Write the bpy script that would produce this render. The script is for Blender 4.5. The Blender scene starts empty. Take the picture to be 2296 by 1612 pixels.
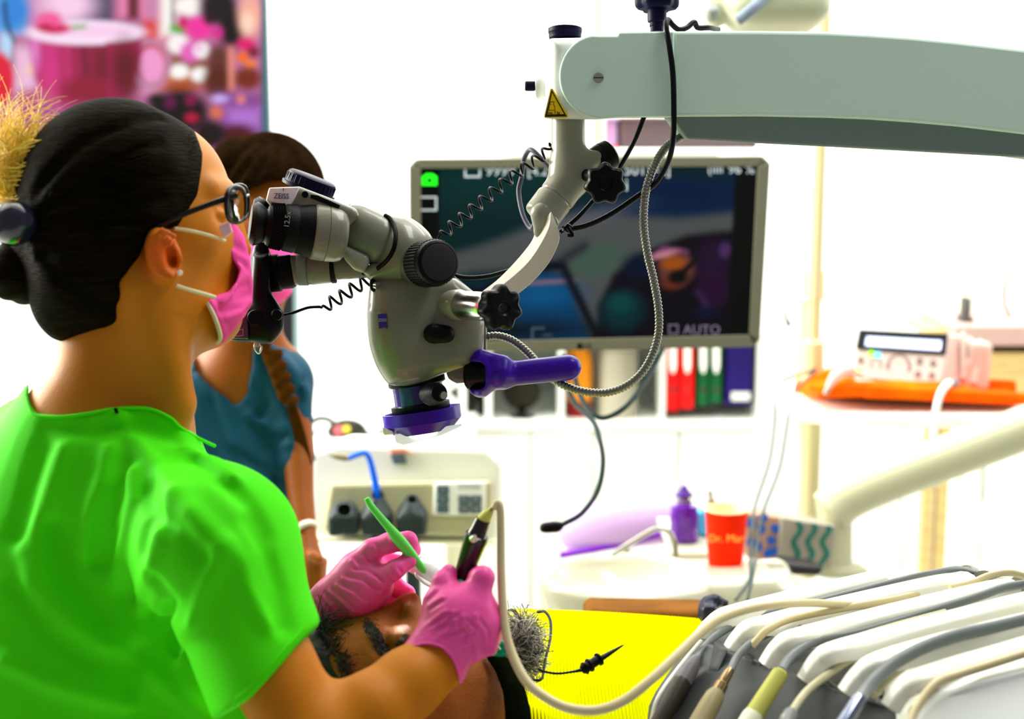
import bpy, bmesh, math, random
import numpy as np
from mathutils import Vector, Matrix

random.seed(7)
np.random.seed(7)
SC = bpy.context.scene
COL = SC.collection

# ------------------------------------------------------------------ camera
FPX = 50.0 / 36.0 * 2296.0
CAM = np.array([0.0, 0.0, 1.45])
PITCH = math.radians(9.0)
FW = np.array([0.0, math.cos(PITCH), -math.sin(PITCH)])
UP = np.array([0.0, math.sin(PITCH), math.cos(PITCH)])
RT = np.array([1.0, 0.0, 0.0])
cam = bpy.data.cameras.new('camera')
cam_ob = bpy.data.objects.new('camera', cam)
COL.objects.link(cam_ob)
cam_ob.location = CAM
cam_ob.rotation_euler = (math.radians(90) - PITCH, 0, 0)
cam.lens = 50.0
cam.sensor_width = 36.0
cam.clip_start = 0.05
cam.dof.use_dof = True
cam.dof.focus_distance = 1.36
cam.dof.aperture_fstop = 4.0
SC.camera = cam_ob

# ------------------------------------------------------------------ world, lights, exposure
w = bpy.data.worlds.new('world')
SC.world = w
w.use_nodes = True
w.node_tree.nodes['Background'].inputs['Color'].default_value = (0.98, 0.99, 1.0, 1)
w.node_tree.nodes['Background'].inputs['Strength'].default_value = 0.25
SC.view_settings.view_transform = 'Standard'
SC.view_settings.look = 'None'
SC.view_settings.exposure = 0.0
SC.view_settings.gamma = 1.0
SC.view_settings.use_curve_mapping = False


def area_light(name, loc, target, sx, sy, power, color=(1, 1, 1)):
    l = bpy.data.lights.new(name, 'AREA')
    l.shape = 'RECTANGLE'
    l.size, l.size_y, l.energy, l.color = sx, sy, power, color
    o = bpy.data.objects.new(name, l)
    COL.objects.link(o)
    o.location = loc
    o.rotation_euler = (Vector(target) - Vector(loc)).to_track_quat('-Z', 'Y').to_euler()
    return o


# ceiling panel over the middle, two added overhead fills, daylight from the left window and from the right one
area_light('wall_fill_light', (0.2, 3.2, 2.75), (0.2, 3.9, 0.9), 3.4, 0.5, 125, (1, 1, 0.98))  # unseen light added to whiten the back wall
area_light('ceiling_panel_middle', (0.3, 2.2, 2.78), (0.2, 2.5, 0.0), 2.6, 0.5, 12, (1, 1, 0.97))
area_light('window_light_left', (-2.25, 2.3, 1.9), (-0.3, 1.3, 1.35), 1.3, 1.3, 170, (1, 0.98, 0.86))
area_light('tray_fill_light', (0.75, 1.55, 2.78), (0.45, 1.35, 0.6), 1.2, 0.5, 26, (1, 1, 0.98))  # unseen light added to brighten the tray and the microscope's top rims
area_light('window_light_right', (2.9, 3.0, 1.8), (0.2, 2.9, 1.1), 1.5, 1.3, 36, (1, 0.99, 0.95))


# ------------------------------------------------------------------ projection helpers (pixel of the photograph + distance -> metres)
def P(px, py, d):
    return CAM + d * (FW + (px - 1148.0) / FPX * RT + (806.0 - py) / FPX * UP)


def W(px, py, Y):
    D = FW + (px - 1148.0) / FPX * RT + (806.0 - py) / FPX * UP
    return CAM + D * (Y / D[1])


def cs(px, py, d):
    return np.array([(px - 1148.0) / FPX * d, (806.0 - py) / FPX * d, d])


def M(px, d):
    return px * d / FPX


def cam_to_world(v):
    return CAM + v[:, :1] * RT + v[:, 1:2] * UP + v[:, 2:3] * FW


# ------------------------------------------------------------------ materials
MATS = {}


def mat(name, col, rough=0.5, metal=0.0, noise=0.0, nscale=40, bump=0.0, bscale=120, stretch=None, coat=0.0, emit=0.0,
        trans=0.0, col2=None, sheen=0.0, ior=None, subsurf=0.0, spec=None):
    if name in MATS:
        return MATS[name]
    m = bpy.data.materials.new(name)
    m.use_nodes = True
    nt = m.node_tree
    b = nt.nodes['Principled BSDF']
    b.inputs['Base Color'].default_value = (*col, 1)
    b.inputs['Roughness'].default_value = rough
    b.inputs['Metallic'].default_value = metal
    b.inputs['Coat Weight'].default_value = coat
    b.inputs['Transmission Weight'].default_value = trans
    b.inputs['Specular IOR Level'].default_value = (0.5 if (metal or trans) else 0.22) if spec is None else spec
    if sheen:
        b.inputs['Sheen Weight'].default_value = sheen
    if ior:
        b.inputs['IOR'].default_value = ior
    if subsurf:
        b.inputs['Subsurface Weight'].default_value = subsurf
        b.inputs['Subsurface Radius'].default_value = (0.01, 0.004, 0.002) if subsurf < .9 else (.03, .03, .03)
    if emit:
        b.inputs['Emission Color'].default_value = (*col, 1)
        b.inputs['Emission Strength'].default_value = emit
    if noise or bump or col2:
        tc = nt.nodes.new('ShaderNodeTexCoord')
        mp = nt.nodes.new('ShaderNodeMapping')
        nt.links.new(tc.outputs['Object'], mp.inputs['Vector'])
        if stretch:
            mp.inputs['Scale'].default_value = stretch
        if noise or col2:
            n = nt.nodes.new('ShaderNodeTexNoise')
            n.inputs['Scale'].default_value = nscale
            n.inputs['Detail'].default_value = 3
            nt.links.new(mp.outputs['Vector'], n.inputs['Vector'])
            r = nt.nodes.new('ShaderNodeValToRGB')
            c2 = col2 or tuple(c * (1 - noise) for c in col)
            r.color_ramp.elements[0].color = (*c2, 1)
            r.color_ramp.elements[1].color = (*col, 1)
            r.color_ramp.elements[0].position = 0.35
            r.color_ramp.elements[1].position = 0.65
            nt.links.new(n.outputs['Fac'], r.inputs['Fac'])
            nt.links.new(r.outputs['Color'], b.inputs['Base Color'])
        if bump:
            n2 = nt.nodes.new('ShaderNodeTexNoise')
            n2.inputs['Scale'].default_value = bscale
            n2.inputs['Detail'].default_value = 4
            nt.links.new(mp.outputs['Vector'], n2.inputs['Vector'])
            bp = nt.nodes.new('ShaderNodeBump')
            bp.inputs['Strength'].default_value = bump
            bp.inputs['Distance'].default_value = 0.002
            nt.links.new(n2.outputs['Fac'], bp.inputs['Height'])
            nt.links.new(bp.outputs['Normal'], b.inputs['Normal'])
    MATS[name] = m
    return m


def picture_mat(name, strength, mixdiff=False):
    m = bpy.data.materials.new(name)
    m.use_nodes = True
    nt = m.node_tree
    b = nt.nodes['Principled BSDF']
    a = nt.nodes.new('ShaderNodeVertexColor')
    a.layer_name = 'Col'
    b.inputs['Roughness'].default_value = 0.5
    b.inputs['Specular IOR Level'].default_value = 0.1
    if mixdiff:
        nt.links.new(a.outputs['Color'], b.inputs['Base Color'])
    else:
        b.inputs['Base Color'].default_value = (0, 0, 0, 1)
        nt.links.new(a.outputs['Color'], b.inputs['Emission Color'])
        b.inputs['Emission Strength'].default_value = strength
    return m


# ------------------------------------------------------------------ object helpers
def thing(name, label, cat, base=(0, 0, 0), group=None):
    o = bpy.data.objects.new(name, None)
    o.empty_display_size = 0.05
    COL.objects.link(o)
    o.location = tuple(float(c) for c in base)
    o['label'] = label
    o['category'] = cat
    if group:
        o['group'] = group
    return o


def tag(o, label, cat, group=None):
    o['label'] = label
    o['category'] = cat
    if group:
        o['group'] = group
    return o


def wloc(o):
    v = np.zeros(3)
    while o is not None:
        v += np.array(o.location)
        o = o.parent
    return v


def obj(name, verts, faces, m, parent=None, smooth=True, sharp=35, label=None, bevel=0, bseg=2, solid=0, kind=None):
    verts = np.asarray(verts, dtype=float)
    if parent is not None:
        org = wloc(parent)
        loc = (0, 0, 0)
    else:
        lo, hi = verts.min(0), verts.max(0)
        org = np.array([(lo[0] + hi[0]) / 2, (lo[1] + hi[1]) / 2, lo[2]])
        loc = org
    me = bpy.data.meshes.new(name)
    v = verts - org
    if isinstance(faces, np.ndarray):
        n, k = faces.shape
        me.vertices.add(len(v))
        me.vertices.foreach_set('co', v.astype(np.float32).ravel())
        me.loops.add(n * k)
        me.loops.foreach_set('vertex_index', faces.astype(np.int32).ravel())
        me.polygons.add(n)
        me.polygons.foreach_set('loop_start', np.arange(0, n * k, k, dtype=np.int32))
        me.update(calc_edges=True)
    else:
        me.from_pydata(v.tolist(), [], [list(f) for f in faces])
        bm = bmesh.new()
        bm.from_mesh(me)
        bmesh.ops.recalc_face_normals(bm, faces=bm.faces)
        bm.to_mesh(me)
        bm.free()
        me.update()
    if smooth:
        me.polygons.foreach_set('use_smooth', [True] * len(me.polygons))
        if sharp:
            me.set_sharp_from_angle(angle=math.radians(sharp))
    me.materials.append(m)
    o = bpy.data.objects.new(name, me)
    COL.objects.link(o)
    o.location = tuple(loc)
    o.parent = parent
    if label:
        o['label'] = label
    if kind:
        o['kind'] = kind
    if solid:
        md = o.modifiers.new('s', 'SOLIDIFY')
        md.thickness = solid
        md.offset = 0
    if bevel:
        md = o.modifiers.new('b', 'BEVEL')
        md.width = bevel
        md.segments = bseg
        md.limit_method = 'ANGLE'
        md.angle_limit = math.radians(40)
    return o


class MB:
    """collects simple shapes, built as one mesh"""

    def __init__(self):
        self.v, self.f = [], []

    def add(self, v, f):
        n = len(self.v)
        self.v += [tuple(float(c) for c in q) for q in v]
        self.f += [[i + n for i in q] for q in f]
        return self

    def build(self, name, m, parent=None, **k):
        return obj(name, self.v, self.f, m, parent, **k)


def smoothpath(pts, n=8):
    pts = [np.array(p, float) for p in pts]
    if len(pts) < 3:
        return pts
    out = []
    e = [2 * pts[0] - pts[1]] + pts + [2 * pts[-1] - pts[-2]]
    for i in range(1, len(e) - 2):
        a, b, c, d = e[i - 1], e[i], e[i + 1], e[i + 2]
        for j in range(n):
            t = j / n
            out.append(0.5 * ((2 * b) + (-a + c) * t + (2 * a - 5 * b + 4 * c - d) * t * t + (-a + 3 * b - 3 * c + d) * t ** 3))
    out.append(pts[-1])
    return out


def frames(path):
    path = [np.array(p[:3], float) for p in path]
    n = len(path)
    T = []
    for i in range(n):
        t = path[min(i + 1, n - 1)] - path[max(i - 1, 0)]
        T.append(t / (np.linalg.norm(t) + 1e-12))
    a = UP if abs(T[0] @ UP) < 0.9 else FW
    N = a - T[0] * (a @ T[0])
    N /= np.linalg.norm(N)
    res = []
    for i in range(n):
        N = N - T[i] * (N @ T[i])
        N /= np.linalg.norm(N) + 1e-12
        res.append((path[i], T[i], N, np.cross(T[i], N)))
    return res


def sweep(path, radii, ns=12, section=None, cap=True):
    """path in world; radii scalar or per point; section: list of (a,b) multipliers"""
    fr = frames(path)
    if section is None:
        section = [(math.cos(2 * math.pi * k / ns), math.sin(2 * math.pi * k / ns)) for k in range(ns)]
    ns = len(section)
    v, f = [], []
    for i, (p, T, N, B) in enumerate(fr):
        r = radii[i] if hasattr(radii, '__len__') else radii
        for (a, b) in section:
            v.append(p + N * a * r + B * b * r)
    for i in range(len(fr) - 1):
        for k in range(ns):
            a, b = i * ns + k, i * ns + (k + 1) % ns
            f.append([a, b, b + ns, a + ns])
    if cap:
        f.append(list(range(ns))[::-1])
        f.append([(len(fr) - 1) * ns + k for k in range(ns)])
    return v, f


def tube(name, pts, r, m, parent=None, n=8, ns=12, **k):
    """pts: list of (px,py,d) or (px,py,d,rpx); r in px"""
    pp = [P(*q[:3]) for q in pts]
    rr = [M(q[3] if len(q) > 3 else r, q[2]) for q in pts]
    q4 = smoothpath([np.append(p, q) for p, q in zip(pp, rr)], n) if len(pts) > 2 else [np.append(p, q) for p, q in zip(pp, rr)]
    v, f = sweep([q[:3] for q in q4], [abs(q[3]) for q in q4], ns)
    return obj(name, v, f, m, parent, **k)


def tube_geo(pts, r, n=6, ns=8):
    pp = [P(*q[:3]) for q in pts]
    rr = [M(q[3] if len(q) > 3 else r, q[2]) for q in pts]
    q4 = smoothpath([np.append(p, q) for p, q in zip(pp, rr)], n) if len(pts) > 2 else [np.append(p, q) for p, q in zip(pp, rr)]
    return sweep([q[:3] for q in q4], [abs(q[3]) for q in q4], ns)


def lathe_geo(a, b, prof, ns=32):
    """a,b world points; prof list of (t 0..1 along a->b, radius m)"""
    a, b = np.array(a, float), np.array(b, float)
    T = b - a
    Tn = T / np.linalg.norm(T)
    u = UP if abs(Tn @ UP) < 0.9 else RT
    N = u - Tn * (u @ Tn)
    N /= np.linalg.norm(N)
    B = np.cross(Tn, N)
    v, f = [], []
    for (t, r) in prof:
        for k in range(ns):
            an = 2 * math.pi * k / ns
            v.append(a + T * t + (N * math.cos(an) + B * math.sin(an)) * max(r, 1e-5))
    for i in range(len(prof) - 1):
        for k in range(ns):
            p, q = i * ns + k, i * ns + (k + 1) % ns
            f.append([p, q, q + ns, p + ns])
    f.append(list(range(ns))[::-1])
    f.append([(len(prof) - 1) * ns + k for k in range(ns)])
    return v, f


def lathe(name, A, B, prof, m, parent=None, ns=32, **k):
    """A,B (px,py,d); prof (t, r_px)"""
    d = (A[2] + B[2]) / 2
    v, f = lathe_geo(P(*A), P(*B), [(t, M(r, d)) for t, r in prof], ns)
    return obj(name, v, f, m, parent, **k)


def cyl(name, A, B, r, m, parent=None, rb=None, edge=0.0, **k):
    rb = r if rb is None else rb
    L = float(np.linalg.norm(P(*A) - P(*B))) / M(1, A[2])
    e = edge / max(L, 1e-6)
    prof = [(0, r), (1, rb)] if not edge else [(0, r - edge), (e, r), (1 - e, rb), (1, rb - edge)]
    return lathe(name, A, B, prof, m, parent, **k)


def prism(name, poly, d, t, m, parent=None, bevel=0.0, ex=None, **k):
    """polygon in px at distance d, thickness t metres away from the camera"""
    n = len(poly)
    v = [P(x, y, d) for x, y in poly]
    v += [q + (FW if ex is None else ex) * t for q in v]
    f = [list(range(n)), list(range(n, 2 * n))[::-1]] + [[i, (i + 1) % n, n + (i + 1) % n, n + i] for i in range(n)]
    return obj(name, v, f, m, parent, bevel=bevel, **k)


YA_ = np.array([0, 1.0, 0])
BOXF = [(0, 1, 2, 3), (7, 6, 5, 4), (0, 4, 5, 1), (1, 5, 6, 2), (2, 6, 7, 3), (3, 7, 4, 0)]


def box_geo(lo, hi):
    x0, y0, z0 = lo
    x1, y1, z1 = hi
    return [(x0, y0, z0), (x1, y0, z0), (x1, y0, z1), (x0, y0, z1), (x0, y1, z0), (x1, y1, z0), (x1, y1, z1), (x0, y1, z1)], BOXF


def wbox_geo(x0, y0, x1, y1, Y, t):
    a, b = W(x0, y1, Y), W(x1, y0, Y)
    lo = (min(a[0], b[0]), Y, min(a[2], b[2]))
    hi = (max(a[0], b[0]), Y + t, max(a[2], b[2]))
    return box_geo(lo, hi)


def wbox(name, x0, y0, x1, y1, Y, t, m, parent=None, bevel=0.0, **k):
    v, f = wbox_geo(x0, y0, x1, y1, Y, t)
    return obj(name, v, f, m, parent, bevel=bevel, **k)


def gear(name, c, axis_to, r, rin, lobes, t, m, parent=None, ns=72, dish=0.12, pw=1.0, **k):
    """lobed knob: c and axis_to px points (axis direction), r / rin px, t thickness px"""
    a = P(*c)
    T = P(*axis_to) - a
    T /= np.linalg.norm(T)
    u = UP if abs(T @ UP) < 0.9 else RT
    N = u - T * (u @ T)
    N /= np.linalg.norm(N)
    B = np.cross(T, N)
    th = M(t, c[2])
    v, f = [], []
    prof = [(0, .55), (0, .86), (.18, .97), (.4, 1), (.75, 1), (.92, .95), (1, .86), (1, .4), (.9, .3)]
    for (s, q) in prof:
        for i in range(ns):
            an = 2 * math.pi * i / ns
            w_ = (0.5 + 0.5 * math.cos(lobes * an)) ** pw
            rr = M(rin + (r - rin) * w_, c[2]) if q > 0.6 else M(rin, c[2])
            v.append(a + T * th * (s - 0.5) + (N * math.cos(an) + B * math.sin(an)) * rr * q)
    for j in range(len(prof) - 1):
        for i in range(ns):
            p, q = j * ns + i, j * ns + (i + 1) % ns
            f.append([p, q, q + ns, p + ns])
    f.append(list(range(ns))[::-1])
    f.append([(len(prof) - 1) * ns + i for i in range(ns)])
    return obj(name, v, f, m, parent, **k)


def text(body, pos, h, m, parent=None, name='lettering', R=None, ext=0.0002, squeeze=1.0, roll=0.0, align='CENTER', offset=0.0):
    cu = bpy.data.curves.new(name, 'FONT')
    cu.body = body
    cu.size = h
    cu.align_x = align
    cu.align_y = 'CENTER'
    cu.extrude = ext
    cu.offset = offset
    cu.resolution_u = 3
    cu.materials.append(m)
    o = bpy.data.objects.new(name, cu)
    COL.objects.link(o)
    me = bpy.data.meshes.new_from_object(o)
    bpy.data.objects.remove(o)
    o = bpy.data.objects.new(name, me)
    COL.objects.link(o)
    if R is None:
        R = Matrix((RT, UP, -FW)).transposed()
    R = (R.to_matrix() if hasattr(R, 'to_matrix') else R) @ Matrix.Rotation(roll, 3, 'Z')
    o.rotation_euler = R.to_euler()
    o.scale = (squeeze, 1, 1)
    o.location = tuple(np.array(pos) - (wloc(parent) if parent else 0))
    o.parent = parent
    return o


RW = Matrix(((1, 0, 0), (0, 0, -1), (0, 1, 0)))  # faces the -Y direction, upright

# ------------------------------------------------------------------ implicit shapes (camera-aligned metric coordinates)
F32 = np.float32


def smin(a, b, k):
    if k <= 0:
        return np.minimum(a, b)
    h = np.maximum(k - np.abs(a - b), 0) / k
    return np.minimum(a, b) - h * h * k * 0.25


class SDF:
    def __init__(self):
        self.items = []

    def u(self, f, k=0.0):
        self.items.append((f, k, 'u'))
        return self

    def s(self, f, k=0.0):
        self.items.append((f, k, 's'))
        return self

    def i(self, f, k=0.0):
        self.items.append((f, k, 'i'))
        return self

    def __call__(self, p):
        d = None
        for f, k, op in self.items:
            e = f(p)
            if d is None:
                d = e
            elif op == 'u':
                d = smin(d, e, k)
            elif op == 's':
                d = -smin(-d, e, k)
            else:
                d = -smin(-d, -e, k)
        return d


def E(px, py, d, rx, ry, rz, roll=0.0, yaw=0.0, pitch=0.0):
    """ellipsoid; rx, ry in px, rz in metres; roll about the view axis (deg, counter-clockwise)"""
    c = cs(px, py, d).astype(F32)
    R = (Matrix.Rotation(math.radians(roll), 3, 'Z') @ Matrix.Rotation(math.radians(yaw), 3, 'Y') @ Matrix.Rotation(math.radians(pitch), 3, 'X'))
    R = np.array(R, dtype=F32)
    r = np.array([M(rx, d), M(ry, d), rz], dtype=F32)

    def f(p):
        q = (p - c) @ R
        k0 = np.linalg.norm(q / r, axis=1)
        k1 = np.linalg.norm(q / (r * r), axis=1)
        return k0 * (k0 - 1) / np.maximum(k1, 1e-6)
    return f


def capc(a, b, ra, rb):
    a, b = a.astype(F32), b.astype(F32)
    ba = b - a
    L = max(float(ba @ ba), 1e-12)

    def f(p):
        pa = p - a
        t = np.clip(pa @ ba / L, 0, 1)
        return np.linalg.norm(pa - t[:, None] * ba, axis=1) - (ra + (rb - ra) * t)
    return f


def CH(pts, k=0.0):
    """chain of tapered capsules, pts (px,py,d,r_px)"""
    fs = [capc(cs(*a[:3]), cs(*b[:3]), M(a[3], a[2]), M(b[3], b[2])) for a, b in zip(pts[:-1], pts[1:])]

    def f(p):
        d = fs[0](p)
        for g in fs[1:]:
            d = smin(d, g(p), k)
        return d
    return f


def BX(px, py, d, hx, hy, hz, rnd=0.0, roll=0.0, yaw=0.0, pitch=0.0):
    c = cs(px, py, d).astype(F32)
    R = (Matrix.Rotation(math.radians(roll), 3, 'Z') @ Matrix.Rotation(math.radians(yaw), 3, 'Y') @ Matrix.Rotation(math.radians(pitch), 3, 'X'))
    R = np.array(R, dtype=F32)
    r = np.array([M(hx, d) - rnd, M(hy, d) - rnd, hz - rnd], dtype=F32)

    def f(p):
        q = np.abs((p - c) @ R) - r
        return np.linalg.norm(np.maximum(q, 0), axis=1) + np.minimum(q.max(axis=1), 0) - rnd
    return f


def CY(A, B, r, rnd=0.0):
    """cylinder with flat ends, r px"""
    a, b = cs(*A).astype(F32), cs(*B).astype(F32)
    L = float(np.linalg.norm(b - a))
    t = (b - a) / L
    c = (a + b) / 2
    R_ = M(r, (A[2] + B[2]) / 2)

    def f(p):
        q = p - c
        h = q @ t
        rad = np.linalg.norm(q - h[:, None] * t, axis=1)
        d1, d2 = rad - (R_ - rnd), np.abs(h) - (L / 2 - rnd)
        return np.minimum(np.maximum(d1, d2), 0) + np.sqrt(np.maximum(d1, 0) ** 2 + np.maximum(d2, 0) ** 2) - rnd
    return f


def POLY(pts, dref, dmin=None, dmax=None):
    """outline in px extended in depth (between dmin and dmax)"""
    V = np.array([[(x - 1148.0) / FPX * dref, (806.0 - y) / FPX * dref] for x, y in pts], dtype=F32)

    def f(p):
        q = p[:, :2] * (dref / p[:, 2:3])
        d = ((q - V[0]) ** 2).sum(1)
        s = np.ones(len(q), dtype=F32)
        n = len(V)
        for i in range(n):
            j = (i - 1) % n
            e = V[j] - V[i]
            w_ = q - V[i]
            t = np.clip(w_ @ e / max(float(e @ e), 1e-12), 0, 1)
            b = w_ - t[:, None] * e
            d = np.minimum(d, (b ** 2).sum(1))
            c1 = q[:, 1] >= V[i][1]
            c2 = q[:, 1] < V[j][1]
            c3 = e[0] * w_[:, 1] > e[1] * w_[:, 0]
            fl = (c1 & c2 & c3) | (~c1 & ~c2 & ~c3)
            s = np.where(fl, -s, s)
        r = s * np.sqrt(d)
        if dmin is not None:
            r = np.maximum(r, np.maximum(dmin - p[:, 2], p[:, 2] - dmax))
        return r
    return f


def OFF(f, m_):
    return lambda p: f(p) - m_


def trace(fn, px, py, d0=0.7, d1=2.6):
    """distance at which the ray through a pixel meets the shape"""
    d = d0
    for _ in range(90):
        v = float(fn(cs(px, py, d)[None].astype(F32))[0])
        if v < 0.0003:
            return d
        d += max(v * 0.8, 0.0003)
        if d > d1:
            return None
    return d


def ridge(fn, pts, r, lift=0.0, fallback=None):
    """chain lying on the surface of fn along a px polyline; lift in px towards the camera; pts may carry own r"""
    out = []
    for q in pts:
        d = trace(fn, q[0], q[1])
        if d is None:
            d = fallback
        if d is None:
            continue
        rr = q[2] if len(q) > 2 else r
        out.append((q[0], q[1], d - M(lift, d), rr))
    return CH(out) if len(out) > 1 else None


def mesh_sdf(fn, lo, hi, h):
    lo, hi = np.array(lo, float), np.array(hi, float)
    n = np.ceil((hi - lo) / h).astype(int) + 1
    B = 6
    nb = (n + B - 1) // B
    n = nb * B + 1
    bc = np.stack(np.meshgrid(*[lo[a] + (np.arange(nb[a]) + 0.5) * B * h for a in range(3)], indexing='ij'), -1).reshape(-1, 3).astype(F32)
    dc = fn(bc)
    near = np.abs(dc) < B * h * 1.35
    G = np.empty(n, dtype=F32)
    G[:] = 1.0
    dcb = dc.reshape(nb)
    G[:-1, :-1, :-1] = np.repeat(np.repeat(np.repeat(dcb, B, 0), B, 1), B, 2)
    idx = np.argwhere(near.reshape(nb))
    loc = np.stack(np.meshgrid(*[np.arange(B + 1)] * 3, indexing='ij'), -1).reshape(-1, 3)
    for s in range(0, len(idx), 1500):
        ii = (idx[s:s + 1500, None, :] * B + loc[None]).reshape(-1, 3)
        p = (lo + ii * h).astype(F32)
        G[ii[:, 0], ii[:, 1], ii[:, 2]] = fn(p)
    G[0], G[-1] = 1, 1
    G[:, 0], G[:, -1] = 1, 1
    G[:, :, 0], G[:, :, -1] = 1, 1
    ins = G < 0
    nx, ny, nz = n
    c = np.zeros((nx - 1, ny - 1, nz - 1), dtype=np.int8)
    for dx in (0, 1):
        for dy in (0, 1):
            for dz in (0, 1):
                c += ins[dx:nx - 1 + dx, dy:ny - 1 + dy, dz:nz - 1 + dz]
    cell = np.argwhere((c > 0) & (c < 8))
    cid = -np.ones((nx - 1, ny - 1, nz - 1), dtype=np.int64)
    cid[cell[:, 0], cell[:, 1], cell[:, 2]] = np.arange(len(cell))
    acc = np.zeros((len(cell), 3))
    cnt = np.zeros(len(cell))
    for ax in range(3):
        for u in (0, 1):
            for v in (0, 1):
                o = [0, 0, 0]
                oth = [a for a in range(3) if a != ax]
                o[oth[0]], o[oth[1]] = u, v
                a = cell + o
                b = a.copy()
                b[:, ax] += 1
                ga, gb = G[a[:, 0], a[:, 1], a[:, 2]], G[b[:, 0], b[:, 1], b[:, 2]]
                m = (ga < 0) != (gb < 0)
                t = ga / np.where(m, ga - gb, 1)
                pos = np.zeros((len(cell), 3)) + o
                pos[:, ax] = t
                acc[m] += pos[m]
                cnt[m] += 1
    verts = lo + (cell + acc / cnt[:, None]) * h
    quads = []
    for ax in range(3):
        o1, o2 = [a for a in range(3) if a != ax]
        sl_a = [slice(1, -1)] * 3
        a_ = np.argwhere(ins[tuple(slice(0, n[k] - 1) if k == ax else slice(1, n[k] - 1) for k in range(3))] !=
                         ins[tuple(slice(1, n[k]) if k == ax else slice(1, n[k] - 1) for k in range(3))])
        a_[:, o1] += 1
        a_[:, o2] += 1
        q = []
        for (u, v) in ((0, 0), (1, 0), (1, 1), (0, 1)):
            z = a_.copy()
            z[:, o1] -= u
            z[:, o2] -= v
            q.append(cid[z[:, 0], z[:, 1], z[:, 2]])
        q = np.stack(q, 1)
        flip = ins[a_[:, 0], a_[:, 1], a_[:, 2]]
        if ax == 1:
            flip = ~flip
        q[flip] = q[flip][:, ::-1]
        quads.append(q)
    F_ = np.concatenate(quads)
    F_ = F_[(F_ >= 0).all(1)]
    return verts, F_


def relax(v, f, it, lam=0.5):
    e = np.concatenate([f[:, [0, 1]], f[:, [1, 2]], f[:, [2, 3]], f[:, [3, 0]]])
    for _ in range(it):
        s = np.zeros_like(v)
        c = np.zeros(len(v))
        for a in range(3):
            s[:, a] = np.bincount(e[:, 0], v[e[:, 1], a], len(v)) + np.bincount(e[:, 1], v[e[:, 0], a], len(v))
        c = np.bincount(e[:, 0], minlength=len(v)) + np.bincount(e[:, 1], minlength=len(v))
        v = v * (1 - lam) + lam * s / c[:, None]
    return v


def blob(name, fn, x0, x1, y0, y1, d0, d1, h, m, parent=None, smooth_it=2, **k):
    c = [cs(x, y, d) for x in (x0, x1) for y in (y0, y1) for d in (d0, d1)]
    lo, hi = np.min(c, 0), np.max(c, 0)
    v, f = mesh_sdf(fn, lo, hi, h)
    if smooth_it:
        v = relax(v, f, smooth_it)
    # camera axes (right, up, forward) are left-handed, so the winding is reversed for the world
    return obj(name, cam_to_world(v), f[:, ::-1].copy(), m, parent, sharp=0, **k)


# ------------------------------------------------------------------ pictures made of soft colour fields (for the screen and the wall print)
def srgb(c):
    c = np.array(c, float) / 255.0
    return np.where(c <= 0.04045, c / 12.92, ((c + 0.055) / 1.055) ** 2.4)


def paint(X, Y, base, layers):
    col = np.zeros(X.shape + (3,)) + srgb(base)
    for L in layers:
        kind, c, soft = L[0], srgb(L[1]), L[2]
        a = L[3:]
        if kind == 'e':
            cx, cy, rx, ry = a[:4]
            an = math.radians(a[4]) if len(a) > 4 else 0
            dx, dy = X - cx, Y - cy
            u, v = dx * math.cos(an) + dy * math.sin(an), -dx * math.sin(an) + dy * math.cos(an)
            d = (np.sqrt((u / rx) ** 2 + (v / ry) ** 2) - 1) * min(rx, ry)
        elif kind == 'r':
            x0, y0, x1, y1 = a
            d = np.maximum(np.maximum(x0 - X, X - x1), np.maximum(y0 - Y, Y - y1))
        elif kind == 'o':
            cx, cy, rx, ry, w_ = a
            d = np.abs(np.sqrt(((X - cx) / rx) ** 2 + ((Y - cy) / ry) ** 2) - 1) * min(rx, ry) - w_
        elif kind == 'l':
            pts, w_ = a
            d = np.full(X.shape, 1e9)
            for (x0, y0), (x1, y1) in zip(pts[:-1], pts[1:]):
                ex, ey = x1 - x0, y1 - y0
                t = np.clip(((X - x0) * ex + (Y - y0) * ey) / (ex * ex + ey * ey + 1e-9), 0, 1)
                d = np.minimum(d, np.hypot(X - x0 - t * ex, Y - y0 - t * ey) - w_)
        elif kind == 'p':
            pts = a[0]
            d = np.full(X.shape, 1e9)
            s = np.zeros(X.shape, bool)
            for (x0, y0), (x1, y1) in zip(pts, pts[1:] + pts[:1]):
                ex, ey = x1 - x0, y1 - y0
                t = np.clip(((X - x0) * ex + (Y - y0) * ey) / (ex * ex + ey * ey + 1e-9), 0, 1)
                d = np.minimum(d, np.hypot(X - x0 - t * ex, Y - y0 - t * ey))
                cr = ((y0 > Y) != (y1 > Y)) & (X < ex * (Y - y0) / (ey if abs(ey) > 1e-9 else 1e-9) + x0)
                s ^= cr
            d = np.where(s, -d, d)
        al = np.clip(0.5 - d / (2 * soft), 0, 1)[..., None]
        al = al * al * (3 - 2 * al)
        col = col * (1 - al) + c * al
    return col


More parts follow.
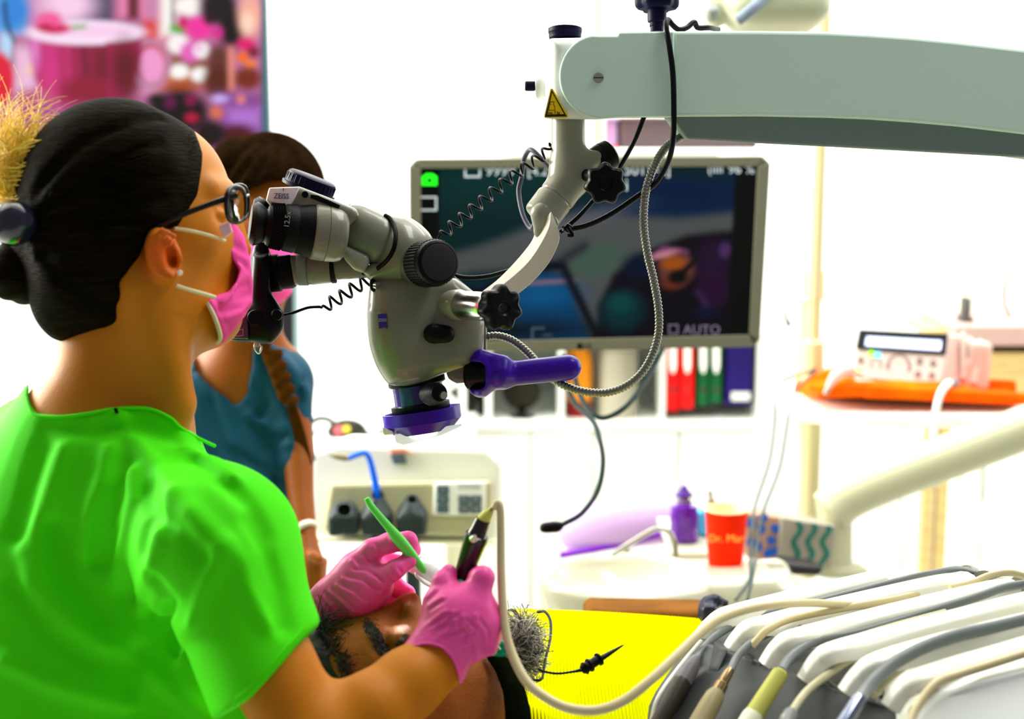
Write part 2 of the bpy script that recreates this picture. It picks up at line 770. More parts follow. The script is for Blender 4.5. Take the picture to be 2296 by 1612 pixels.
def picture(name, corners, nx, ny, base, layers, m, parent, x0, y0, x1, y1, contrast=1.25, **k):
    """flat picture on the quad corners (tl,tr,br,bl world); painted in a x0..x1,y0..y1 field"""
    tl, tr, br, bl = [np.array(c, float) for c in corners]
    s, t = np.meshgrid(np.linspace(0, 1, nx + 1), np.linspace(0, 1, ny + 1))
    v = ((1 - s) * (1 - t))[..., None] * tl + (s * (1 - t))[..., None] * tr + (s * t)[..., None] * br + ((1 - s) * t)[..., None] * bl
    col = paint(x0 + s * (x1 - x0), y0 + t * (y1 - y0), base, layers) ** contrast
    ii = np.arange((nx + 1) * (ny + 1)).reshape(ny + 1, nx + 1)
    f = np.stack([ii[1:, :-1], ii[1:, 1:], ii[:-1, 1:], ii[:-1, :-1]], -1).reshape(-1, 4)
    o = obj(name, v.reshape(-1, 3), f, m, parent, smooth=False, **k)
    ca = o.data.color_attributes.new('Col', 'FLOAT_COLOR', 'POINT')
    ca.data.foreach_set('color', np.concatenate([col.reshape(-1, 3), np.ones(((nx + 1) * (ny + 1), 1))], 1).astype(np.float32).ravel())
    return o


# ------------------------------------------------------------------ the materials
white = mat('white_enamel', (0.80, 0.84, 0.78), 0.35, coat=0.2)
wallm = mat('wall_paint', (0.93, 0.93, 0.90), 0.8, noise=0.03, nscale=3)
cream = mat('cream_plastic', (0.83, 0.82, 0.62), 0.4)
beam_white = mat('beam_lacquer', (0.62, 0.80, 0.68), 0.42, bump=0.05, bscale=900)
scope_grey = mat('scope_lacquer', (0.175, 0.175, 0.13), 0.32, coat=0.25)
scope_light = mat('scope_light_lacquer', (0.27, 0.27, 0.205), 0.32, coat=0.25)
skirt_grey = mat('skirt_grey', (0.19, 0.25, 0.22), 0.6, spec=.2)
black = mat('black_plastic', (0.0015, 0.0015, 0.0025), 0.38, spec=.12)
rubber = mat('black_rubber', (0.002, 0.002, 0.003), 0.5, bump=0.2, bscale=600, spec=.10)
navy = mat('navy_plastic', (0.005, 0.004, 0.024), 0.45, spec=.07)
purple = mat('purple_silicone', (0.034, 0.0, 0.32), 0.3)
purple_dark = mat('purple_anodised', (0.018, 0.004, 0.16), 0.28, coat=0.4)
chrome = mat('chrome', (0.75, 0.73, 0.68), 0.22, metal=1.0)
steel = mat('steel', (0.42, 0.41, 0.37), 0.3, metal=0.9)
glass = mat('clear_glass', (0.95, 0.98, 0.97), 0.02, trans=1.0, ior=1.45)
# ------------------------------------------------------------------ the room
def plain(name, lo, hi, m, **k):
    v, f = box_geo(lo, hi)
    o = obj(name, v, f, m, smooth=False, **k)
    o['kind'] = 'structure'
    return o


YB = 4.3
floorm = mat('floor_vinyl', (0.72, 0.71, 0.66), 0.4, noise=0.06, nscale=6)
plain('floor', (-2.4, -0.5, -0.05), (3.4, YB, 0), floorm)
plain('wall_back', (-2.4, YB, 0), (3.4, YB + 0.1, 2.85), wallm)
plain('ceiling', (-2.4, 1.2, 2.85), (3.4, YB + 0.1, 2.95), wallm)
# left wall with a window opening beside the operator (out of the picture)
plain('wall_left', (-2.5, 2.9, 0), (-2.4, YB, 2.85), wallm)
plain('baseboard_back', (-2.4, YB - 0.015, 0), (3.4, YB, 0.08), white)
# pale yellow door frame at the right of the back wall
yel = mat('pale_yellow_paint', (0.9, 0.86, 0.42), 0.5)
yel2 = mat('cream_curtain', (0.92, 0.90, 0.72), 0.7)
for (x0, x1, m_, nm, t) in ((2166, 2214, yel, 'trim_1', 0.05), (2232, 2262, yel2, 'trim_2', 0.03)):
    v, f = wbox_geo(x0, -250, x1, 760, YB - t, t)
    o = obj(nm, v, f, m_, smooth=False)
    o['kind'] = 'structure'

# ------------------------------------------------------------------ wall print at the left
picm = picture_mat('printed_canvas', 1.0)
edge = mat('canvas_edge', (0.02, 0.05, 0.07), 0.5)
YP = 3.55
pw = thing('wall_picture', 'large lit wall picture of a pink cup among flowers behind the two women', 'picture', W(300, 300, YP))
wbox('frame', -150, -330, 588, 345, YP + 0.004, 0.03, edge, pw)
poster = [
    ('r', (206, 150, 190), 30, -160, -340, 600, 60),
    ('e', (120, 90, 120), 30, 240, 20, 70, 50),
    ('e', (110, 95, 125), 16, 215, 20, 45, 32),
    ('e', (250, 215, 240), 25, 150, 5, 60, 40),
    ('r', (240, 150, 190), 20, 260, -60, 330, 40),
    ('r', (120, 40, 60), 10, 286, -60, 312, 38),
    ('r', (110, 180, 235), 14, -30, -40, 58, 70), ('e', (60, 150, 225), 18, 30, 20, 34, 40), ('r', (190, 225, 250), 10, 0, 70, 32, 130),
    ('l', (20, 60, 90), 5, [(10, 0), (14, 45), (32, 88), (28, 140)], 4),
    ('r', (240, 200, 225), 22, 30, 100, 90, 200), ('e', (250, 225, 170), 10, 70, 150, 9, 12),
    ('e', (230, 20, 70), 6, -2, 175, 32, 62),
    ('r', (225, 80, 70), 12, 322, 40, 372, 130), ('r', (205, 50, 15), 10, 322, 96, 362, 138),
    ('r', (240, 175, 215), 16, 302, 138, 390, 210),
    ('e', (160, 110, 80), 20, 420, 150, 60, 40),
    ('r', (235, 175, 190), 16, 352, -10, 372, 90),
    ('r', (252, 250, 245), 12, 362, -60, 396, 74), ('r', (130, 120, 110), 6, 384, -10, 392, 60),
    ('e', (255, 250, 245), 10, 424, 8, 32, 22),
    ('e', (40, 20, 30), 16, 490, 10, 42, 40), ('e', (30, 14, 24), 14, 520, 60, 30, 44),
    ('e', (90, 190, 60), 7, 402, 60, 20, 10), ('e', (215, 20, 110), 8, 412, 46, 12, 14),
    ('e', (245, 70, 175), 10, 446, 58, 30, 26), ('e', (60, 12, 50), 9, 470, 36, 14, 14), ('e', (225, 60, 160), 8, 486, 68, 14, 14),
    ('e', (252, 245, 245), 8, 400, 94, 26, 22), ('e', (235, 120, 200), 10, 428, 112, 24, 24),
    ('e', (250, 245, 245), 6, 452, 108, 19, 18), ('e', (245, 190, 230), 6, 447, 104, 8, 8), ('e', (120, 70, 60), 12, 490, 128, 24, 34),
    ('e', (215, 130, 70), 10, 395, 165, 34, 14), ('e', (254, 252, 250), 7, 402, 156, 22, 17), ('e', (254, 252, 250), 7, 448, 164, 21, 17),
    ('e', (110, 50, 30), 14, 490, 180, 34, 40), ('e', (190, 100, 40), 12, 400, 192, 46, 14),
    ('e', (250, 190, 170), 14, 560, 30, 26, 50), ('e', (255, 225, 205), 10, 555, 45, 14, 22),
    ('e', (235, 30, 130), 9, 552, 94, 20, 14), ('e', (140, 20, 60), 9, 568, 112, 14, 12),
    ('e', (250, 130, 10), 7, 544, 124, 13, 12), ('e', (255, 150, 60), 6, 562, 140, 12, 10), ('e', (140, 60, 30), 12, 555, 172, 32, 26),
    ('r', (240, 160, 140), 8, 512, 100, 524, 200),
    ('r', (150, 90, 160), 22, 490, 205, 590, 420), ('e', (215, 190, 250), 8, 492, 218, 18, 9), ('r', (190, 135, 215), 18, 510, 240, 585, 300),
    ('e', (240, 150, 150), 8, 540, 220, 9, 10), ('e', (100, 30, 40), 14, 530, 300, 46, 24),
    ('e', (30, 10, 24), 16, 400, 250, 70, 52), ('e', (120, 20, 90), 8, 380, 226, 14, 14), ('e', (150, 20, 90), 8, 428, 222, 13, 12),
    ('e', (190, 20, 80), 7, 430, 262, 15, 12), ('e', (20, 6, 14), 10, 350, 220, 18, 14), ('e', (225, 130, 100), 10, 486, 250, 14, 14),
    ('e', (40, 14, 24), 14, 470, 300, 34, 34),
    # the cup
    ('p', (176, 40, 100), 7, [(64, 72), (322, 72), (318, 110), (302, 170), (268, 215), (210, 244), (150, 244), (105, 220), (78, 170)]),
    ('e', (130, 22, 50), 40, 262, 150, 58, 80), ('e', (222, 70, 150), 26, 112, 160, 24, 90), ('l', (120, 20, 60), 5, [(186, 95), (196, 190)], 4),
    ('l', (205, 60, 130), 6, [(150, 100), (158, 210)], 6), ('e', (160, 30, 70), 16, 200, 200, 60, 34), ('e', (235, 150, 215), 12, 78, 110, 10, 40),
    ('e', (252, 232, 250), 5, 192, 68, 134, 28), ('e', (250, 215, 242), 7, 200, 64, 90, 14),
    ('o', (205, 150, 180), 5, 338, 138, 40, 50, 6), ('e', (245, 170, 215), 5, 340, 140, 28, 38),
    ('p', (176, 40, 100), 7, [(240, 90), (318, 90), (312, 140), (300, 175), (262, 218), (240, 220)]), ('e', (120, 22, 44), 22, 280, 150, 30, 60),
    ('e', (215, 30, 105), 6, 122, 58, 36, 13), ('e', (245, 110, 170), 8, 110, 40, 28, 18), ('e', (200, 10, 80), 5, 100, 55, 20, 7),
    ('l', (120, 190, 80), 4, [(165, 56), (190, 54)], 4),
    ('e', (200, 110, 140), 14, 80, 224, 44, 24), ('r', (190, 90, 160), 24, -40, 235, 300, 420),
]
cor = [W(-148, -328, YP), W(586, -328, YP), W(586, 343, YP), W(-148, 343, YP)]
picture('print', cor, 240, 210, (200, 130, 170), poster, picm, pw, -148, -328, 586, 343)

# ------------------------------------------------------------------ monitor on its arm
SCR = 2.2
frame_m = mat('monitor_frame', (0.15, 0.145, 0.10), 0.5)
mon = thing('monitor', 'wide grey-framed monitor showing a live close-up, hung behind the microscope', 'monitor', P(1320, 780, SCR + .03))
outer = [(917, 372), (932, 357), (1712, 350), (1728, 366), (1704, 764), (1690, 778), (936, 791), (920, 776)]
inner = [(943, 378), (1699, 373), (1680, 750), (945, 768)]


def plane_pts(pts, d0=SCR):
    return [P(x, y, d0) for x, y in pts]


prism('casing', outer, SCR + 0.006, 0.035, frame_m, mon, bevel=0.004, ex=YA_)
# raised rim round the screen, one strip per side
for a, b, c, e in (((917, 372), (943, 378), (945, 768), (920, 776)), ((932, 357), (1712, 350), (1699, 373), (943, 378)),
                   ((1728, 366), (1704, 764), (1680, 750), (1699, 373)), ((936, 791), (1690, 778), (1680, 750), (945, 768))):
    prism('bezel', [a, b, c, e], SCR, 0.007, frame_m, mon, bevel=0.0015)
scr = [
    ('p', (2, 48, 84), 30, [(1290, 470), (1700, 380), (1700, 560), (1290, 560)]),
    ('e', (0, 66, 64), 50, 1100, 400, 160, 60),
    ('e', (0, 40, 80), 24, 1520, 430, 150, 34, 8),
    # light metal bow
    ('p', (96, 100, 100), 16, [(980, 575), (1240, 500), (1340, 480), (1520, 492), (1660, 478), (1662, 560), (1500, 560), (1400, 640), (1360, 720), (1330, 760), (1250, 640), (1180, 600), (1060, 606), (960, 628)]),
    ('e', (86, 108, 96), 20, 1340, 585, 60, 36, -20),
    ('e', (112, 112, 122), 24, 1290, 496, 90, 16, -14),
    ('l', (44, 48, 62), 18, [(1180, 610), (1250, 590), (1310, 552)], 8),
    ('p', (0, 76, 116), 12, [(945, 640), (1080, 640), (1200, 600), (1262, 612), (1300, 700), (1330, 770), (945, 770)]),
    ('e', (0, 104, 150), 26, 1220, 660, 70, 26), ('l', (140, 120, 140), 6, [(1180, 634), (1290, 630)], 5),
    ('l', (6, 16, 36), 10, [(950, 640), (1080, 650), (1180, 600), (1262, 596), (1310, 690), (1350, 770)], 10),
    ('e', (5, 34, 44), 22, 1150, 740, 160, 20),
    # dark opening
    ('p', (20, 6, 30), 12, [(1345, 770), (1345, 690), (1378, 616), (1450, 566), (1540, 530), (1650, 520), (1650, 770)]),
    ('e', (0, 62, 66), 22, 1400, 700, 50, 46), ('e', (4, 84, 84), 14, 1396, 684, 28, 22), ('e', (0, 26, 60), 18, 1440, 600, 40, 30),
    ('e', (50, 22, 60), 20, 1600, 600, 40, 60), ('e', (10, 26, 60), 10, 1590, 706, 26, 16), ('e', (54, 14, 60), 12, 1610, 660, 34, 40),
    ('l', (130, 80, 130), 6, [(1460, 585), (1490, 560), (1540, 570)], 6),
    ('e', (120, 76, 66), 12, 1520, 608, 40, 40), ('e', (170, 96, 24), 8, 1512, 594, 28, 15), ('e', (200, 140, 150), 6, 1490, 574, 30, 8, -14),
    ('e', (120, 60, 40), 10, 1510, 640, 24, 14), ('e', (10, 8, 10), 8, 1524, 626, 22, 16), ('l', (14, 10, 12), 6, [(1530, 620), (1560, 590)], 6),
    ('l', (80, 50, 100), 12, [(1570, 660), (1590, 690)], 4), ('e', (90, 60, 110), 8, 1628, 566, 14, 18),
    ('r', (3, 8, 10), 7, 943, 365, 984, 545), ('r', (4, 8, 8), 6, 1642, 370, 1702, 760),
    ('l', (120, 130, 150), 2, [(1196, 760), (1196, 736), (1222, 736)], 1.5), ('l', (90, 100, 120), 2, [(1222, 752), (1240, 752)], 2),
]
scrm = picture_mat('lit_screen', 0.9)
picture('screen', [P(x, y, SCR + 0.0035) for x, y in inner], 260, 140, (0, 52, 56), scr, scrm, mon, 943, 374, 1692, 762)
osd = mat('screen_symbols_white', (0.42, 0.48, 0.52), 0.4, emit=0.7)
osdg = mat('screen_symbols_green', (0.01, 0.85, 0.01), 0.4, emit=1.0)
SD = SCR + 0.003
cg = MB()
for v in ([(945, 394), (955, 390), (972, 390), (981, 394), (981, 416), (945, 416)],):
    pass
# camera symbol: ring body with a hump
v, f = [], []
outl = [(946, 396), (953, 394), (956, 389), (970, 389), (973, 394), (980, 396), (980, 416), (946, 416)]
hole = [(963 + 6 * math.cos(a), 405 - 6 * math.sin(a)) for a in [math.radians(q) for q in (135, 100, 80, 45, 0, -45, -135, 180)]]
om = [outl[0], outl[2], outl[3], outl[5], (980, 406), outl[6], outl[7], (946, 406)]
vv = [P(x, y, SD) for x, y in om] + [P(x, y, SD) for x, y in [hole[0], hole[1], hole[2], hole[3], hole[4], hole[5], hole[6], hole[7]]]
ff = [[i, (i + 1) % 8, 8 + (i + 1) % 8, 8 + i] for i in range(8)]
obj('camera_symbol', vv, ff, osdg, mon, smooth=False, solid=0.0006)


def outline_geo(pts, w_, d, closed=True):
    mb = MB()
    n = len(pts)
    for i in range(n if closed else n - 1):
        a, b = np.array(pts[i], float), np.array(pts[(i + 1) % n], float)
        t = (b - a) / np.linalg.norm(b - a)
        nn = np.array([-t[1], t[0]]) * w_ / 2
        q = [a - t * w_ / 2 + nn, b + t * w_ / 2 + nn, b + t * w_ / 2 - nn, a - t * w_ / 2 - nn]
        vs = [P(x, y, d) for x, y in q]
        mb.add(vs + [z + FW * 0.0006 for z in vs], BOXF)
    return mb


outline_geo([(944, 442), (978, 442), (978, 471), (944, 471)], 3.5, SD, False).build('frame_symbol', osd, mon, smooth=False)
outline_geo([(1043, 381), (1043, 396), (1076, 396), (1076, 381)], 4, SD, False).build('frame_symbol', osd, mon, smooth=False)
hh = M(26, SD) * 1.3
text('9999', P(1122, 384, SD), hh, osd, mon)
text('[4.2]', P(1210, 384, SD), hh * 0.9, osd, mon)
text('501', P(1424, 382, SD), hh, osd, mon)
text('[=2]', P(1478, 382, SD), hh * .9, osd, mon)
text('i', P(1405, 416, SD), hh * 1.2, osd, mon)
text('(IIII', P(1604, 380, SD), hh * 0.8, osd, mon)
text('96 %', P(1662, 380, SD), hh * 0.9, osd, mon)
text('\u25a1 AUTO', P(1556, 740, SD), M(30, SD), mat('screen_dim', (0.12, 0.10, 0.16), .5, emit=0.7), mon)
text('LG', P(1318, 776, SCR - 0.001), M(15, SCR), black, mon)
cyl('emblem', (1300, 776, SCR - 0.001), (1300, 776, SCR + 0.002), 6.5, black, mon, ns=20)
# arm and mount behind the monitor, up to the ceiling
armm = mat('mount_white', (0.8, 0.8, 0.72), 0.4)
lo = P(1320, 560, SCR + 0.05)
obj('mount_plate', *box_geo(lo + np.array([-.06, 0, -.06]), lo + np.array([.06, .03, .06])), armm, mon, bevel=0.004)
v, f = sweep([lo + np.array([0, .03, 0]), lo + np.array([0, .2, 0.0]), lo + np.array([0.02, .22, 0.1]), lo + np.array([0.02, .22, 1.66])], 0.02, 12)
obj('mount_arm', v, f, armm, mon)

# ------------------------------------------------------------------ shelf box above and behind the monitor
Y2 = 3.3
lil = mat('lilac_white', (0.30, 0.21, 0.37), 0.5)
mauve = mat('mauve_grey', (0.075, 0.05, 0.055), 0.5)
shf = thing('wall_shelf', 'white wall shelf just above the monitor', 'shelf', W(1420, 345, Y2))
wbox('board', 1130, 334, 1712, 346, Y2 - .1, YB - Y2 + .1, white, shf, bevel=0.003)
for x in (1250, 1600):
    v, f = wbox_geo(x, 346, x + 8, 372, Y2 + .1, YB - Y2 - .1)
    obj('bracket', v, f, white, shf, smooth=False)
o = thing('storage_box', 'mauve-grey lidded box on the wall shelf under the microscope arm', 'box', W(1510, 333, Y2))
wbox('body', 1390, 268, 1700, 333, Y2, .3, mauve, o, bevel=0.006)
wbox('lid', 1386, 262, 1704, 272, Y2 - .004, .31, mauve, o, bevel=0.004)
o = thing('storage_box', 'pale lilac box on the wall shelf left of the mauve-grey one', 'box', W(1350, 333, Y2))
wbox('body', 1316, 270, 1384, 330, Y2, .25, lil, o, bevel=0.006)
wbox('lid', 1313, 262, 1387, 272, Y2 - .004, .26, lil, o, bevel=0.004)
redm = mat('red_plastic', (0.9, 0.01, 0.04), 0.4)
o = thing('red_folder', 'flat red folder lying on the wall shelf above the monitor', 'folder', W(1230, 333, Y2))
wbox('cover', 1146, 327, 1388, 330, Y2 - .09, .07, redm, o, bevel=0.001)
wbox('pages', 1152, 330, 1380, 333, Y2 - .086, .06, white, o)
wbox('cover', 1146, 332.4, 1388, 334, Y2 - .09, .07, redm, o)
# small bluish fixture on the wall
o = thing('wall_fixture', 'small tilted blue-grey fitting alone on the white wall above the monitor', 'wall fitting', W(1045, 258, 4.2))
fx = mat('fixture_blue', (0.35, 0.42, 0.62), 0.4)
prism('shade', [(1006, 249), (1045, 232), (1085, 228), (1076, 246), (1040, 256)], 4.24, 0.03, fx, o, bevel=0.004)
prism('wall_plate', [(1030, 236), (1066, 232), (1066, 252), (1030, 254)], 4.27, 0.16, white, o, bevel=0.002)

# ------------------------------------------------------------------ open cabinet with binders and bits, along the back wall
YC = 3.75
cab = thing('open_cabinet', 'white open cabinet with compartments behind and below the monitor', 'cabinet', W(1300, 1300, YC))
wbox('shelf_board', 1030, 944, 1712, 966, YC, .5, white, cab, bevel=0.003)
wbox('shelf_board', 1030, 742, 1712, 756, YC, .5, white, cab, bevel=0.003)
for x in (1030, 1088, 1252, 1480, 1696):
    wbox('divider', x, 756, x + 14, 944, YC + .01, .49, white, cab)
wbox('back_panel', 1030, 756, 1712, 944, YC + .5, .02, white, cab)
cabw = mat('cabinet_front', (0.9, 0.9, 0.86), 0.4)
xs = [1030, 1190, 1330, 1520, 1712]
for a, b in zip(xs[:-1], xs[1:]):
    dr = wbox('door', a + 2, 968, b - 2, 1420, YC + .01, .02, cabw, cab, bevel=0.003)
    cyl('handle', ((a + b) / 2 - 40, 1000, 3.8), ((a + b) / 2 + 40, 1000, 3.8), 4, yel2, dr, ns=12)
wbox('carcass', 1030, 966, 1712, 1425, YC + .03, .47, cabw, cab)


def binder(x0, x1, y0, y1, m, label, skew=0):
    t = thing('ring_binder', label, 'binder', W((x0 + x1) / 2, y1, YC + .06), 'ring binders in the open cabinet')
    wbox('spine', x0, y0, x1, y1, YC + .03, .008, m, t, bevel=0.002)
    wbox('cover', x0, y0, x0 + 4, y1, YC + .038, .28, m, t)
    wbox('cover', x1 - 4, y0, x1, y1, YC + .038, .28, m, t)
    wbox('pages', x0 + 8, y0 + 6, x1 - 8, y1 - 3, YC + .045, .26, white, t)
    return t


bred, bgreen, bblue = mat('binder_red', (0.85, 0.004, 0.004), .5), mat('binder_green', (0.001, .10, .025), .5), mat('binder_blue', (.012, .003, .13), .5)
tip = mat('binder_label', (0.85, 0.84, 0.78), .5)
holem = mat('binder_hole', (0.05, 0.02, 0.02), .4)
k = 0
for (x0, x1, m_, nm) in ((1494, 1524, bred, 'narrow red ring binder at the left end of the row'), (1526, 1557, bred, 'narrow red ring binder beside the green ones'),
                         (1564, 1590, bgreen, 'narrow dark green ring binder next to the red ones'), (1592, 1620, bgreen, 'narrow dark green ring binder next to the blue one')):
    t = binder(x0, x1, 765, 922 - k * 6, m_, nm)
    xm = (x0 + x1) / 2
    prism('spine_label', [(xm - 7, 770), (xm + 7, 770), (xm + 7, 818), (xm + 3, 836), (xm - 3, 836), (xm - 7, 818)], 3.78, .004, tip, t)
    cyl('finger_hole', (xm, 874, 3.775), (xm, 874, 3.785), 6, holem, t, ns=20)
    k += 1
t = binder(1627, 1688, 765, 908, bblue, 'wide blue ring binder with a white label low on its spine')
wbox('spine_label', 1640, 880, 1682, 898, YC + .026, .004, tip, t)

darkst = mat('dark_glossy', (0.018, 0.016, 0.010), .4, spec=.08)
orange = mat('orange_plastic', (0.9, 0.30, 0.01), .5)
beige = mat('beige_grey', (0.36, 0.34, 0.26), .5)
DC = 3.9
o = thing('cylindrical_canister', 'beige-grey canister in the cabinet compartment right of the orange jar', 'canister', P(1385, 935, DC))
lathe('body', (1385, 940, DC), (1385, 772, DC), [(0, 40), (.03, 44), (.9, 44), (.93, 38)], beige, o)
lathe('lid', (1385, 786, DC), (1385, 764, DC), [(0, 46), (.2, 47), (.9, 47), (1, 30)], beige, o)
o = thing('jar', 'orange jar with a dark red foot band in the cabinet behind the purple handle', 'jar', P(1300, 935, DC))
lathe('body', (1298, 900, DC), (1298, 778, DC), [(0, 26), (.1, 30), (.8, 30), (1, 22)], orange, o)
lathe('foot', (1298, 940, DC), (1298, 900, DC), [(0, 28), (1, 27)], mat('dark_red', (.3, .01, .01), .5), o)
o = thing('desk_fan', 'dark round desk fan in the cabinet compartment behind the handle', 'fan', P(1160, 944, DC))
lathe('housing', (1165, 875, DC - .03), (1175, 875, DC + .06), [(0, 6), (.05, 34), (.4, 44), (.8, 40), (1, 22)], darkst, o)
lathe('base', (1170, 944, DC), (1170, 928, DC), [(0, 46), (.4, 44), (1, 18)], darkst, o)
cyl('neck', (1170, 930, DC + .01), (1170, 905, DC + .01), 9, darkst, o)
o = thing('desk_lamp', 'small dark bent desk lamp in the cabinet below the microscope', 'lamp', P(1060, 944, DC))
lathe('shade', (1030, 900, DC), (1062, 862, DC), [(0, 34), (.5, 26), (1, 12)], darkst, o)
tube('stem', [(1062, 866, DC), (1080, 895, DC), (1082, 940, DC)], 6, black, o)
cyl('base', (1078, 944, DC), (1078, 936, DC), 22, black, o)

# ------------------------------------------------------------------ counter with dark items behind the assistant
YK = 3.3
ctr = thing('side_counter', 'white counter top behind the teal-dressed woman', 'counter', W(800, 1400, YK))
wbox('counter_top', 560, 1002, 1060, 1024, YK, .42, white, ctr, bevel=0.004)
wbox('cabinet_body', 575, 1024, 1050, 1480, YK + .03, .38, cabw, ctr)
DK = 3.52
o = thing('headphones', 'dark headphones lying on the counter left of the camera', 'headphones', P(720, 985, DK))
tube('headband', [(700, 992, DK), (698, 950, DK), (722, 938, DK), (748, 950, DK), (750, 990, DK)], 7, darkst, o)
lathe('ear_cup', (694, 985, DK), (710, 985, DK), [(0, 14), (.3, 19), (.8, 19), (1, 12)], black, o)
lathe('ear_cup', (742, 985, DK), (758, 985, DK), [(0, 14), (.3, 19), (.8, 19), (1, 12)], black, o)
o = thing('shoulder_bag', 'dark bag with a small bright patch on the counter', 'bag', P(780, 1000, DK))
s = SDF().u(E(778, 968, DK, 46, 30, .05)).u(BX(790, 984, DK, 46, 14, .05, .006), .01)
blob('body', s, 720, 850, 930, 1010, DK - .08, DK + .08, .005, darkst, o)
lathe('patch', (760, 966, DK - .052), (760, 966, DK - .044), [(0, 10), (.4, 12), (1, 12)], mat('patch_pink', (.5, .1, .12), .5), o)
lathe('patch', (777, 962, DK - .054), (777, 962, DK - .046), [(0, 7), (.4, 8), (1, 8)], mat('patch_yellow', (.7, .6, .05), .5), o)
o = thing('camera_case', 'low brown-black case on the counter right of the dark bag', 'case', P(860, 1000, DK))
prism('body', [(838, 972), (846, 962), (905, 966), (912, 978), (912, 1000), (838, 1000)], DK, .1, mat('case_brown', (.06, .05, .01), .5), o, bevel=.006)
prism('lid', [(836, 975), (914, 981), (914, 988), (836, 984)], DK - .004, .108, black, o, bevel=.003)

# paper and a dark pad on the unit behind; stool parts, purple seat -----------------------------------------
pur = mat('violet_vinyl', (0.16, 0.01, 0.42), .35)
lilv = mat('lilac_vinyl', (0.50, 0.32, 0.60), .4)
o = thing('visitor_stool', 'lilac rounded backrest with a violet lower rim behind the basin', 'chair', P(1390, 1500, 2.75))
s = SDF().u(E(1400, 1185, 2.75, 150, 72, .05, roll=6)).i(POLY([(1200, 1100), (1560, 1060), (1560, 1212), (1200, 1252)], 2.75), .01)
blob('backrest', s, 1230, 1570, 1080, 1270, 2.65, 2.85, .006, lilv, o)
tube('rim', [(1256, 1245, 2.72), (1330, 1232, 2.71), (1420, 1214, 2.71), (1500, 1192, 2.71)], 8, pur, o)
lathe('post', (1400, 1230, 2.75), (1400, 1700, 2.75), [(0, 14), (1, 14)], chrome, o)
# violet bottle
o = thing('squirt_bottle', 'violet bottle with a pointed cap standing behind the orange cup', 'bottle', P(1535, 1214, 2.48))
vio = mat('violet_translucent', (0.12, 0.01, 0.36), .15, coat=.4)
lathe('body', (1534, 1214, 2.48), (1534, 1128, 2.48), [(0, 30), (.06, 33), (.5, 31), (.55, 33), (.92, 30), (1, 12)], vio, o)
lathe('neck', (1534, 1129, 2.48), (1534, 1112, 2.48), [(0, 16), (.4, 18), (.5, 12), (1, 11)], lil, o)
lathe('cap', (1534, 1114, 2.48), (1534, 1087, 2.48), [(0, 21), (.15, 21), (.5, 12), (1, 3)], mat('violet_dark', (.05, .0, .2), .3), o)
# ------------------------------------------------------------------ people
skin = mat('skin_light', (0.58, 0.19, 0.004), 0.5, spec=.18, noise=0.12, nscale=14, bump=0.12, bscale=500, subsurf=0.12)
skin_p = mat('skin_tan', (0.34, 0.095, 0.010), 0.58, noise=0.3, nscale=30, bump=0.35, bscale=420, subsurf=0.06)
skin_a = mat('skin_warm', (0.27, 0.065, 0.001), 0.5, noise=0.12, nscale=14)
green = mat('green_cloth', (0.07, 0.84, 0.0), 0.75, spec=.15, bump=0.15, bscale=700, noise=.08, nscale=5)
teal = mat('teal_cloth', (0.0, 0.060, 0.115), 0.7, spec=.2, bump=0.15, bscale=500, noise=.15, nscale=6)
hair_d = mat('hair_dark', (0.010, 0.007, 0.002), 0.6, spec=.010, col2=(0.004, 0.003, 0.001), nscale=50, bump=0.9, bscale=90, stretch=(1.0, 1.0, 7.0))
hair_b = mat('hair_blond', (1.0, 0.74, 0.08), 0.45, col2=(0.85, 0.58, 0.04), nscale=60, bump=0.7, bscale=80, stretch=(5, 5, 1))
hair_a = mat('hair_brown', (0.016, 0.008, 0.003), 0.8, spec=.0, col2=(0.008, 0.004, 0.002), nscale=50, bump=0.8, bscale=80, stretch=(1.5, 1.5, 6))
braid_m = mat('braid_brown', (0.075, 0.022, 0.001), 0.9, spec=.0, col2=(0.05, 0.02, 0.004), nscale=60, bump=0.8, bscale=90, stretch=(6, 6, 1))
pink = mat('pink_nitrile', (0.86, 0.085, 0.36), 0.40, bump=0.12, bscale=300)
maskm = mat('pink_mask_cloth', (0.88, 0.075, 0.36), 0.8, bump=0.25, bscale=600)
elastic = mat('cream_elastic', (0.72, 0.62, 0.36), 0.7)


def EXT(pts, dc, half, rnd):
    f2 = POLY(pts, dc)

    def f(p):
        a = f2(p) + rnd
        b = np.abs(p[:, 2] - dc) - (half - rnd)
        return np.minimum(np.maximum(a, b), 0) + np.sqrt(np.maximum(a, 0) ** 2 + np.maximum(b, 0) ** 2) - rnd
    return f


# ================================================================= operator in green
op = thing('person', 'woman in a bright green tunic with pink mask and gloves looking into the microscope', 'person', P(230, 1750, 1.25))


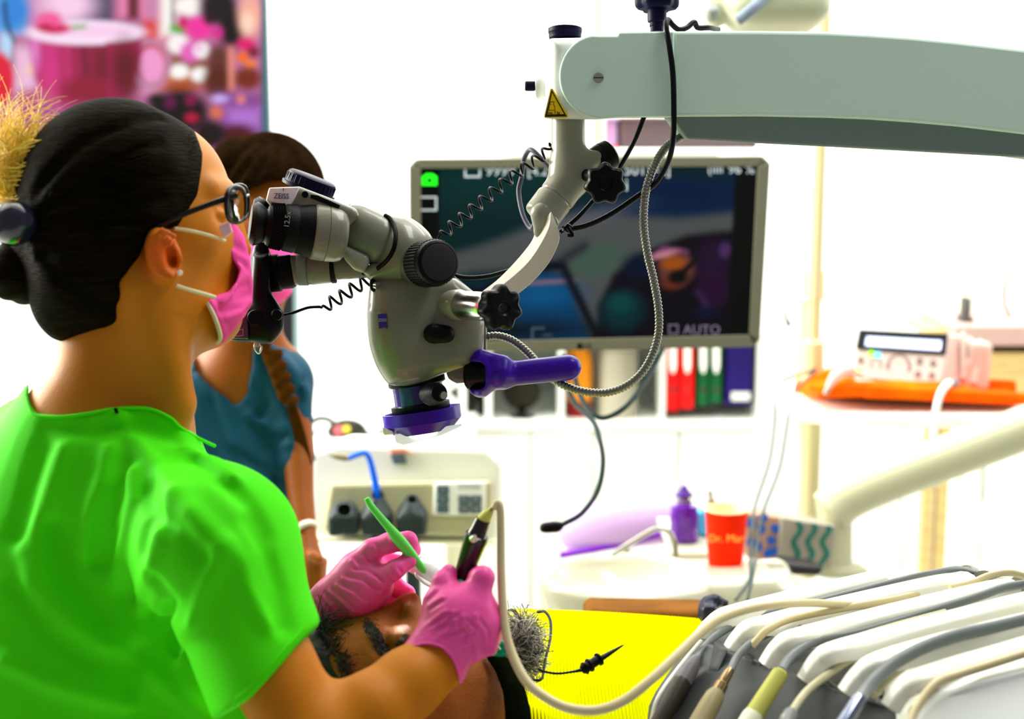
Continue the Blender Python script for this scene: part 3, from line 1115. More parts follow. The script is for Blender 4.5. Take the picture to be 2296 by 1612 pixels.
def op_head(s):
    s.u(E(262, 440, 1.215, 186, 190, .071))
    s.u(E(385, 452, 1.240, 130, 165, .058), .03)
    s.u(E(425, 570, 1.235, 106, 130, .060), .03)
    s.u(CH([(365, 640, 1.185, 42), (430, 695, 1.20, 44), (478, 712, 1.235, 40)]), .03)
    s.u(CH([(365, 640, 1.285, 42), (478, 712, 1.245, 40)]), .03)
    s.u(E(470, 700, 1.24, 48, 62, .032), .02)
    s.u(CH([(500, 455, 1.242, 16), (545, 560, 1.245, 18), (530, 590, 1.245, 20)]), .014)   # nose
    s.u(CH([(470, 425, 1.205, 22), (512, 428, 1.235, 15)]), .012)                          # brow
    s.u(E(505, 655, 1.244, 30, 34, .02), .012)                                             # lips
    s.s(E(508, 480, 1.21, 22, 20, .012), .012)                                             # eye socket
    s.u(E(492, 482, 1.213, 16, 15, .010), .004)                                            # eye
    s.u(CH([(300, 640, 1.215, 118), (284, 760, 1.22, 143), (272, 860, 1.225, 150), (240, 990, 1.235, 172)]), .03)
    # neck muscle
    s.u(CH([(320, 650, 1.165, 40), (400, 900, 1.185, 34)]), .04)
    return s


def op_arm(s, g=0.0):
    s.u(CH([(480, 1200, 1.14, 98 + g), (590, 1460, 1.085, 104 + g), (712, 1695, 1.065, 92 + g)]), .02)
    s.u(CH([(712, 1695, 1.065, 90), (830, 1600, 1.085, 88), (915, 1533, 1.105, 76), (975, 1487, 1.12, 68)], .01), .02)
    return s


def ear(s):
    s.u(E(366, 572, 1.150, 38, 64, .015, roll=14, yaw=22), .005)
    s.s(E(382, 570, 1.136, 21, 38, .013, roll=12), .004)
    s.u(CH([(392, 530, 1.140, 6), (366, 516, 1.137, 8), (342, 535, 1.138, 8), (338, 570, 1.139, 8), (352, 608, 1.140, 9), (384, 622, 1.141, 13)]), .003)
    s.u(CH([(384, 545, 1.142, 5), (366, 560, 1.141, 5), (368, 592, 1.141, 6)]), .004)
    s.u(CH([(398, 562, 1.146, 8), (402, 582, 1.146, 8)]), .004)
    s.s(E(386, 584, 1.145, 8, 14, .012), .003)
    return s


def near_hand(s, g=0.0):
    """right hand: back of the hand towards the camera, holding the dark handpiece"""
    G = g
    s.u(CH([(975, 1487, 1.12, 66 + G), (998, 1440, 1.125, 66 + G), (1028, 1392, 1.13, 68 + G)], .004), .01)
    s.u(E(1034, 1385, 1.132, 84 + G, 76 + G, .030, roll=-24), .008)
    s.u(CH([(1080, 1446, 1.125, 36 + G), (1090, 1400, 1.13, 34 + G)]), .008)
    # index: knuckle, up along the handpiece, tip resting on it
    s.u(CH([(1062, 1350, 1.125, 36 + G), (1082, 1296, 1.128, 25 + G), (1066, 1290, 1.152, 20 + G), (1044, 1312, 1.158, 17 + G)], .003), .008)
    # thumb
    s.u(CH([(978, 1420, 1.135, 34 + G), (980, 1352, 1.135, 29 + G), (994, 1305, 1.138, 23 + G), (1006, 1284, 1.142, 18 + G)], .003), .007)
    # middle, ring, little fingers curl away from the camera towards the mouth
    s.u(CH([(1080, 1362, 1.135, 30 + G), (1060, 1330, 1.165, 20 + G), (1015, 1330, 1.178, 18 + G), (985, 1350, 1.172, 16 + G)], .003), .008)
    s.u(CH([(1096, 1392, 1.138, 28 + G), (1085, 1372, 1.172, 20 + G), (1040, 1372, 1.186, 18 + G), (1000, 1386, 1.178, 16 + G)], .003), .008)
    s.u(CH([(1098, 1425, 1.138, 25 + G), (1090, 1412, 1.168, 18 + G), (1050, 1412, 1.180, 16 + G), (1020, 1420, 1.172, 14 + G)], .003), .008)
    return s


def far_hand(s, g=0.0):
    """left hand seen from the thumb side, index and thumb pinching the green instrument"""
    G = g
    s.u(CH([(560, 1440, 1.27, 62), (700, 1378, 1.262, 42 + G), (745, 1342, 1.255, 46 + G), (800, 1308, 1.252, 52 + G)], .004), .01)
    s.u(E(822, 1304, 1.255, 56 + G, 60 + G, .020, roll=42), .02)
    # index
    s.u(CH([(800, 1268, 1.248, 30 + G), (835, 1232, 1.245, 23 + G), (872, 1217, 1.243, 21 + G), (915, 1212, 1.245, 19 + G), (926, 1232, 1.247, 16.5 + G)], .003), .007)
    # thumb
    s.u(CH([(800, 1340, 1.243, 42 + G), (845, 1303, 1.236, 27 + G), (888, 1276, 1.233, 20 + G), (918, 1258, 1.238, 16 + G)], .003), .010)
    # middle (reaches past the thumb into the light)
    s.u(CH([(830, 1280, 1.268, 27 + G), (875, 1258, 1.278, 21 + G), (930, 1262, 1.275, 19 + G), (965, 1292, 1.270, 16 + G)], .003), .006)
    # ring and little, resting on the face
    s.u(CH([(838, 1312, 1.272, 26 + G), (880, 1308, 1.285, 20 + G), (912, 1330, 1.285, 17 + G), (922, 1350, 1.282, 15 + G)], .003), .006)
    s.u(CH([(832, 1345, 1.270, 24 + G), (862, 1350, 1.285, 18 + G), (890, 1366, 1.285, 15 + G), (896, 1378, 1.282, 14 + G)], .003), .006)
    return s


def op_torso(s, g=0.0):
    s.u(E(190, 1480, 1.27, 400 + g, 580 + g, .135 + g * .0004), .02)
    s.u(CH([(255, 1040, 1.225, 178 + g), (285, 1075, 1.195, 150 + g), (440, 1165, 1.15, 132 + g)]), .05)
    s.u(CH([(215, 985, 1.235, 168 + g), (120, 1060, 1.28, 150 + g)]), .04)
    s.u(CH([(90, 1060, 1.30, 120 + g), (-120, 1180, 1.36, 120 + g)]), .05)
    s.u(E(470, 1240, 1.135, 165 + g, 175 + g, .060), .03)
    s.u(CH([(200, 1700, 1.27, 330 + g), (180, 2100, 1.29, 330 + g)]), .03)
    return s


body = SDF()
op_head(body)
op_torso(body, -26)
body_core = SDF()
body_core.items = list(body.items)
op_arm(body)
ear(body)
near_hand(body, -12)
far_hand(body, -9)
body.u(CH([(60, 1180, 1.33, 110), (260, 1560, 1.36, 85), (440, 1520, 1.31, 70), (600, 1425, 1.27, 52)]), .02)
def redden(o, m, spots, col):
    """skin that is redder at the elbow and the knuckles; the ear also has backlight painted in"""
    me = o.data
    n = len(me.vertices)
    co = np.empty(n * 3, np.float32)
    me.vertices.foreach_get('co', co)
    co = co.reshape(-1, 3) + wloc(o.parent) - CAM
    w_ = np.zeros(n)
    for (x, y, d, r) in spots:
        c = P(x, y, d) - CAM
        w_ = np.maximum(w_, np.clip(1.3 - np.linalg.norm(co - c, axis=1) / M(r, d), 0, 1))
    w_ = w_ ** .7
    ca = me.color_attributes.new('Col', 'FLOAT_COLOR', 'POINT')
    ca.data.foreach_set('color', np.stack([w_, w_, w_, np.ones(n)], 1).astype(np.float32).ravel())
    nt = m.node_tree
    b = nt.nodes['Principled BSDF']
    src = b.inputs['Base Color'].links[0].from_socket
    mx = nt.nodes.new('ShaderNodeMix')
    mx.data_type = 'RGBA'
    vc = nt.nodes.new('ShaderNodeVertexColor')
    vc.layer_name = 'Col'
    nt.links.new(vc.outputs['Color'], mx.inputs[0])
    nt.links.new(src, mx.inputs[6])
    mx.inputs[7].default_value = (*col, 1)
    nt.links.new(mx.outputs[2], b.inputs['Base Color'])


bo = blob('body', body, -330, 1170, 215, 2250, 1.0, 1.46, .0027, skin, op, smooth_it=1, label='light skin of head, neck, forearm and ear')
redden(bo, skin, [(366, 572, 1.14, 60), (700, 1640, 1.0, 60)], (.75, .12, .008))

# ------------------ tunic
tun = SDF()
op_torso(tun, 0)
slv = SDF()
slv.u(E(482, 1215, 1.125, 172, 170, .066))
slv.u(CH([(500, 1240, 1.12, 150), (548, 1372, 1.10, 148), (620, 1560, 1.085, 150)]), .03)
hem = POLY([(100, 700), (900, 700), (900, 1180), (712, 1402), (690, 1424), (640, 1482), (560, 1566), (476, 1622), (440, 1700), (100, 1900)], 1.1)
slv.i(hem, .004)
tun.u(slv, .012)
tun.u(CH([(60, 1180, 1.33, 118), (230, 1500, 1.36, 100)]), .02)
tun.u(SDF().u(OFF(body_core, .0035)).i(POLY([(-500, 780), (600, 780), (600, 1150), (420, 1250), (-500, 1250)], 1.2)), .006)
neck_hole = POLY([(62, 868), (60, 890), (68, 912), (84, 930), (140, 932), (200, 925), (255, 915), (330, 914), (380, 934), (404, 956), (470, 992), (600, 900), (600, 600), (62, 600)], 1.2)
tun.s(neck_hole, .002)
tf = tun
# fold ridges and grooves traced over the cloth
folds = [
    ([(262, 935), (300, 985), (355, 1050), (392, 1105)], 9, 'r'),
    ([(385, 1108), (365, 1180), (340, 1270), (318, 1370), (300, 1480)], 9, 'r'),
    ([(392, 1108), (430, 1150), (468, 1190), (500, 1222)], 10, 'r'),
    ([(245, 1010), (228, 1080), (205, 1150), (195, 1230)], 12, 'r'),
    ([(275, 1040), (262, 1100), (230, 1180), (215, 1260)], 10, 'g'),
    ([(300, 1060), (300, 1120), (280, 1200), (262, 1300)], 9, 'r'),
    ([(330, 1095), (335, 1150), (315, 1230)], 9, 'g'),
    ([(150, 1010), (120, 1100), (90, 1200), (80, 1300)], 16, 'r'),
    ([(90, 1000), (60, 1090), (30, 1200)], 14, 'g'),
    ([(500, 1225), (540, 1265), (560, 1330), (600, 1400)], 9, 'r'),
    ([(500, 1235), (470, 1300), (430, 1400), (400, 1480)], 9, 'r'),
    ([(300, 1480), (360, 1530), (420, 1580), (470, 1610)], 10, 'r'),
    ([(310, 1460), (290, 1540), (300, 1600)], 12, 'g'),
    ([(60, 1240), (110, 1330), (170, 1400), (240, 1450)], 12, 'r'),
    ([(30, 1330), (100, 1420), (190, 1480), (280, 1500)], 13, 'g'),
    ([(20, 1480), (120, 1530), (220, 1560), (290, 1580)], 13, 'r'),
    ([(420, 1010), (470, 1035), (520, 1075)], 7, 'r'),
    ([(430, 1030), (480, 1065), (560, 1130), (600, 1200)], 9, 'g'),
    ([(560, 1170), (600, 1240), (628, 1320), (640, 1400)], 8, 'g'),
    ([(100, 955), (170, 965), (240, 962), (320, 955), (390, 985)], 6, 'g'),
    ([(345, 1150), (400, 1190), (450, 1250)], 9, 'g'),
    ([(120, 1180), (160, 1290), (230, 1380)], 10, 'g'),
    ([(340, 1300), (380, 1350), (390, 1420)], 9, 'g'),
]
base_t = SDF()
base_t.items = list(tun.items)
for pts, r, kd in folds:
    rf = ridge(base_t, pts, r, lift=-r * .35 if kd == 'r' else r * .62)
    if rf is None:
        continue
    if kd == 'r':
        tun.u(rf, .012)
    else:
        tun.s(rf, .012)


def wrink(f, amp, sc, seed):
    rng = np.random.RandomState(seed)
    ks = rng.randn(7, 3) * sc
    ph = rng.rand(7) * 6.28

    def g(p):
        a = np.zeros(len(p), dtype=F32)
        for k_, h in zip(ks, ph):
            a += np.sin(p @ k_.astype(F32) + F32(h) + 1.2 * np.sin(p @ (k_[[1, 2, 0]] * .6).astype(F32)))
        return f(p) + amp * a / 3
    return g


tunic = blob('tunic', wrink(tun, .0011, 34, 5), -330, 900, 840, 2250, 0.98, 1.5, .0028, green, op, smooth_it=1)
# neckline binding
col_pts = [(58, 884), (66, 912), (84, 930), (140, 932), (200, 925), (255, 915), (330, 914), (380, 934), (404, 956), (440, 978), (482, 998)]
rb = []
for (x, y) in col_pts:
    d = trace(base_t, x, y + 4) or 1.2
    rb.append((x, y + 2, d + .0005, 4.0))
tube('neckline_binding', rb, 4, green, tunic, n=6, ns=8)
d = trace(base_t, 258, 922) or 1.17
prism('neck_tag', [(254, 915), (261, 914), (265, 926), (259, 927)], d - .004, .002, black, tunic)
# sleeve hem stitching edge
hm = []
for (x, y) in ((690, 1417), (650, 1462), (600, 1520), (540, 1573), (486, 1604)):
    d = trace(base_t, x - 8, y - 10)
    if d:
        hm.append((x - 8, y - 10, d + .0008, 3.2))
if len(hm) > 2:
    tube('sleeve_hem', hm, 3, green, tunic, n=6, ns=8)

# ------------------ hair
hp = POLY([(470, 120), (446, 296), (462, 345), (452, 420), (458, 470), (440, 530), (404, 522), (378, 506), (338, 518), (318, 560), (316, 630), (300, 690), (304, 742),
           (262, 735), (215, 742), (150, 768), (60, 780), (-200, 700), (-200, 120)], 1.2)
hair = SDF()
hair.u(E(262, 430, 1.215, 204, 208, .082)).u(E(385, 440, 1.243, 118, 152, .066), .02)
hair.u(E(222, 620, 1.205, 140, 128, .076), .04).u(CH([(170, 690, 1.20, 78), (265, 690, 1.19, 66)]), .03)
hair.u(CH([(350, 400, 1.17, 40), (330, 480, 1.16, 40)]), .03)
hair.u(CH([(180, 480, 1.2, 110), (90, 520, 1.205, 60)]), .04)
for pts, r in (([(360, 318), (300, 338), (200, 400), (90, 480)], 4), ([(370, 390), (320, 410), (220, 450), (100, 510)], 4), ([(365, 440), (320, 458), (200, 500), (100, 540)], 4),
               ([(360, 262), (300, 270), (170, 330), (80, 430)], 4), ([(330, 510), (300, 530), (180, 560), (90, 560)], 4), ([(290, 640), (220, 620), (120, 580)], 5),
               ([(300, 710), (230, 680), (140, 620), (90, 570)], 8)):
    rf = ridge(hair, pts, r, lift=r * .7)
    if rf:
        hair.s(rf, .010)
hair.i(hp, .006)
hr = blob('hair', hair, 20, 480, 190, 790, 1.08, 1.36, .0026, hair_d, op, smooth_it=1)
bun = SDF()
bun.u(E(48, 612, 1.205, 74, 70, .032))
for a in range(6):
    an = a * 1.05
    bun.s(CH([(48 + 74 * math.cos(an + t_ * .5), 612 + 70 * math.sin(an + t_ * .5), 1.205 - .034 * math.cos(t_ * .9), 5) for t_ in (0, 1, 2)]), .008)
bun.u(CH([(60, 600, 1.205, 50), (110, 560, 1.205, 40)]), .02)
blob('bun', bun, -60, 150, 510, 720, 1.15, 1.27, .0025, hair_d, hr)
lathe('hair_bobble', (2, 508, 1.16), (60, 492, 1.13), [(0, 18), (.12, 38), (.35, 50), (.6, 50), (.85, 38), (1, 16)], mat('bobble_black', (.012, .014, .03), .15, coat=.5), hr)
tuft = SDF()
tuft.u(CH([(110, 320, 1.20, 16), (60, 350, 1.195, 34), (30, 400, 1.195, 40), (20, 440, 1.20, 30)])).u(CH([(20, 300, 1.2, 22), (40, 380, 1.2, 34)]), .02).u(CH([(150, 335, 1.165, 6), (90, 345, 1.18, 16)]), .01)
blob('blond_tuft', tuft, -60, 180, 250, 500, 1.14, 1.25, .003, hair_b, hr)
random.seed(11)
mb = MB()
for i in range(300):
    x0, y0 = random.uniform(-20, 90), random.uniform(300, 440)
    ang = random.uniform(60, 150)
    L = random.uniform(70, 210) * (1.1 - x0 / 260)
    curl = random.uniform(-130, -30) if random.random() < .7 else random.uniform(20, 80)
    pts = []
    x, y, d = x0, y0, 1.19 + random.uniform(-.02, .02)
    for k in range(6):
        pts.append((x, y, d, 1.5 - .22 * k))
        a = math.radians(ang + curl * k / 5)
        x += math.cos(a) * L / 6
        y -= math.sin(a) * L / 6
    v, f = tube_geo(pts, 1.4, 2, 4)
    mb.add(v, f)
for i in range(60):
    y0 = random.uniform(330, 470)
    x0 = random.uniform(90, 200)
    pts = [(x0, y0 - 20, 1.16, 1.2), (x0 - 50, y0 - 10 + random.uniform(-14, 14), 1.165, 1.6), (x0 - 110, y0 + random.uniform(-10, 40), 1.18, 1.6), (x0 - 170, y0 + 40 + random.uniform(-10, 50), 1.19, 1)]
    v, f = tube_geo(pts, 1.4, 3, 4)
    mb.add(v, f)
mb.build('stray_hairs', hair_b, hr, kind='stuff', sharp=0)
mb = MB()
for i in range(0):
    x0 = random.uniform(90, 300)
    pts = [(x0, 700, 1.14, 1.2), (x0 + random.uniform(-14, 14), 735, 1.14, 1.2), (x0 + random.uniform(-24, 18), random.uniform(745, 772), 1.145 + random.uniform(0, .03), .7)]
    v, f = tube_geo(pts, 1.4, 3, 4)
    mb.add(v, f)
for i in range(160):   # strands following the combed direction over the crown
    t0 = random.random()
    y0 = 300 + 240 * t0
    xs_ = [440 - 20 * random.random(), 330, 220, 110]
    pts = []
    for j, xx in enumerate(xs_):
        yy = y0 + (500 - y0) * (j / 3) ** 1.5 * .7 + [0, -16, -10, 0][j] + random.uniform(-6, 6)
        dd = trace(hair, xx, yy)
        if dd:
            pts.append((xx, yy, dd + .0002, 1.3))
    if len(pts) > 2:
        v, f = tube_geo(pts, 1.3, 4, 4)
        mb.add(v, f)
mb.build('combed_strands', hair_d, hr, kind='stuff', sharp=0)

# ------------------ earring, glasses, mask
lathe('ear_stud', (401, 612, 1.145), (405, 611, 1.138), [(0, 3), (.3, 6.5), (.7, 6.5), (1, 3)], mat('pearl', (.9, .88, .8), .15, coat=1), op)
gl = mat('glasses_frame', (.004, .003, .002), .2, coat=.15)
ge = bpy.data.objects.new('glasses', None)
COL.objects.link(ge)
ge.parent = op
tube('temple_arm', [(330, 520, 1.150, 5), (400, 486, 1.152, 6), (470, 458, 1.158, 7), (530, 438, 1.17, 8)], 6, gl, ge)
rim = [(528 + 21 * math.copysign(abs(math.cos(a)) ** .75, math.cos(a)), 460 - 40 * math.copysign(abs(math.sin(a)) ** .8, math.sin(a)), 1.175 + .014 * math.cos(a), 5.2 + 1.6 * math.sin(a)) for a in [k * math.pi / 8 for k in range(17)]]
tube('rim', rim, 4.5, gl, ge, n=3)
rim2 = [(q[0] + 8, q[1] - 6, q[2] + .062, 4) for q in rim]
tube('rim', rim2, 4.5, gl, ge, n=3)
tube('bridge', [(545, 445, 1.19), (556, 438, 1.21), (552, 442, 1.232)], 4, gl, ge)
lv, lf = [], []
for a in range(24):
    an = a * math.pi / 12
    lv.append(P(530 + 19 * math.cos(an), 458 - 40 * math.sin(an), 1.175 + .013 * math.cos(an)))
obj('lens', lv, [list(range(24))], mat('spectacle_glass', (.9, .95, .95), .03, trans=1.0, ior=1.2), ge, solid=.0015)

mk = SDF().u(E(478, 640, 1.243, 80, 158, .052, roll=0)).u(CH([(365 + 60, 650, 1.19, 46), (478, 712, 1.22, 50)]), .03).u(CH([(505, 500, 1.236, 30), (535, 600, 1.243, 32), (515, 690, 1.243, 40)]), .02)
mk0 = SDF()
mk0.items = list(mk.items)
for pts in ([(505, 560), (540, 585), (560, 600)], [(490, 668), (520, 655), (560, 640)], [(500, 690), (530, 672), (565, 660)], [(488, 700), (520, 700), (558, 690)], [(520, 545), (545, 560), (556, 565)]):
    rf = ridge(mk0, pts, 6, lift=4)
    if rf:
        mk.s(rf, .006)
for pts in ([(478, 690), (500, 740), (500, 762)], [(470, 680), (492, 735), (492, 765)], [(500, 678), (520, 655), (536, 620), (540, 600)], [(505, 712), (540, 700), (566, 672)]):
    rf = ridge(mk0, pts, 4, lift=-1)
    if rf:
        mk.u(rf, .005)
mk.i(POLY([(494, 496), (520, 492), (548, 528), (560, 580), (568, 640), (566, 680), (550, 708), (522, 744), (502, 770), (484, 772), (490, 750), (484, 722), (464, 676), (486, 662), (512, 654), (530, 630), (536, 606), (520, 580),
               (505, 545)], 1.24), .003)
mko = blob('face_mask', mk, 440, 600, 480, 800, 1.15, 1.33, .0018, maskm, op, smooth_it=1)
tube('mask_hem', [(464, 678, 1.178, 4), (478, 704, 1.178, 5), (490, 736, 1.180, 5), (494, 758, 1.185, 5), (486, 769, 1.19, 4)], 5, elastic, mko)
tube('mask_loop', [(392, 512, 1.150, 4), (430, 518, 1.158, 4), (470, 528, 1.175, 4), (504, 540, 1.195, 4)], 4, elastic, mko)
tube('mask_loop', [(395, 640, 1.150, 4), (425, 650, 1.158, 4.5), (460, 660, 1.170, 5), (482, 667, 1.178, 5)], 4, elastic, mko)
prism('mask_corner', [(490, 506), (514, 496), (520, 520), (500, 536)], 1.186, .004, mat('mask_edge_pale', (1, .62, .72), .7), mko, bevel=.001)

# ------------------ gloves
gh = SDF()
near_hand(gh, 1)
gh0 = SDF()
gh0.items = list(gh.items)
wr = [([(950, 1438), (985, 1405), (1010, 1378), (1018, 1374)], 3), ([(958, 1450), (1000, 1420), (1040, 1402), (1052, 1404)], 3.4), ([(1000, 1450), (1030, 1425), (1060, 1412)], 3),
      ([(1020, 1395), (1050, 1420), (1064, 1455), (1060, 1490)], 3.4), ([(1040, 1385), (1070, 1410), (1082, 1450), (1076, 1480)], 3.4), ([(1068, 1382), (1088, 1410), (1092, 1440)], 3),
      ([(1000, 1466), (1030, 1462), (1050, 1480)], 3), ([(940, 1428), (962, 1412), (990, 1396)], 3), ([(1030, 1500), (1050, 1470), (1052, 1440)], 3),
      ([(950, 1410), (980, 1385), (1000, 1372)], 2.6), ([(1020, 1450), (1045, 1445), (1066, 1466)], 3), ([(956, 1340), (975, 1322)], 2.4), ([(960, 1360), (990, 1340)], 2.4)]
for pts, r in wr:
    rf = ridge(gh0, pts, r, lift=-r * .2)
    if rf:
        gh.u(rf, .0035)
    rf = ridge(gh0, [(x + 6, y + 5) for x, y in pts], r * .9, lift=r * .7)
    if rf:
        gh.s(rf, .003)
gh.u(CH([(996, 1448, 1.124, 69), (966, 1496, 1.118, 80)]), .006)
gh0.u(CH([(996, 1448, 1.124, 69), (966, 1496, 1.118, 80)]), .006)
gh.i(POLY([(800, 1200), (1200, 1200), (1200, 1480), (1100, 1470), (1076, 1480), (1040, 1530), (1030, 1520), (1018, 1482), (990, 1452), (955, 1446), (912, 1458), (900, 1440)], 1.12), .002)
glv = blob('glove', gh, 890, 1150, 1240, 1560, 1.06, 1.22, .0013, pink, op, smooth_it=1, label='pink glove on the hand holding the dark handpiece')
cf = []
for (x, y) in ((912, 1456), (935, 1447), (965, 1443), (995, 1453), (1018, 1480), (1030, 1512), (1034, 1530)):
    d = trace(gh0, x + 1, y - 3) or 1.09
    cf.append((x, y, d, 3.4))
tube('glove_cuff', cf, 3.4, pink, glv)

fh = SDF()
far_hand(fh, 1)
fh.items = fh.items[0:]
fh0 = SDF()
fh0.items = list(fh.items)
for pts, r in (([(712, 1346), (730, 1366), (742, 1388)], 2.6), ([(724, 1336), (744, 1358), (760, 1384)], 2.6), ([(740, 1326), (768, 1350), (790, 1370)], 2.6), ([(756, 1312), (790, 1330), (820, 1352)], 2.6),
               ([(770, 1296), (810, 1306), (850, 1330)], 2.4), ([(790, 1280), (820, 1284), (860, 1310)], 2.2), ([(815, 1250), (822, 1262)], 2), ([(838, 1226), (846, 1240)], 2),
               ([(864, 1296), (874, 1310)], 2), ([(876, 1286), (886, 1300)], 2), ([(888, 1278), (896, 1290)], 2), ([(700, 1356), (716, 1376), (726, 1396)], 2.6), ([(790, 1256), (800, 1270)], 2), ([(868, 1204), (872, 1216)], 2)):
    rf = ridge(fh0, pts, r, lift=-r * .2)
    if rf:
        fh.u(rf, .003)
    rf = ridge(fh0, [(x + 5, y - 4) for x, y in pts], r, lift=r * .75)
    if rf:
        fh.s(rf, .003)
fh.i(POLY([(684, 1340), (700, 1180), (1050, 1150), (1050, 1450), (760, 1450), (690, 1400)], 1.25), .002)
blob('glove', fh, 660, 1010, 1170, 1440, 1.18, 1.33, .0013, pink, op, smooth_it=1, label='pink glove on the hand pinching the green instrument')

# ================================================================= assistant in teal
asd = thing('person', 'woman in a teal tunic with a long brown braid standing behind the microscope optics', 'person', P(560, 1700, 2.05))
ab = SDF()
ab.u(E(600, 500, 2.03, 96, 165, .088)).u(CH([(575, 640, 2.04, 62), (545, 800, 2.06, 80)]), .03)
ab.u(CH([(440, 880, 2.07, 60), (640, 850, 2.07, 62)]), .05).u(E(545, 1120, 2.1, 138, 330, .10), .06)
ab.u(CH([(545, 1300, 2.1, 120), (560, 2300, 2.12, 130)]), .03)
ab.u(CH([(645, 870, 2.05, 50), (668, 1010, 2.02, 36), (674, 1110, 1.99, 30), (686, 1200, 1.96, 24), (694, 1262, 1.94, 30)]), .02)
ab.u(CH([(440, 900, 2.05, 50), (440, 1080, 2.0, 40), (560, 1250, 1.9, 28)]), .02)
ab_core = SDF()
ab_core.items = list(ab.items)
# fist
ab.u(E(698, 1284, 1.94, 34, 46, .026, roll=10), .01)
for k_ in range(4):
    y_ = 1258 + k_ * 19
    ab.u(CH([(724 - k_ * 2, y_ + 2, 1.93, 12.5), (716 - k_ * 2, y_ + 4, 1.912, 12), (694, y_ + 8, 1.91, 11)]), .003)
ab.u(CH([(684, 1250, 1.925, 14), (700, 1244, 1.905, 12), (716, 1254, 1.90, 11)]), .004)
ab.u(CH([(592, 470, 1.945, 12), (596, 540, 1.93, 15)]), .012)       # nose
ab.s(E(565, 478, 1.945, 20, 12, .012), .01).s(E(628, 478, 1.945, 20, 12, .012), .01)
blob('body', ab, 380, 760, 320, 2200, 1.84, 2.25, .0042, skin_a, asd, smooth_it=1, label='warm skin of forehead, chest and forearm')
tn = SDF()
tn.u(CH([(430, 890, 2.07, 70), (625, 850, 2.07, 72)])).u(E(545, 1120, 2.1, 150, 345, .115), .05).u(CH([(545, 1300, 2.1, 132), (560, 2300, 2.12, 140)]), .03)
tn.u(CH([(630, 860, 2.05, 66), (654, 960, 2.035, 50), (664, 1030, 2.02, 44)]), .02).u(CH([(430, 900, 2.05, 66), (420, 1060, 2.0, 56)]), .02)
tn.u(SDF().u(OFF(ab_core, .006)).i(POLY([(380, 780), (640, 780), (660, 1000), (380, 1000)], 2.05)), .01)
tn.i(POLY([(300, 600), (900, 600), (900, 1032), (662, 1040), (652, 1120), (660, 2400), (300, 2400)], 2.05), .005)
tn.s(POLY([(425, 740), (436, 832), (470, 865), (515, 896), (522, 908), (540, 900), (552, 880), (568, 820), (572, 740)], 2.05, 1.8, 2.1), .002)
tn0 = SDF()
tn0.items = list(tn.items)
for pts, r, kd in (([(560, 880), (556, 930), (590, 1010), (660, 960)], 7, 'g'), ([(560, 930), (620, 960), (665, 965)], 10, 'r'), ([(640, 860), (660, 920), (690, 980)], 7, 'g'), ([(600, 780), (650, 830), (680, 880)], 9, 'r'),
                   ([(580, 870), (600, 900), (580, 930)], 6, 'g'), ([(470, 900), (500, 1000), (560, 1080)], 10, 'g'), ([(520, 1010), (600, 1060), (640, 1080)], 9, 'g'), ([(675, 850), (664, 940), (668, 1010)], 6, 'g')):
    rf = ridge(tn0, pts, r, lift=-r * .2 if kd == 'r' else r * .5)
    if rf:
        tn.u(rf, .014) if kd == 'r' else tn.s(rf, .008)
blob('tunic', wrink(tn, .0016, 26, 9), 360, 760, 690, 2200, 1.86, 2.27, .0042, teal, asd, smooth_it=1)
ah = SDF().u(E(608, 425, 2.035, 122, 128, .105)).u(CH([(690, 400, 2.0, 30), (712, 440, 1.99, 20)]), .02).u(E(520, 380, 2.02, 40, 60, .07), .03)
for pts in ([(600, 300), (540, 340), (500, 400)], [(610, 300), (570, 350), (520, 420)], [(620, 300), (600, 350), (560, 410)], [(630, 305), (660, 350), (690, 400)], [(620, 310), (640, 360), (650, 400)]):
    rf = ridge(ah, pts, 5, lift=3)
    if rf:
        ah.s(rf, .010)
ah.i(POLY([(420, 200), (800, 200), (800, 470), (735, 465), (712, 425), (660, 402), (600, 408), (540, 436), (480, 470), (420, 470)], 2.0), .012)
ahr = blob('hair', ah, 470, 750, 280, 500, 1.9, 2.17, .004, hair_a, asd, smooth_it=1)
# braid
bp_ = [(598, 765), (614, 800), (628, 835), (640, 870), (648, 900)]
br = SDF()
for i in range(12):
    t_ = i / 11
    x, y = 596 + 52 * t_, 762 + 140 * t_
    sgn = 1 if i % 2 else -1
    dd = (trace(tn0, x, y) or 1.97) - .006
    br.u(E(x + sgn * 7, y, dd, 25 - 6 * t_, 13, .013, roll=sgn * 48), .004)
blob('braid', br, 560, 690, 730, 930, 1.86, 2.02, .003, braid_m, ahr)
dd = (trace(tn0, 652, 905) or 1.97) - .006
cyl('hair_tie', (646, 888, dd), (656, 912, dd), 17, mat('tie_black', (.01, .01, .01), .6), ahr, edge=3)
mb = MB()
for i in range(16):
    o_ = (i - 8) / 8
    pts = [(654 + o_ * 8, 908, dd + .001, 3.2), (668 + o_ * 11, 960, dd + .004, 4), (680 + o_ * 12, 1010, dd + .004, 4), (690 + o_ * 9 + random.uniform(-3, 3), 1044 + random.uniform(-6, 6), dd + .002, 1.5)]
    v, f = tube_geo(pts, 3, 4, 6)
    mb.add(v, f)
mb.build('braid_tail', braid_m, ahr, kind='stuff', sharp=0)
mm = SDF().u(E(600, 600, 1.99, 66, 86, .062)).u(E(612, 650, 1.965, 46, 36, .03), .02)
mm.i(POLY([(530, 540), (668, 540), (658, 640), (652, 662), (622, 684), (600, 698), (560, 690), (530, 620)], 1.97), .005)
mo = blob('face_mask', mm, 520, 690, 530, 710, 1.9, 2.08, .004, maskm, asd)
lathe('bracelet', (680, 1184, 1.963), (685, 1193, 1.959), [(0, 29), (.2, 31), (.8, 31), (1, 29)], mat('bracelet_white', (.85, .8, .72), .4), asd)

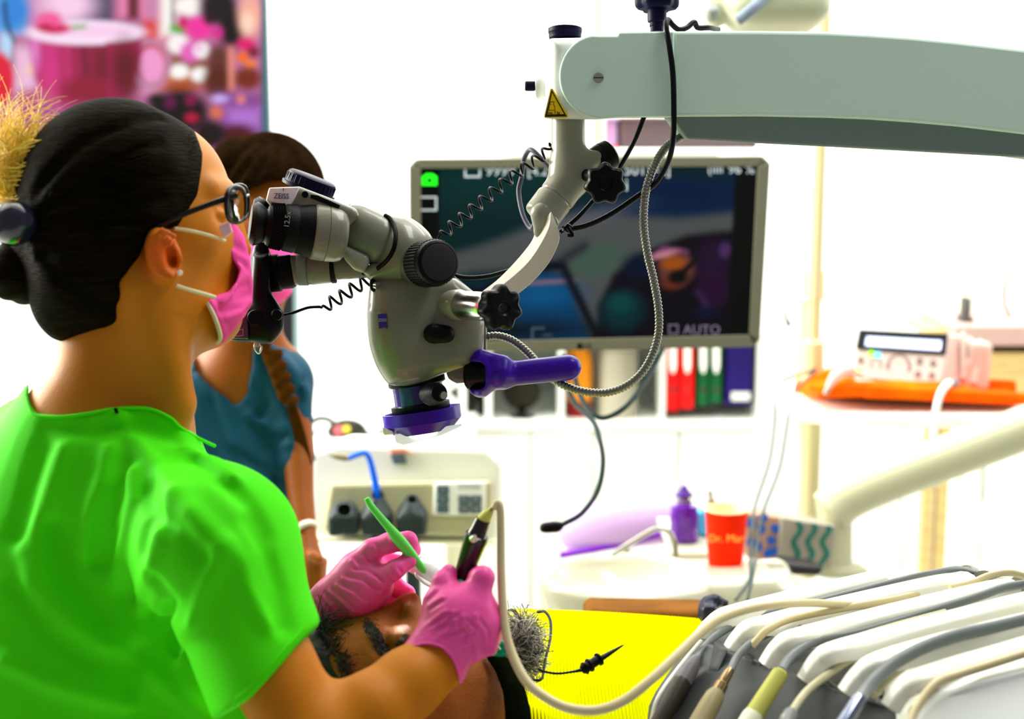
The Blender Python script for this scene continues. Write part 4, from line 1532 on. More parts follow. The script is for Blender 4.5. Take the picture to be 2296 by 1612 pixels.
o = thing('screen_divider', 'narrow black upright divider behind the shoulder of the woman in teal', 'panel', P(645, 1912, 2.9))
prism('board', [(590, 560), (658, 560), (664, 1912), (596, 1912)], 2.9, .05, mat('panel_black', (.012, .012, .014), .4), o, bevel=.003)
prism('edge_strip', [(657, 560), (662, 560), (668, 1912), (663, 1912)], 2.9, .05, mat('panel_edge', (.15, .25, .25), .4), o)

# ================================================================= patient
pt = thing('person', 'bearded person lying back under a yellow bib with closed eyes', 'person', P(1000, 1800, 1.3))
pb = SDF()
pb.u(E(868, 1556, 1.262, 160, 178, .082)).u(E(985, 1600, 1.262, 160, 168, .078), .03)
pb.u(E(960, 1490, 1.258, 95, 105, .060), .03).u(E(796, 1446, 1.262, 72, 62, .06), .02)
pb.u(CH([(1090, 1560, 1.25, 66), (1120, 1520, 1.26, 40)]), .03)
pb.u(CH([(838, 1405, 1.262, 15), (868, 1382, 1.258, 17), (905, 1352, 1.254, 19), (924, 1346, 1.253, 19)]), .012)
pb.u(E(922, 1366, 1.240, 20, 20, .012), .008).u(E(925, 1366, 1.268, 20, 20, .012), .008)
pb.s(E(944, 1376, 1.244, 8, 9, .006), .004)
pb.u(CH([(826, 1400, 1.245, 24), (846, 1432, 1.215, 20), (866, 1474, 1.200, 18)]), .02)   # brow ridge near side
pb.u(CH([(826, 1400, 1.275, 24), (846, 1425, 1.31, 18)]), .02)
pb.s(E(885, 1440, 1.195, 26, 24, .014), .016)
pb.u(E(890, 1428, 1.212, 20, 18, .014), .005)                  # eyelid
pb.s(CH([(884, 1444, 1.197, 2.5), (898, 1430, 1.196, 2.5), (908, 1420, 1.200, 2)]), .003)
pb.u(E(940, 1440, 1.222, 40, 34, .024), .02)                    # cheek
pb.u(E(1000, 1408, 1.26, 34, 26, .03), .02)                     # mouth area
pb.u(CH([(1090, 1560, 1.29, 70), (1180, 1740, 1.42, 70)]), .03)
pb.u(E(1500, 1760, 1.50, 400, 250, .20), .04)
pb.u(CH([(1500, 1800, 1.5, 240), (2200, 1850, 1.7, 240)]), .03)
blob('body', pb, 690, 1800, 1320, 2010, 1.10, 1.75, .0032, skin_p, pt, smooth_it=1, label='tan skin of forehead, nose and cheek')
s = SDF().u(E(838, 1566, 1.268, 152, 186, .084)).u(E(720, 1440, 1.268, 40, 70, .06), .03)
s.i(POLY([(500, 1300), (700, 1376), (724, 1398), (746, 1450), (770, 1510), (800, 1560), (880, 1640), (900, 1800), (500, 1800)], 1.25), .006)
hair_p = mat('hair_black', (0.012, 0.010, 0.008), 0.5, bump=.6, bscale=150, col2=(.05, .045, .04), nscale=200)
ph = blob('hair', s, 640, 950, 1360, 1790, 1.15, 1.38, .003, hair_p, pt)
random.seed(5)
mb = MB()
for i in range(240):
    t_ = random.random()
    x0, y0 = 712 + 70 * t_ + random.uniform(-10, 10), 1390 + 150 * t_ + random.uniform(-16, 16)
    d0 = trace(pb, x0, y0) or 1.22
    a = math.radians(random.uniform(-50, 100))
    L = random.uniform(15, 60) * (1.3 if t_ < .3 else .8)
    c_ = random.uniform(-1.2, 1.2)
    pts = [(x0, y0, d0 + .002, 1.3)]
    x, y = x0, y0
    for k in range(4):
        x += math.cos(a) * L / 4
        y -= math.sin(a) * L / 4
        a += c_ / 4
        pts.append((x, y, d0 - .002 - .001 * k, 1.2 - .2 * k))
    v, f = tube_geo(pts, 1.2, 3, 4)
    mb.add(v, f)
mb.build('hair_strands', hair_p, ph, kind='stuff', sharp=0)
mb = MB()
for i in range(520):
    t_ = random.random()
    x0, y0 = 822 + 40 * t_ + 22 * t_ * t_ + random.gauss(0, 6.5), 1388 + 96 * t_ + random.gauss(0, 6)
    d0 = trace(pb, x0, y0) or 1.2
    a = math.radians(random.uniform(-80, -30))
    L = random.uniform(10, 24)
    v, f = tube_geo([(x0, y0, d0 - .001, .8), (x0 + math.cos(a) * L * .5, y0 - math.sin(a) * L * .5, d0 - .0035, .8), (x0 + math.cos(a) * L, y0 - math.sin(a) * L, d0 - .003, .4)], 1, 2, 4)
    mb.add(v, f)
mb.build('eyebrow', hair_p, pt, kind='stuff', sharp=0)
mb = MB()
for i in range(60):
    t_ = random.random()
    x0, y0 = 884 + 24 * t_ + random.uniform(-2, 2), 1446 - 26 * t_
    d0 = trace(pb, x0, y0) or 1.2
    L = random.uniform(8, 17)
    a = math.radians(random.uniform(-60, -10))
    v, f = tube_geo([(x0, y0, d0, .6), (x0 + math.cos(a) * L, y0 - math.sin(a) * L, d0 - .003, .3)], 1, 2, 4)
    mb.add(v, f)
mb.build('eyelashes', hair_p, pt, kind='stuff', sharp=0)
# beard of curly hairs
beard_m = mat('beard_grey', (.10, .09, .07), .5, col2=(.015, .013, .01), nscale=120)
beard_l = mat('beard_light', (.62, .60, .52), .5)
dark_b = SDF().u(E(1150, 1468, 1.30, 46, 44, .04, roll=-30))
bb = blob('beard', dark_b, 1080, 1230, 1400, 1540, 1.22, 1.38, .0035, hair_p, pt)
for (m_, n_, nm) in ((beard_m, 760, 'beard_curls'), (beard_l, 700, 'grey_beard_curls')):
    mb = MB()
    for i in range(n_):
        t_ = random.random() ** .7
        ph_ = random.uniform(-1.1, 1.0)
        x0, y0 = 1134 + 34 * t_, 1446 + 34 * math.sin(ph_)
        a = ph_ * -1.0 + random.uniform(-.5, .5)
        L = random.uniform(34, 100)
        c_ = random.uniform(-4.0, 4.0)
        pts = []
        x, y, d = x0, y0 + 10, 1.262 + random.uniform(-.02, .03)
        for k in range(6):
            pts.append((x, y, d, .7))
            x += math.cos(a) * L / 6
            y -= math.sin(a) * L / 6
            a += c_ / 6 + random.uniform(-.4, .4)
            d += random.uniform(-.003, .004)
        v, f = tube_geo(pts, .9, 2, 3)
        mb.add(v, f)
    mb.build(nm, m_, bb, kind='stuff', sharp=0)
# dark collar cloth at the neck
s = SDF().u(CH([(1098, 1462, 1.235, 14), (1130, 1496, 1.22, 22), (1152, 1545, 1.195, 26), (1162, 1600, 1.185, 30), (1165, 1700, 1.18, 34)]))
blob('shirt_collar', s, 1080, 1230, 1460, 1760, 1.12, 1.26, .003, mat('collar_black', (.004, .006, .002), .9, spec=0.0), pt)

# ------------------ paper bib over the chest
bibm = mat('yellow_bib', (0.60, 0.63, 0.0), .8, spec=0.0)
nt = bibm.node_tree
if nt.nodes.get('Wave Texture') is None:
    wv = nt.nodes.new('ShaderNodeTexWave')
    wv.inputs['Scale'].default_value = 95
    wv.inputs['Distortion'].default_value = 1.2
    tc = nt.nodes.new('ShaderNodeTexCoord')
    bp = nt.nodes.new('ShaderNodeBump')
    bp.inputs['Strength'].default_value = .6
    bp.inputs['Distance'].default_value = .004
    nt.links.new(tc.outputs['Object'], wv.inputs['Vector'])
    nt.links.new(wv.outputs['Fac'], bp.inputs['Height'])
    nt.links.new(bp.outputs['Normal'], nt.nodes['Principled BSDF'].inputs['Normal'])
NU, NV = 90, 80
vs = []
for j in range(NV + 1):
    v_ = j / NV
    d = 1.16 + .46 * v_
    for i in range(NU + 1):
        u_ = i / NU
        x = 1156 + 520 * u_ - 16 * v_
        ytop = 1366 + 30 * u_ ** 1.6
        y = ytop + (1760 - ytop) * (1 - v_) ** 1.35
        q = P(x, y, d)
        q = q + (1 - v_ ** 3) * np.array([0, 0, .014 * math.sin(9 * u_ + 3 * v_) * math.sin(7 * v_ + 1) + .010 * math.exp(-((u_ - .35 - .3 * v_) / .10) ** 2) * (1 - v_) - .008 * math.exp(-((v_ - .45 - .2 * u_) / .06) ** 2) + .003 * math.sin(30 * u_ + 14 * v_)])
        vs.append(q)
ii = np.arange((NU + 1) * (NV + 1)).reshape(NV + 1, NU + 1)
ff = np.stack([ii[:-1, :-1], ii[:-1, 1:], ii[1:, 1:], ii[1:, :-1]], -1).reshape(-1, 4)
bib = obj('paper_bib', vs, ff, bibm, None, sharp=0, solid=.0015)
tag(bib, 'bright yellow ribbed paper bib spread over the chest of the lying person', 'bib')
# ------------------------------------------------------------------ dental microscope on its beam
mi = thing('surgical_microscope', 'grey dental microscope with violet handle hanging from a thick pale beam', 'microscope', P(960, 1000, 1.38))
# beam
beam_top = [(1509, 70), (1700, 69), (1850, 71), (1950, 76), (2050, 83), (2150, 93), (2296, 110), (2450, 134), (2620, 168), (2820, 216)]
beam_bot = [(2820, 420), (2620, 362), (2450, 328), (2296, 301), (2150, 284), (2050, 275), (1950, 268), (1850, 264), (1700, 261), (1509, 262)]
B0 = 1.325
prism('beam', beam_top + beam_bot, B0, .085, beam_white, mi, bevel=.0035, bseg=3, ex=YA_)
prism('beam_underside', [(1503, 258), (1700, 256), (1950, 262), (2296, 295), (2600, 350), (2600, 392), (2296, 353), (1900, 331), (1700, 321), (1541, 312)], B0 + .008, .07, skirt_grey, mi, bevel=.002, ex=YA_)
cov = [(1340 + 86 * math.cos(a), 171 - 93 * math.sin(a)) for a in [math.pi / 2 + k * math.pi / 20 for k in range(21)]]
cov = [(1386, 76), (1385, 81)] + [(1342, 80)] + cov[1:-1] + [(1342, 266), (1400, 262), (1503, 262), (1512, 262), (1512, 70), (1388, 72)]
prism('front_cover', cov, B0 - .004, .095, beam_white, mi, bevel=.003, bseg=3, ex=YA_)
# head block
blk = SDF().u(EXT([(1233, 86), (1330, 84), (1345, 90), (1345, 262), (1325, 268), (1222, 266), (1232, 210)], 1.37, .042, .012))
blob('head_block', blk, 1200, 1370, 60, 290, 1.31, 1.43, .0018, mat('block_white', (.74, .78, .73), .4), mi)
lathe('top_cap', (1267, 88, 1.365), (1267, 63, 1.365), [(0, 32), (.1, 36), (.55, 37), (.6, 38), (.95, 38), (1, 35)], navy, mi)
sc = lathe('cover_screw', (1342, 174, B0 - .003), (1342, 174, B0 - .0065), [(0, 12), (.6, 12), (1, 10.5)], steel, mi)
prism('screw_slot', [(1331, 172.6), (1353, 172.6), (1353, 175.4), (1331, 175.4)], B0 - .0068, .001, mat('slot_dark', (.05, .05, .04), .5), sc)
lathe('adjust_disc', (1222, 196, 1.365), (1200, 197, 1.365), [(0, 22), (.2, 25), (.8, 25), (1, 22)], mat('block_white', (.7, .7, .7)), mi)
lathe('adjust_knob', (1201, 193, 1.365), (1177, 193, 1.365), [(0, 8), (.1, 11), (.9, 11), (1, 9)], navy, mi)
# warning sign
ye = mat('warning_yellow', (1, .64, .0), .4)
sd = 1.3275
sg = prism('warning_sign', [(1237, 198), (1240, 200), (1274, 258), (1272, 264), (1221, 264), (1220, 259), (1234, 200)], sd, .0012, ye, mi)
blk2 = mat('print_black', (.02, .015, .01), .5)
tri = [(1238, 207), (1265, 256), (1227, 257)]
tri_o = [(1237, 201), (1271, 261), (1222, 262)]
vv = [P(x, y, sd - .0002) for x, y in tri_o] + [P(x, y, sd - .0002) for x, y in tri]
obj('sign_border', vv, [[i, (i + 1) % 3, 3 + (i + 1) % 3, 3 + i] for i in range(3)], blk2, sg, smooth=False, solid=.0003)
outline_geo([(1234, 228), (1242, 228), (1242, 231), (1240, 234), (1244, 238), (1244, 247), (1231, 247), (1231, 238), (1235, 234), (1233, 231)], 1.0, sd - .0003).build('weight_symbol', blk2, sg, smooth=False)
text('max. 7 kg', P(1241, 253, sd - .0003), M(9.5, sd), blk2, sg, squeeze=.78)
# knob over the beam
gear('tension_knob', (1473, 4, 1.37), (1473, -40, 1.37), 50, 40, 6, 34, navy, mi)
lathe('knob_shaft', (1473, 20, 1.37), (1473, 72, 1.37), [(0, 22), (.55, 21), (.6, 16), (.75, 17), (.78, 15), (1, 15)], navy, mi)
# column out of the picture that carries the beam
ca, cb = P(2760, 300, 1.37), P(2760, 300, 1.37)
cb = np.array([cb[0], cb[1], 0.0])
v, f = lathe_geo(ca, cb, [(0, .05), (1, .05)], 28)
obj('floor_column', v, f, beam_white, mi)
v, f = lathe_geo(cb + np.array([0, 0, .06]), cb, [(0, .2), (.3, .28), (1, .3)], 32)
obj('column_foot', v, f, beam_white, mi)

# post and elbow
post = SDF().u(CY((1274, 255, 1.37), (1274, 385, 1.37), 38, .002)).u(CH([(1275, 372, 1.37, 37), (1278, 392, 1.37, 38)]), .01)
post.u(CY((1284, 394, 1.37), (1245, 446, 1.365), 42, .003), .008).u(CH([(1285, 385, 1.37, 24), (1338, 354, 1.365, 17)]), .014)
post.u(CH([(1280, 380, 1.37, 39), (1282, 398, 1.37, 40)]), .006)
blob('post', post, 1200, 1400, 245, 540, 1.32, 1.42, .0016, scope_light, mi)
pc = SDF().u(CY((1246, 443, 1.365), (1211, 490, 1.36), 42.5, .003))
blob('swivel_sleeve', pc, 1150, 1310, 400, 560, 1.31, 1.42, .0015, scope_light, mi)
lathe('lock_knob', (1332, 366, 1.372), (1372, 344, 1.378), [(0, 20), (.1, 33), (.4, 35), (.5, 33), (.55, 35), (.9, 34), (1, 28)], black, mi)
lathe('knob_stem', (1310, 392, 1.36), (1344, 400, 1.33), [(0, 14), (1, 14)], black, mi)
gear('star_knob', (1356, 411, 1.325), (1362, 414, 1.30), 48, 40, 7, 44, black, mi)
# curved bracket (four edge curves lofted)
Lp = [(1200, 520), (1192, 540), (1176, 562), (1150, 592), (1116, 626), (1080, 654)]
Rp = [(1236, 472), (1232, 506), (1213, 546), (1186, 586), (1148, 622), (1104, 655)]
Bp = [(1253, 515), (1254, 542), (1236, 582), (1212, 614), (1186, 640), (1156, 664)]
Kp = [(1222, 540), (1214, 560), (1198, 585), (1172, 614), (1142, 642), (1110, 668)]
S = [smoothpath([np.array([x, y, dd]) for x, y in pth], 6) for pth, dd in ((Lp, 1.365), (Rp, 1.335), (Bp, 1.342), (Kp, 1.385))]
vs, fs = [], []
n = len(S[0])
for i in range(n):
    for q in S:
        vs.append(P(*q[i]))
for i in range(n - 1):
    for k in range(4):
        a, b = i * 4 + k, i * 4 + (k + 1) % 4
        fs.append([a, b, b + 4, a + 4])
fs += [[0, 1, 2, 3], [(n - 1) * 4 + k for k in range(4)]]
obj('curved_bracket', vs, fs, mat('bracket_cream', (.62, .58, .48), .35), mi, bevel=.0022, bseg=3, sharp=50)
s = SDF().u(CH([(1216, 476, 1.352, 22), (1240, 500, 1.352, 14)])).u(CH([(1215, 480, 1.352, 20), (1212, 520, 1.356, 16)]), .01)
blob('bracket_shoulder', s, 1180, 1270, 440, 560, 1.32, 1.385, .0016, scope_light, mi)

# optics body
hs = SDF()
hs.u(EXT([(839, 636), (841, 700), (851, 765), (866, 812), (882, 848), (960, 846), (1052, 822), (1084, 792), (1086, 722), (1064, 655), (1022, 624), (940, 618)], 1.38, .045, .016))
hs.u(E(900, 735, 1.36, 62, 115, .035), .03)
gr = ridge(hs, [(838, 697), (870, 699), (910, 696), (950, 684), (990, 664), (1015, 645)], 1.8, lift=.8)
if gr:
    hs.s(gr, .001)
blob('optics_housing', hs, 815, 1110, 600, 865, 1.31, 1.45, .0016, scope_grey, mi)
bk = prism('rear_panel_edge', [(1018, 618), (1028, 626), (1070, 660), (1090, 722), (1090, 792), (1084, 796), (1082, 722), (1062, 664), (1020, 632)], 1.375, .05, scope_light, mi, bevel=.001)
tp = SDF()
tp.u(EXT([(866, 484), (905, 498), (950, 533), (985, 574), (1018, 616), (1010, 634), (940, 622), (838, 632), (812, 612), (862, 585), (888, 545), (884, 505)], 1.38, .048, .022))
tp.u(E(905, 565, 1.36, 50, 60, .04), .03)
blob('tilt_head', tp, 790, 1040, 465, 655, 1.31, 1.45, .0016, scope_grey, mi)
nk = SDF().u(EXT([(776, 478), (790, 462), (812, 466), (850, 482), (872, 494), (884, 520), (880, 556), (862, 582), (838, 592), (790, 574), (768, 560), (772, 520)], 1.37, .040, .020))
nk.u(CH([(800, 508, 1.345, 38), (850, 535, 1.345, 40)]), .02)
blob('prism_tube', nk, 750, 905, 445, 610, 1.31, 1.43, .0016, scope_grey, mi)
gk = []
both = SDF().u(tp).u(nk)
for (x, y) in ((863, 483), (874, 490), (882, 504), (887, 525), (884, 553), (874, 575), (858, 593), (838, 606), (815, 614)):
    dd_ = trace(both, x, y)
    if dd_:
        gk.append((x, y, dd_ - .0005, 5.0))
tube('gasket_ring', gk, 5, rubber, mi)
n2 = SDF().u(EXT([(757, 552), (768, 546), (826, 572), (830, 588), (816, 612), (795, 606), (775, 585)], 1.355, .03, .006))
blob('prism_cover', n2, 740, 850, 530, 630, 1.31, 1.40, .0016, scope_light, mi)
n3 = SDF().u(EXT([(806, 605), (835, 590), (865, 588), (850, 612), (826, 622)], 1.365, .035, .008))
blob('prism_foot', n3, 790, 880, 575, 640, 1.31, 1.42, .0018, scope_grey, mi)
# binocular head
bh = SDF().u(EXT([(603, 421), (672, 418), (730, 440), (798, 468), (806, 484), (770, 520), (700, 520), (640, 500), (596, 450)], 1.355, .052, .006))
bhd = blob('binocular_head', bh, 580, 820, 400, 540, 1.29, 1.42, .0016, scope_grey, mi)
pl = prism('name_plate', [(604, 421), (671, 419), (662, 442), (650, 464), (597, 449)], 1.3005, .003, mat('plate_white', (.72, .74, .85), .4), bhd, bevel=.0008)
text('ZEISS', P(631, 440, 1.3000), M(16.5, 1.3), mat('logo_violet', (.06, .03, .12), .4), pl, roll=-.03, squeeze=.9)
prism('index_mark', [(634.6, 422), (636.2, 422), (636, 428), (634.8, 428)], 1.3, .0005, blk2, pl)
cyl('socket_hole', (684, 436, 1.3035), (684, 436, 1.301), 7.5, black, bhd, ns=24)
prism('scale_slot', [(697, 436), (712, 438), (762, 460), (760, 467), (744, 463), (696, 444)], 1.3022, .004, black, bhd)
dl = lathe('dial', (690, 428, 1.352), (702, 396, 1.35), [(0, 61), (.2, 62), (.22, 57), (.9, 55), (1, 50)], navy, bhd, ns=48)
mb = MB()
for k in range(30):
    a = 2 * math.pi * k / 30
    ax = P(702, 396, 1.35) - P(690, 428, 1.352)
    L_ = np.linalg.norm(ax)
    ax /= L_
    N_ = RT - ax * (RT @ ax)
    N_ /= np.linalg.norm(N_)
    B_ = np.cross(ax, N_)
    c0 = P(690, 428, 1.352) + ax * L_ * .3 + (N_ * math.cos(a) + B_ * math.sin(a)) * M(56.5, 1.352)
    v, f = sweep([c0, c0 + ax * L_ * .5], M(1.0, 1.35), 4)
    mb.add(v, f)
mb.build('dial_ribs', navy, dl, kind='stuff')
# eyepieces
for dd, oy, ox in ((0.0, 0, 0), (.068, -12, 4)):
    A, B = (600 + ox, 505 + oy, 1.298 + dd), (716 + ox, 520 + oy, 1.312 + dd)
    ep = lathe('eyepiece', A, B, [(0, 44), (.05, 47), (.30, 50), (.33, 53), (.52, 55), (.55, 53), (.8, 60), (.97, 61), (1, 56)], rubber, mi, ns=48)
    lathe('eyecup', (560 + ox, 500 + oy, 1.294 + dd), (604 + ox, 506 + oy, 1.2985 + dd), [(0, 30), (.02, 42), (.25, 50), (.5, 46), (.8, 36), (1, 40)], black, ep, ns=40)
    lathe('barrel', (700 + ox, 518 + oy, 1.310 + dd), (776 + ox, 528 + oy, 1.319 + dd), [(0, 60), (.05, 63), (.38, 64), (.40, 62.5), (.42, 64), (.72, 63), (.88, 59), (.97, 50), (1, 38)], scope_grey, mi, ns=56)
    if dd == 0:
        dm = mat('dim_white_print', (.30, .36, .36), .5)
        text('12.5x', P(645, 492, 1.3035 - .0235), M(17, 1.28), dm, ep, roll=math.radians(82))
# little knurls
mb = MB()
ax = P(716, 520, 1.312) - P(600, 505, 1.298)
L_ = np.linalg.norm(ax)
ax /= L_
N_ = UP - ax * (UP @ ax)
N_ /= np.linalg.norm(N_)
B_ = np.cross(ax, N_)
for row in range(5):
    for k in range(40):
        a = 2 * math.pi * (k + .5 * (row % 2)) / 40
        c0 = P(600, 505, 1.298) + ax * L_ * (.06 + .05 * row) + (N_ * math.cos(a) + B_ * math.sin(a)) * M(48.5 + row * .6, 1.31)
        e = M(2.2, 1.31)
        v, f = box_geo(c0 - e, c0 + e)
        mb.add(v, f)
mb.build('knurling', rubber, mi, kind='stuff')
# imaging tube to the left with two gaskets
vt = lathe('imaging_tube', (655, 606, 1.362), (826, 597, 1.365), [(0, 34), (.05, 34), (.12, 32), (.13, 31), (.16, 33), (.28, 35), (.5, 33), (.52, 27), (1, 26)], scope_grey, mi, ns=48)
lathe('gasket', (741, 602, 1.364), (752, 601, 1.364), [(0, 28), (.1, 34), (.9, 34), (1, 28)], rubber, vt)
lathe('tube_band', (668, 605, 1.362), (690, 604, 1.362), [(0, 34.5), (.1, 35.5), (.9, 36.5), (1, 35.5)], skirt_grey, vt, ns=48)
# focus knob
axA, axB = (925, 596, 1.345), (950, 592, 1.318)
lathe('knob_collar', axA, axB, [(0, 40), (.2, 44), (1, 46)], steel, mi, ns=48)
lathe('focus_knob', (948, 592, 1.320), (984, 588, 1.286), [(0, 46), (.08, 51), (.85, 51), (.96, 49), (1, 44)], rubber, mi, ns=64)
a_, b_ = P(948, 592, 1.320), P(984, 588, 1.286)
ax = (b_ - a_) / np.linalg.norm(b_ - a_)
N_ = UP - ax * (UP @ ax)
N_ /= np.linalg.norm(N_)
B_ = np.cross(ax, N_)
mb = MB()
for k in range(44):
    a = 2 * math.pi * k / 44
    c0 = a_ + ax * np.linalg.norm(b_ - a_) * .12 + (N_ * math.cos(a) + B_ * math.sin(a)) * M(51.2, 1.31)
    v, f = sweep([c0, c0 + ax * np.linalg.norm(b_ - a_) * .68], M(2.2, 1.3), 4)
    mb.add(v, f)
mb.build('knob_ribs', black, mi, kind='stuff')
lathe('knob_face', (983.6, 588, 1.2865), (985, 587.8, 1.2852), [(0, 41), (.6, 42), (1, 38)], mat('knob_face', (.016, .016, .022), .45), mi, ns=64)
# pivot with star knob
lathe('pivot_ring', (1006, 683, 1.345), (1036, 684, 1.325), [(0, 26), (.1, 33), (.8, 35), (1, 31)], scope_light, mi, ns=48)
lathe('pivot_pin', (1034, 684, 1.328), (1096, 688, 1.288), [(0, 31), (.1, 33), (.9, 32), (1, 28)], chrome, mi, ns=48)
gear('clamp_star_knob', (1120, 690, 1.272), (1137, 691, 1.262), 54, 44, 7, 40, black, mi, pw=1.0)
cyl('knob_socket', (1126, 690, 1.252), (1129, 690, 1.250), 9, mat('socket_black', (.002, .002, .002), .8), mi, ns=24)
# small controls
s = SDF().u(CH([(972, 748, 1.327, 23), (1000, 749, 1.327, 20)], .004)).i(BX(985, 748, 1.327, 60, 40, .016, .004), .003)
blob('brightness_knob', s, 940, 1035, 715, 785, 1.30, 1.36, .0014, rubber, mi)
for k in range(4):
    prism('grip_rib', [(966 + 0, 735 + k * 7), (992, 734 + k * 7), (992, 737 + k * 7), (966, 738 + k * 7)], 1.3085, .003, black, mi)
prism('pointer_mark', [(948, 714), (952, 713), (957, 724), (953, 725)], 1.3335, .001, blk2, mi)
lathe('side_dial', (846, 738, 1.36), (834, 737, 1.36), [(0, 17), (.2, 20), (.8, 20), (1, 14)], black, mi)
cyl('screw_cap', (871, 803, 1.350), (868, 804, 1.336), 10, black, mi, ns=24)
ed = min(trace(hs, 866, 704) or 1.33, trace(hs, 866, 735) or 1.33, trace(hs, 858, 720) or 1.33) - .0012
flag = prism('emblem', [(847, 704), (866, 703), (869, 737), (862, 734), (856, 735), (850, 737)], ed, .002, mat('emblem_violet', (.04, .02, .22), .4), mi)
text('ZEISS', P(858, 718, ed - .0003), M(9, 1.32), mat('emblem_print', (.5, .5, .6), .4), flag, squeeze=.9)
tube('cable_clip', [(842, 625, 1.345), (834, 632, 1.34), (836, 648, 1.338), (846, 652, 1.338)], 5, black, mi)
cyl('clip_screw', (842, 640, 1.336), (848, 641, 1.333), 8, steel, mi)

# objective
OA, OB = (933, 846, 1.38), (952, 968, 1.382)


def ob(t):
    return tuple(OA[i] + (OB[i] - OA[i]) * t for i in range(3))


lathe('objective_ring', ob(-.02), ob(.14), [(0, 60), (.15, 64), (.85, 64), (1, 60)], black, mi, ns=56)
lathe('objective_barrel', ob(.13), ob(.5), [(0, 56), (1, 56)], purple_dark, mi, ns=56)
lathe('objective_lower_ring', ob(.47), ob(.66), [(0, 58), (.1, 66), (.7, 66), (1, 62)], black, mi, ns=56)
# hood: eight-sided collar, open on top
a_, b_ = P(*ob(.60)), P(*ob(1.0))
ax = (b_ - a_)
axn = ax / np.linalg.norm(ax)
N_ = RT - axn * (RT @ axn)
N_ /= np.linalg.norm(N_)
B_ = np.cross(axn, N_)
vs, fs = [], []
rg = [(.0, 82), (.0, 88), (.55, 90), (1.0, 66), (1.0, 60), (.7, 78)]
ns = 48
for (t_, r) in rg:
    for k in range(ns):
        a = 2 * math.pi * (k + .5) / ns
        rr = r
        if t_ >= .5:
            seg = math.pi / 4
            aa = ((a + seg / 2) % seg) - seg / 2
            rr = r * math.cos(seg / 2) / math.cos(aa) * 1.04
        vs.append(a_ + ax * t_ + (N_ * math.cos(a) + B_ * math.sin(a)) * M(rr, 1.38))
for i in range(len(rg)):
    for k in range(ns):
        j = (i + 1) % len(rg)
        fs.append([i * ns + k, i * ns + (k + 1) % ns, j * ns + (k + 1) % ns, j * ns + k])
obj('objective_hood', vs, fs, purple, mi, sharp=28)
lathe('lens_glass', ob(.96), ob(1.02), [(0, 60), (1, 60)], mat('lit_lens', (1, 1, 1), .2, emit=3.0), mi, ns=40)
prism('splash_guard', [(884, 974), (960, 962), (1036, 950), (1034, 956), (990, 976), (905, 998), (887, 992)], 1.36, .003, mat('guard_glow', (.9, .95, .93), .1, emit=.35), mi, bevel=.0006)  # emission paints in the microscope light on the clear guard
prism('guard_clip', [(857, 958), (880, 966), (882, 974), (862, 976), (857, 970)], 1.36, .02, mat('clip_white', (.9, .9, .9), .3), mi, bevel=.001)
lathe('filter_knob', (962, 884, 1.345), (985, 882, 1.318), [(0, 24), (.2, 26), (.8, 24), (1, 18)], rubber, mi)
sc = lathe('filter_screw', (990, 886, 1.322), (996, 886, 1.314), [(0, 6), (.4, 9), (1, 8)], steel, mi)
text('250', P(889, 880, 1.362), M(7, 1.36), mat('dim_print', (.2, .2, .35), .5), mi)
# light under the objective
sp = bpy.data.lights.new('objective_light', 'SPOT')
sp.energy = 18
sp.spot_size = math.radians(20)
sp.spot_blend = .5
sp.shadow_soft_size = .012
sp.color = (1, .98, .94)
so = bpy.data.objects.new('objective_light', sp)
COL.objects.link(so)
so.location = P(950, 1012, 1.372)
so.rotation_euler = (Vector(P(950, 1290, 1.262)) - Vector(P(950, 1012, 1.372))).to_track_quat('-Z', 'Y').to_euler()

# violet handle
prism('handle_mount', [(998, 826), (1060, 812), (1066, 856), (1024, 860), (1004, 850)], 1.36, .03, scope_grey, mi, bevel=.004)
lathe('handle_joint', (1046, 838, 1.355), (1100, 838, 1.35), [(0, 30), (.1, 36), (1, 36)], black, mi)
hd = SDF()
hd.u(E(1078, 838, 1.352, 37, 54, .026)).u(CH([(1080, 800, 1.34, 16), (1130, 812, 1.34, 14)]), .006).u(E(1125, 838, 1.348, 34, 36, .022), .008)
hd.u(CH([(1130, 838, 1.347, 30), (1160, 836, 1.347, 28), (1275, 824, 1.345, 29)]), .004)
hd.s(BX(1062, 842, 1.34, 26, 30, .06, .006), .003)
hdo = blob('handle', hd, 1030, 1320, 770, 905, 1.30, 1.40, .0014, purple, mi)

# ------------------------------------------------------------------ camera on the imaging tube
cm = thing('camera', 'black stills camera hanging on the microscope imaging tube beside the pink mask', 'camera', P(580, 770, 1.36))
lathe('lens_barrel', (600, 614, 1.362), (660, 608, 1.362), [(0, 38), (.1, 42), (.45, 42), (.5, 38), (.9, 38), (1, 34)], rubber, cm, ns=40)
s = SDF().u(EXT([(567, 572), (604, 568), (606, 655), (632, 700), (632, 735), (606, 768), (530, 766), (500, 760), (500, 700), (558, 680)], 1.36, .035, .008))
s.u(E(596, 720, 1.335, 36, 46, .016), .008).u(CH([(585, 560, 1.36, 18), (585, 690, 1.36, 22)]), .006)
blob('body', s, 480, 660, 540, 790, 1.29, 1.41, .0016, black, cm)
prism('rear_screen', [(506, 702), (556, 690), (556, 760), (506, 758)], 1.322, .003, mat('screen_glass', (.02, .02, .028), .1, coat=1), cm, bevel=.001)
lathe('mode_dial', (572, 712, 1.325), (572, 712, 1.316), [(0, 17), (.2, 18), (.8, 18), (1, 16)], rubber, cm)
lathe('control_wheel', (618, 706, 1.330), (621, 706, 1.317), [(0, 12), (.2, 13), (.8, 13), (1, 11)], rubber, cm)
tube('strap_lug', [(572, 768, 1.34), (571, 780, 1.34), (580, 792, 1.34), (586, 780, 1.34), (582, 768, 1.34)], 2.2, chrome, cm)
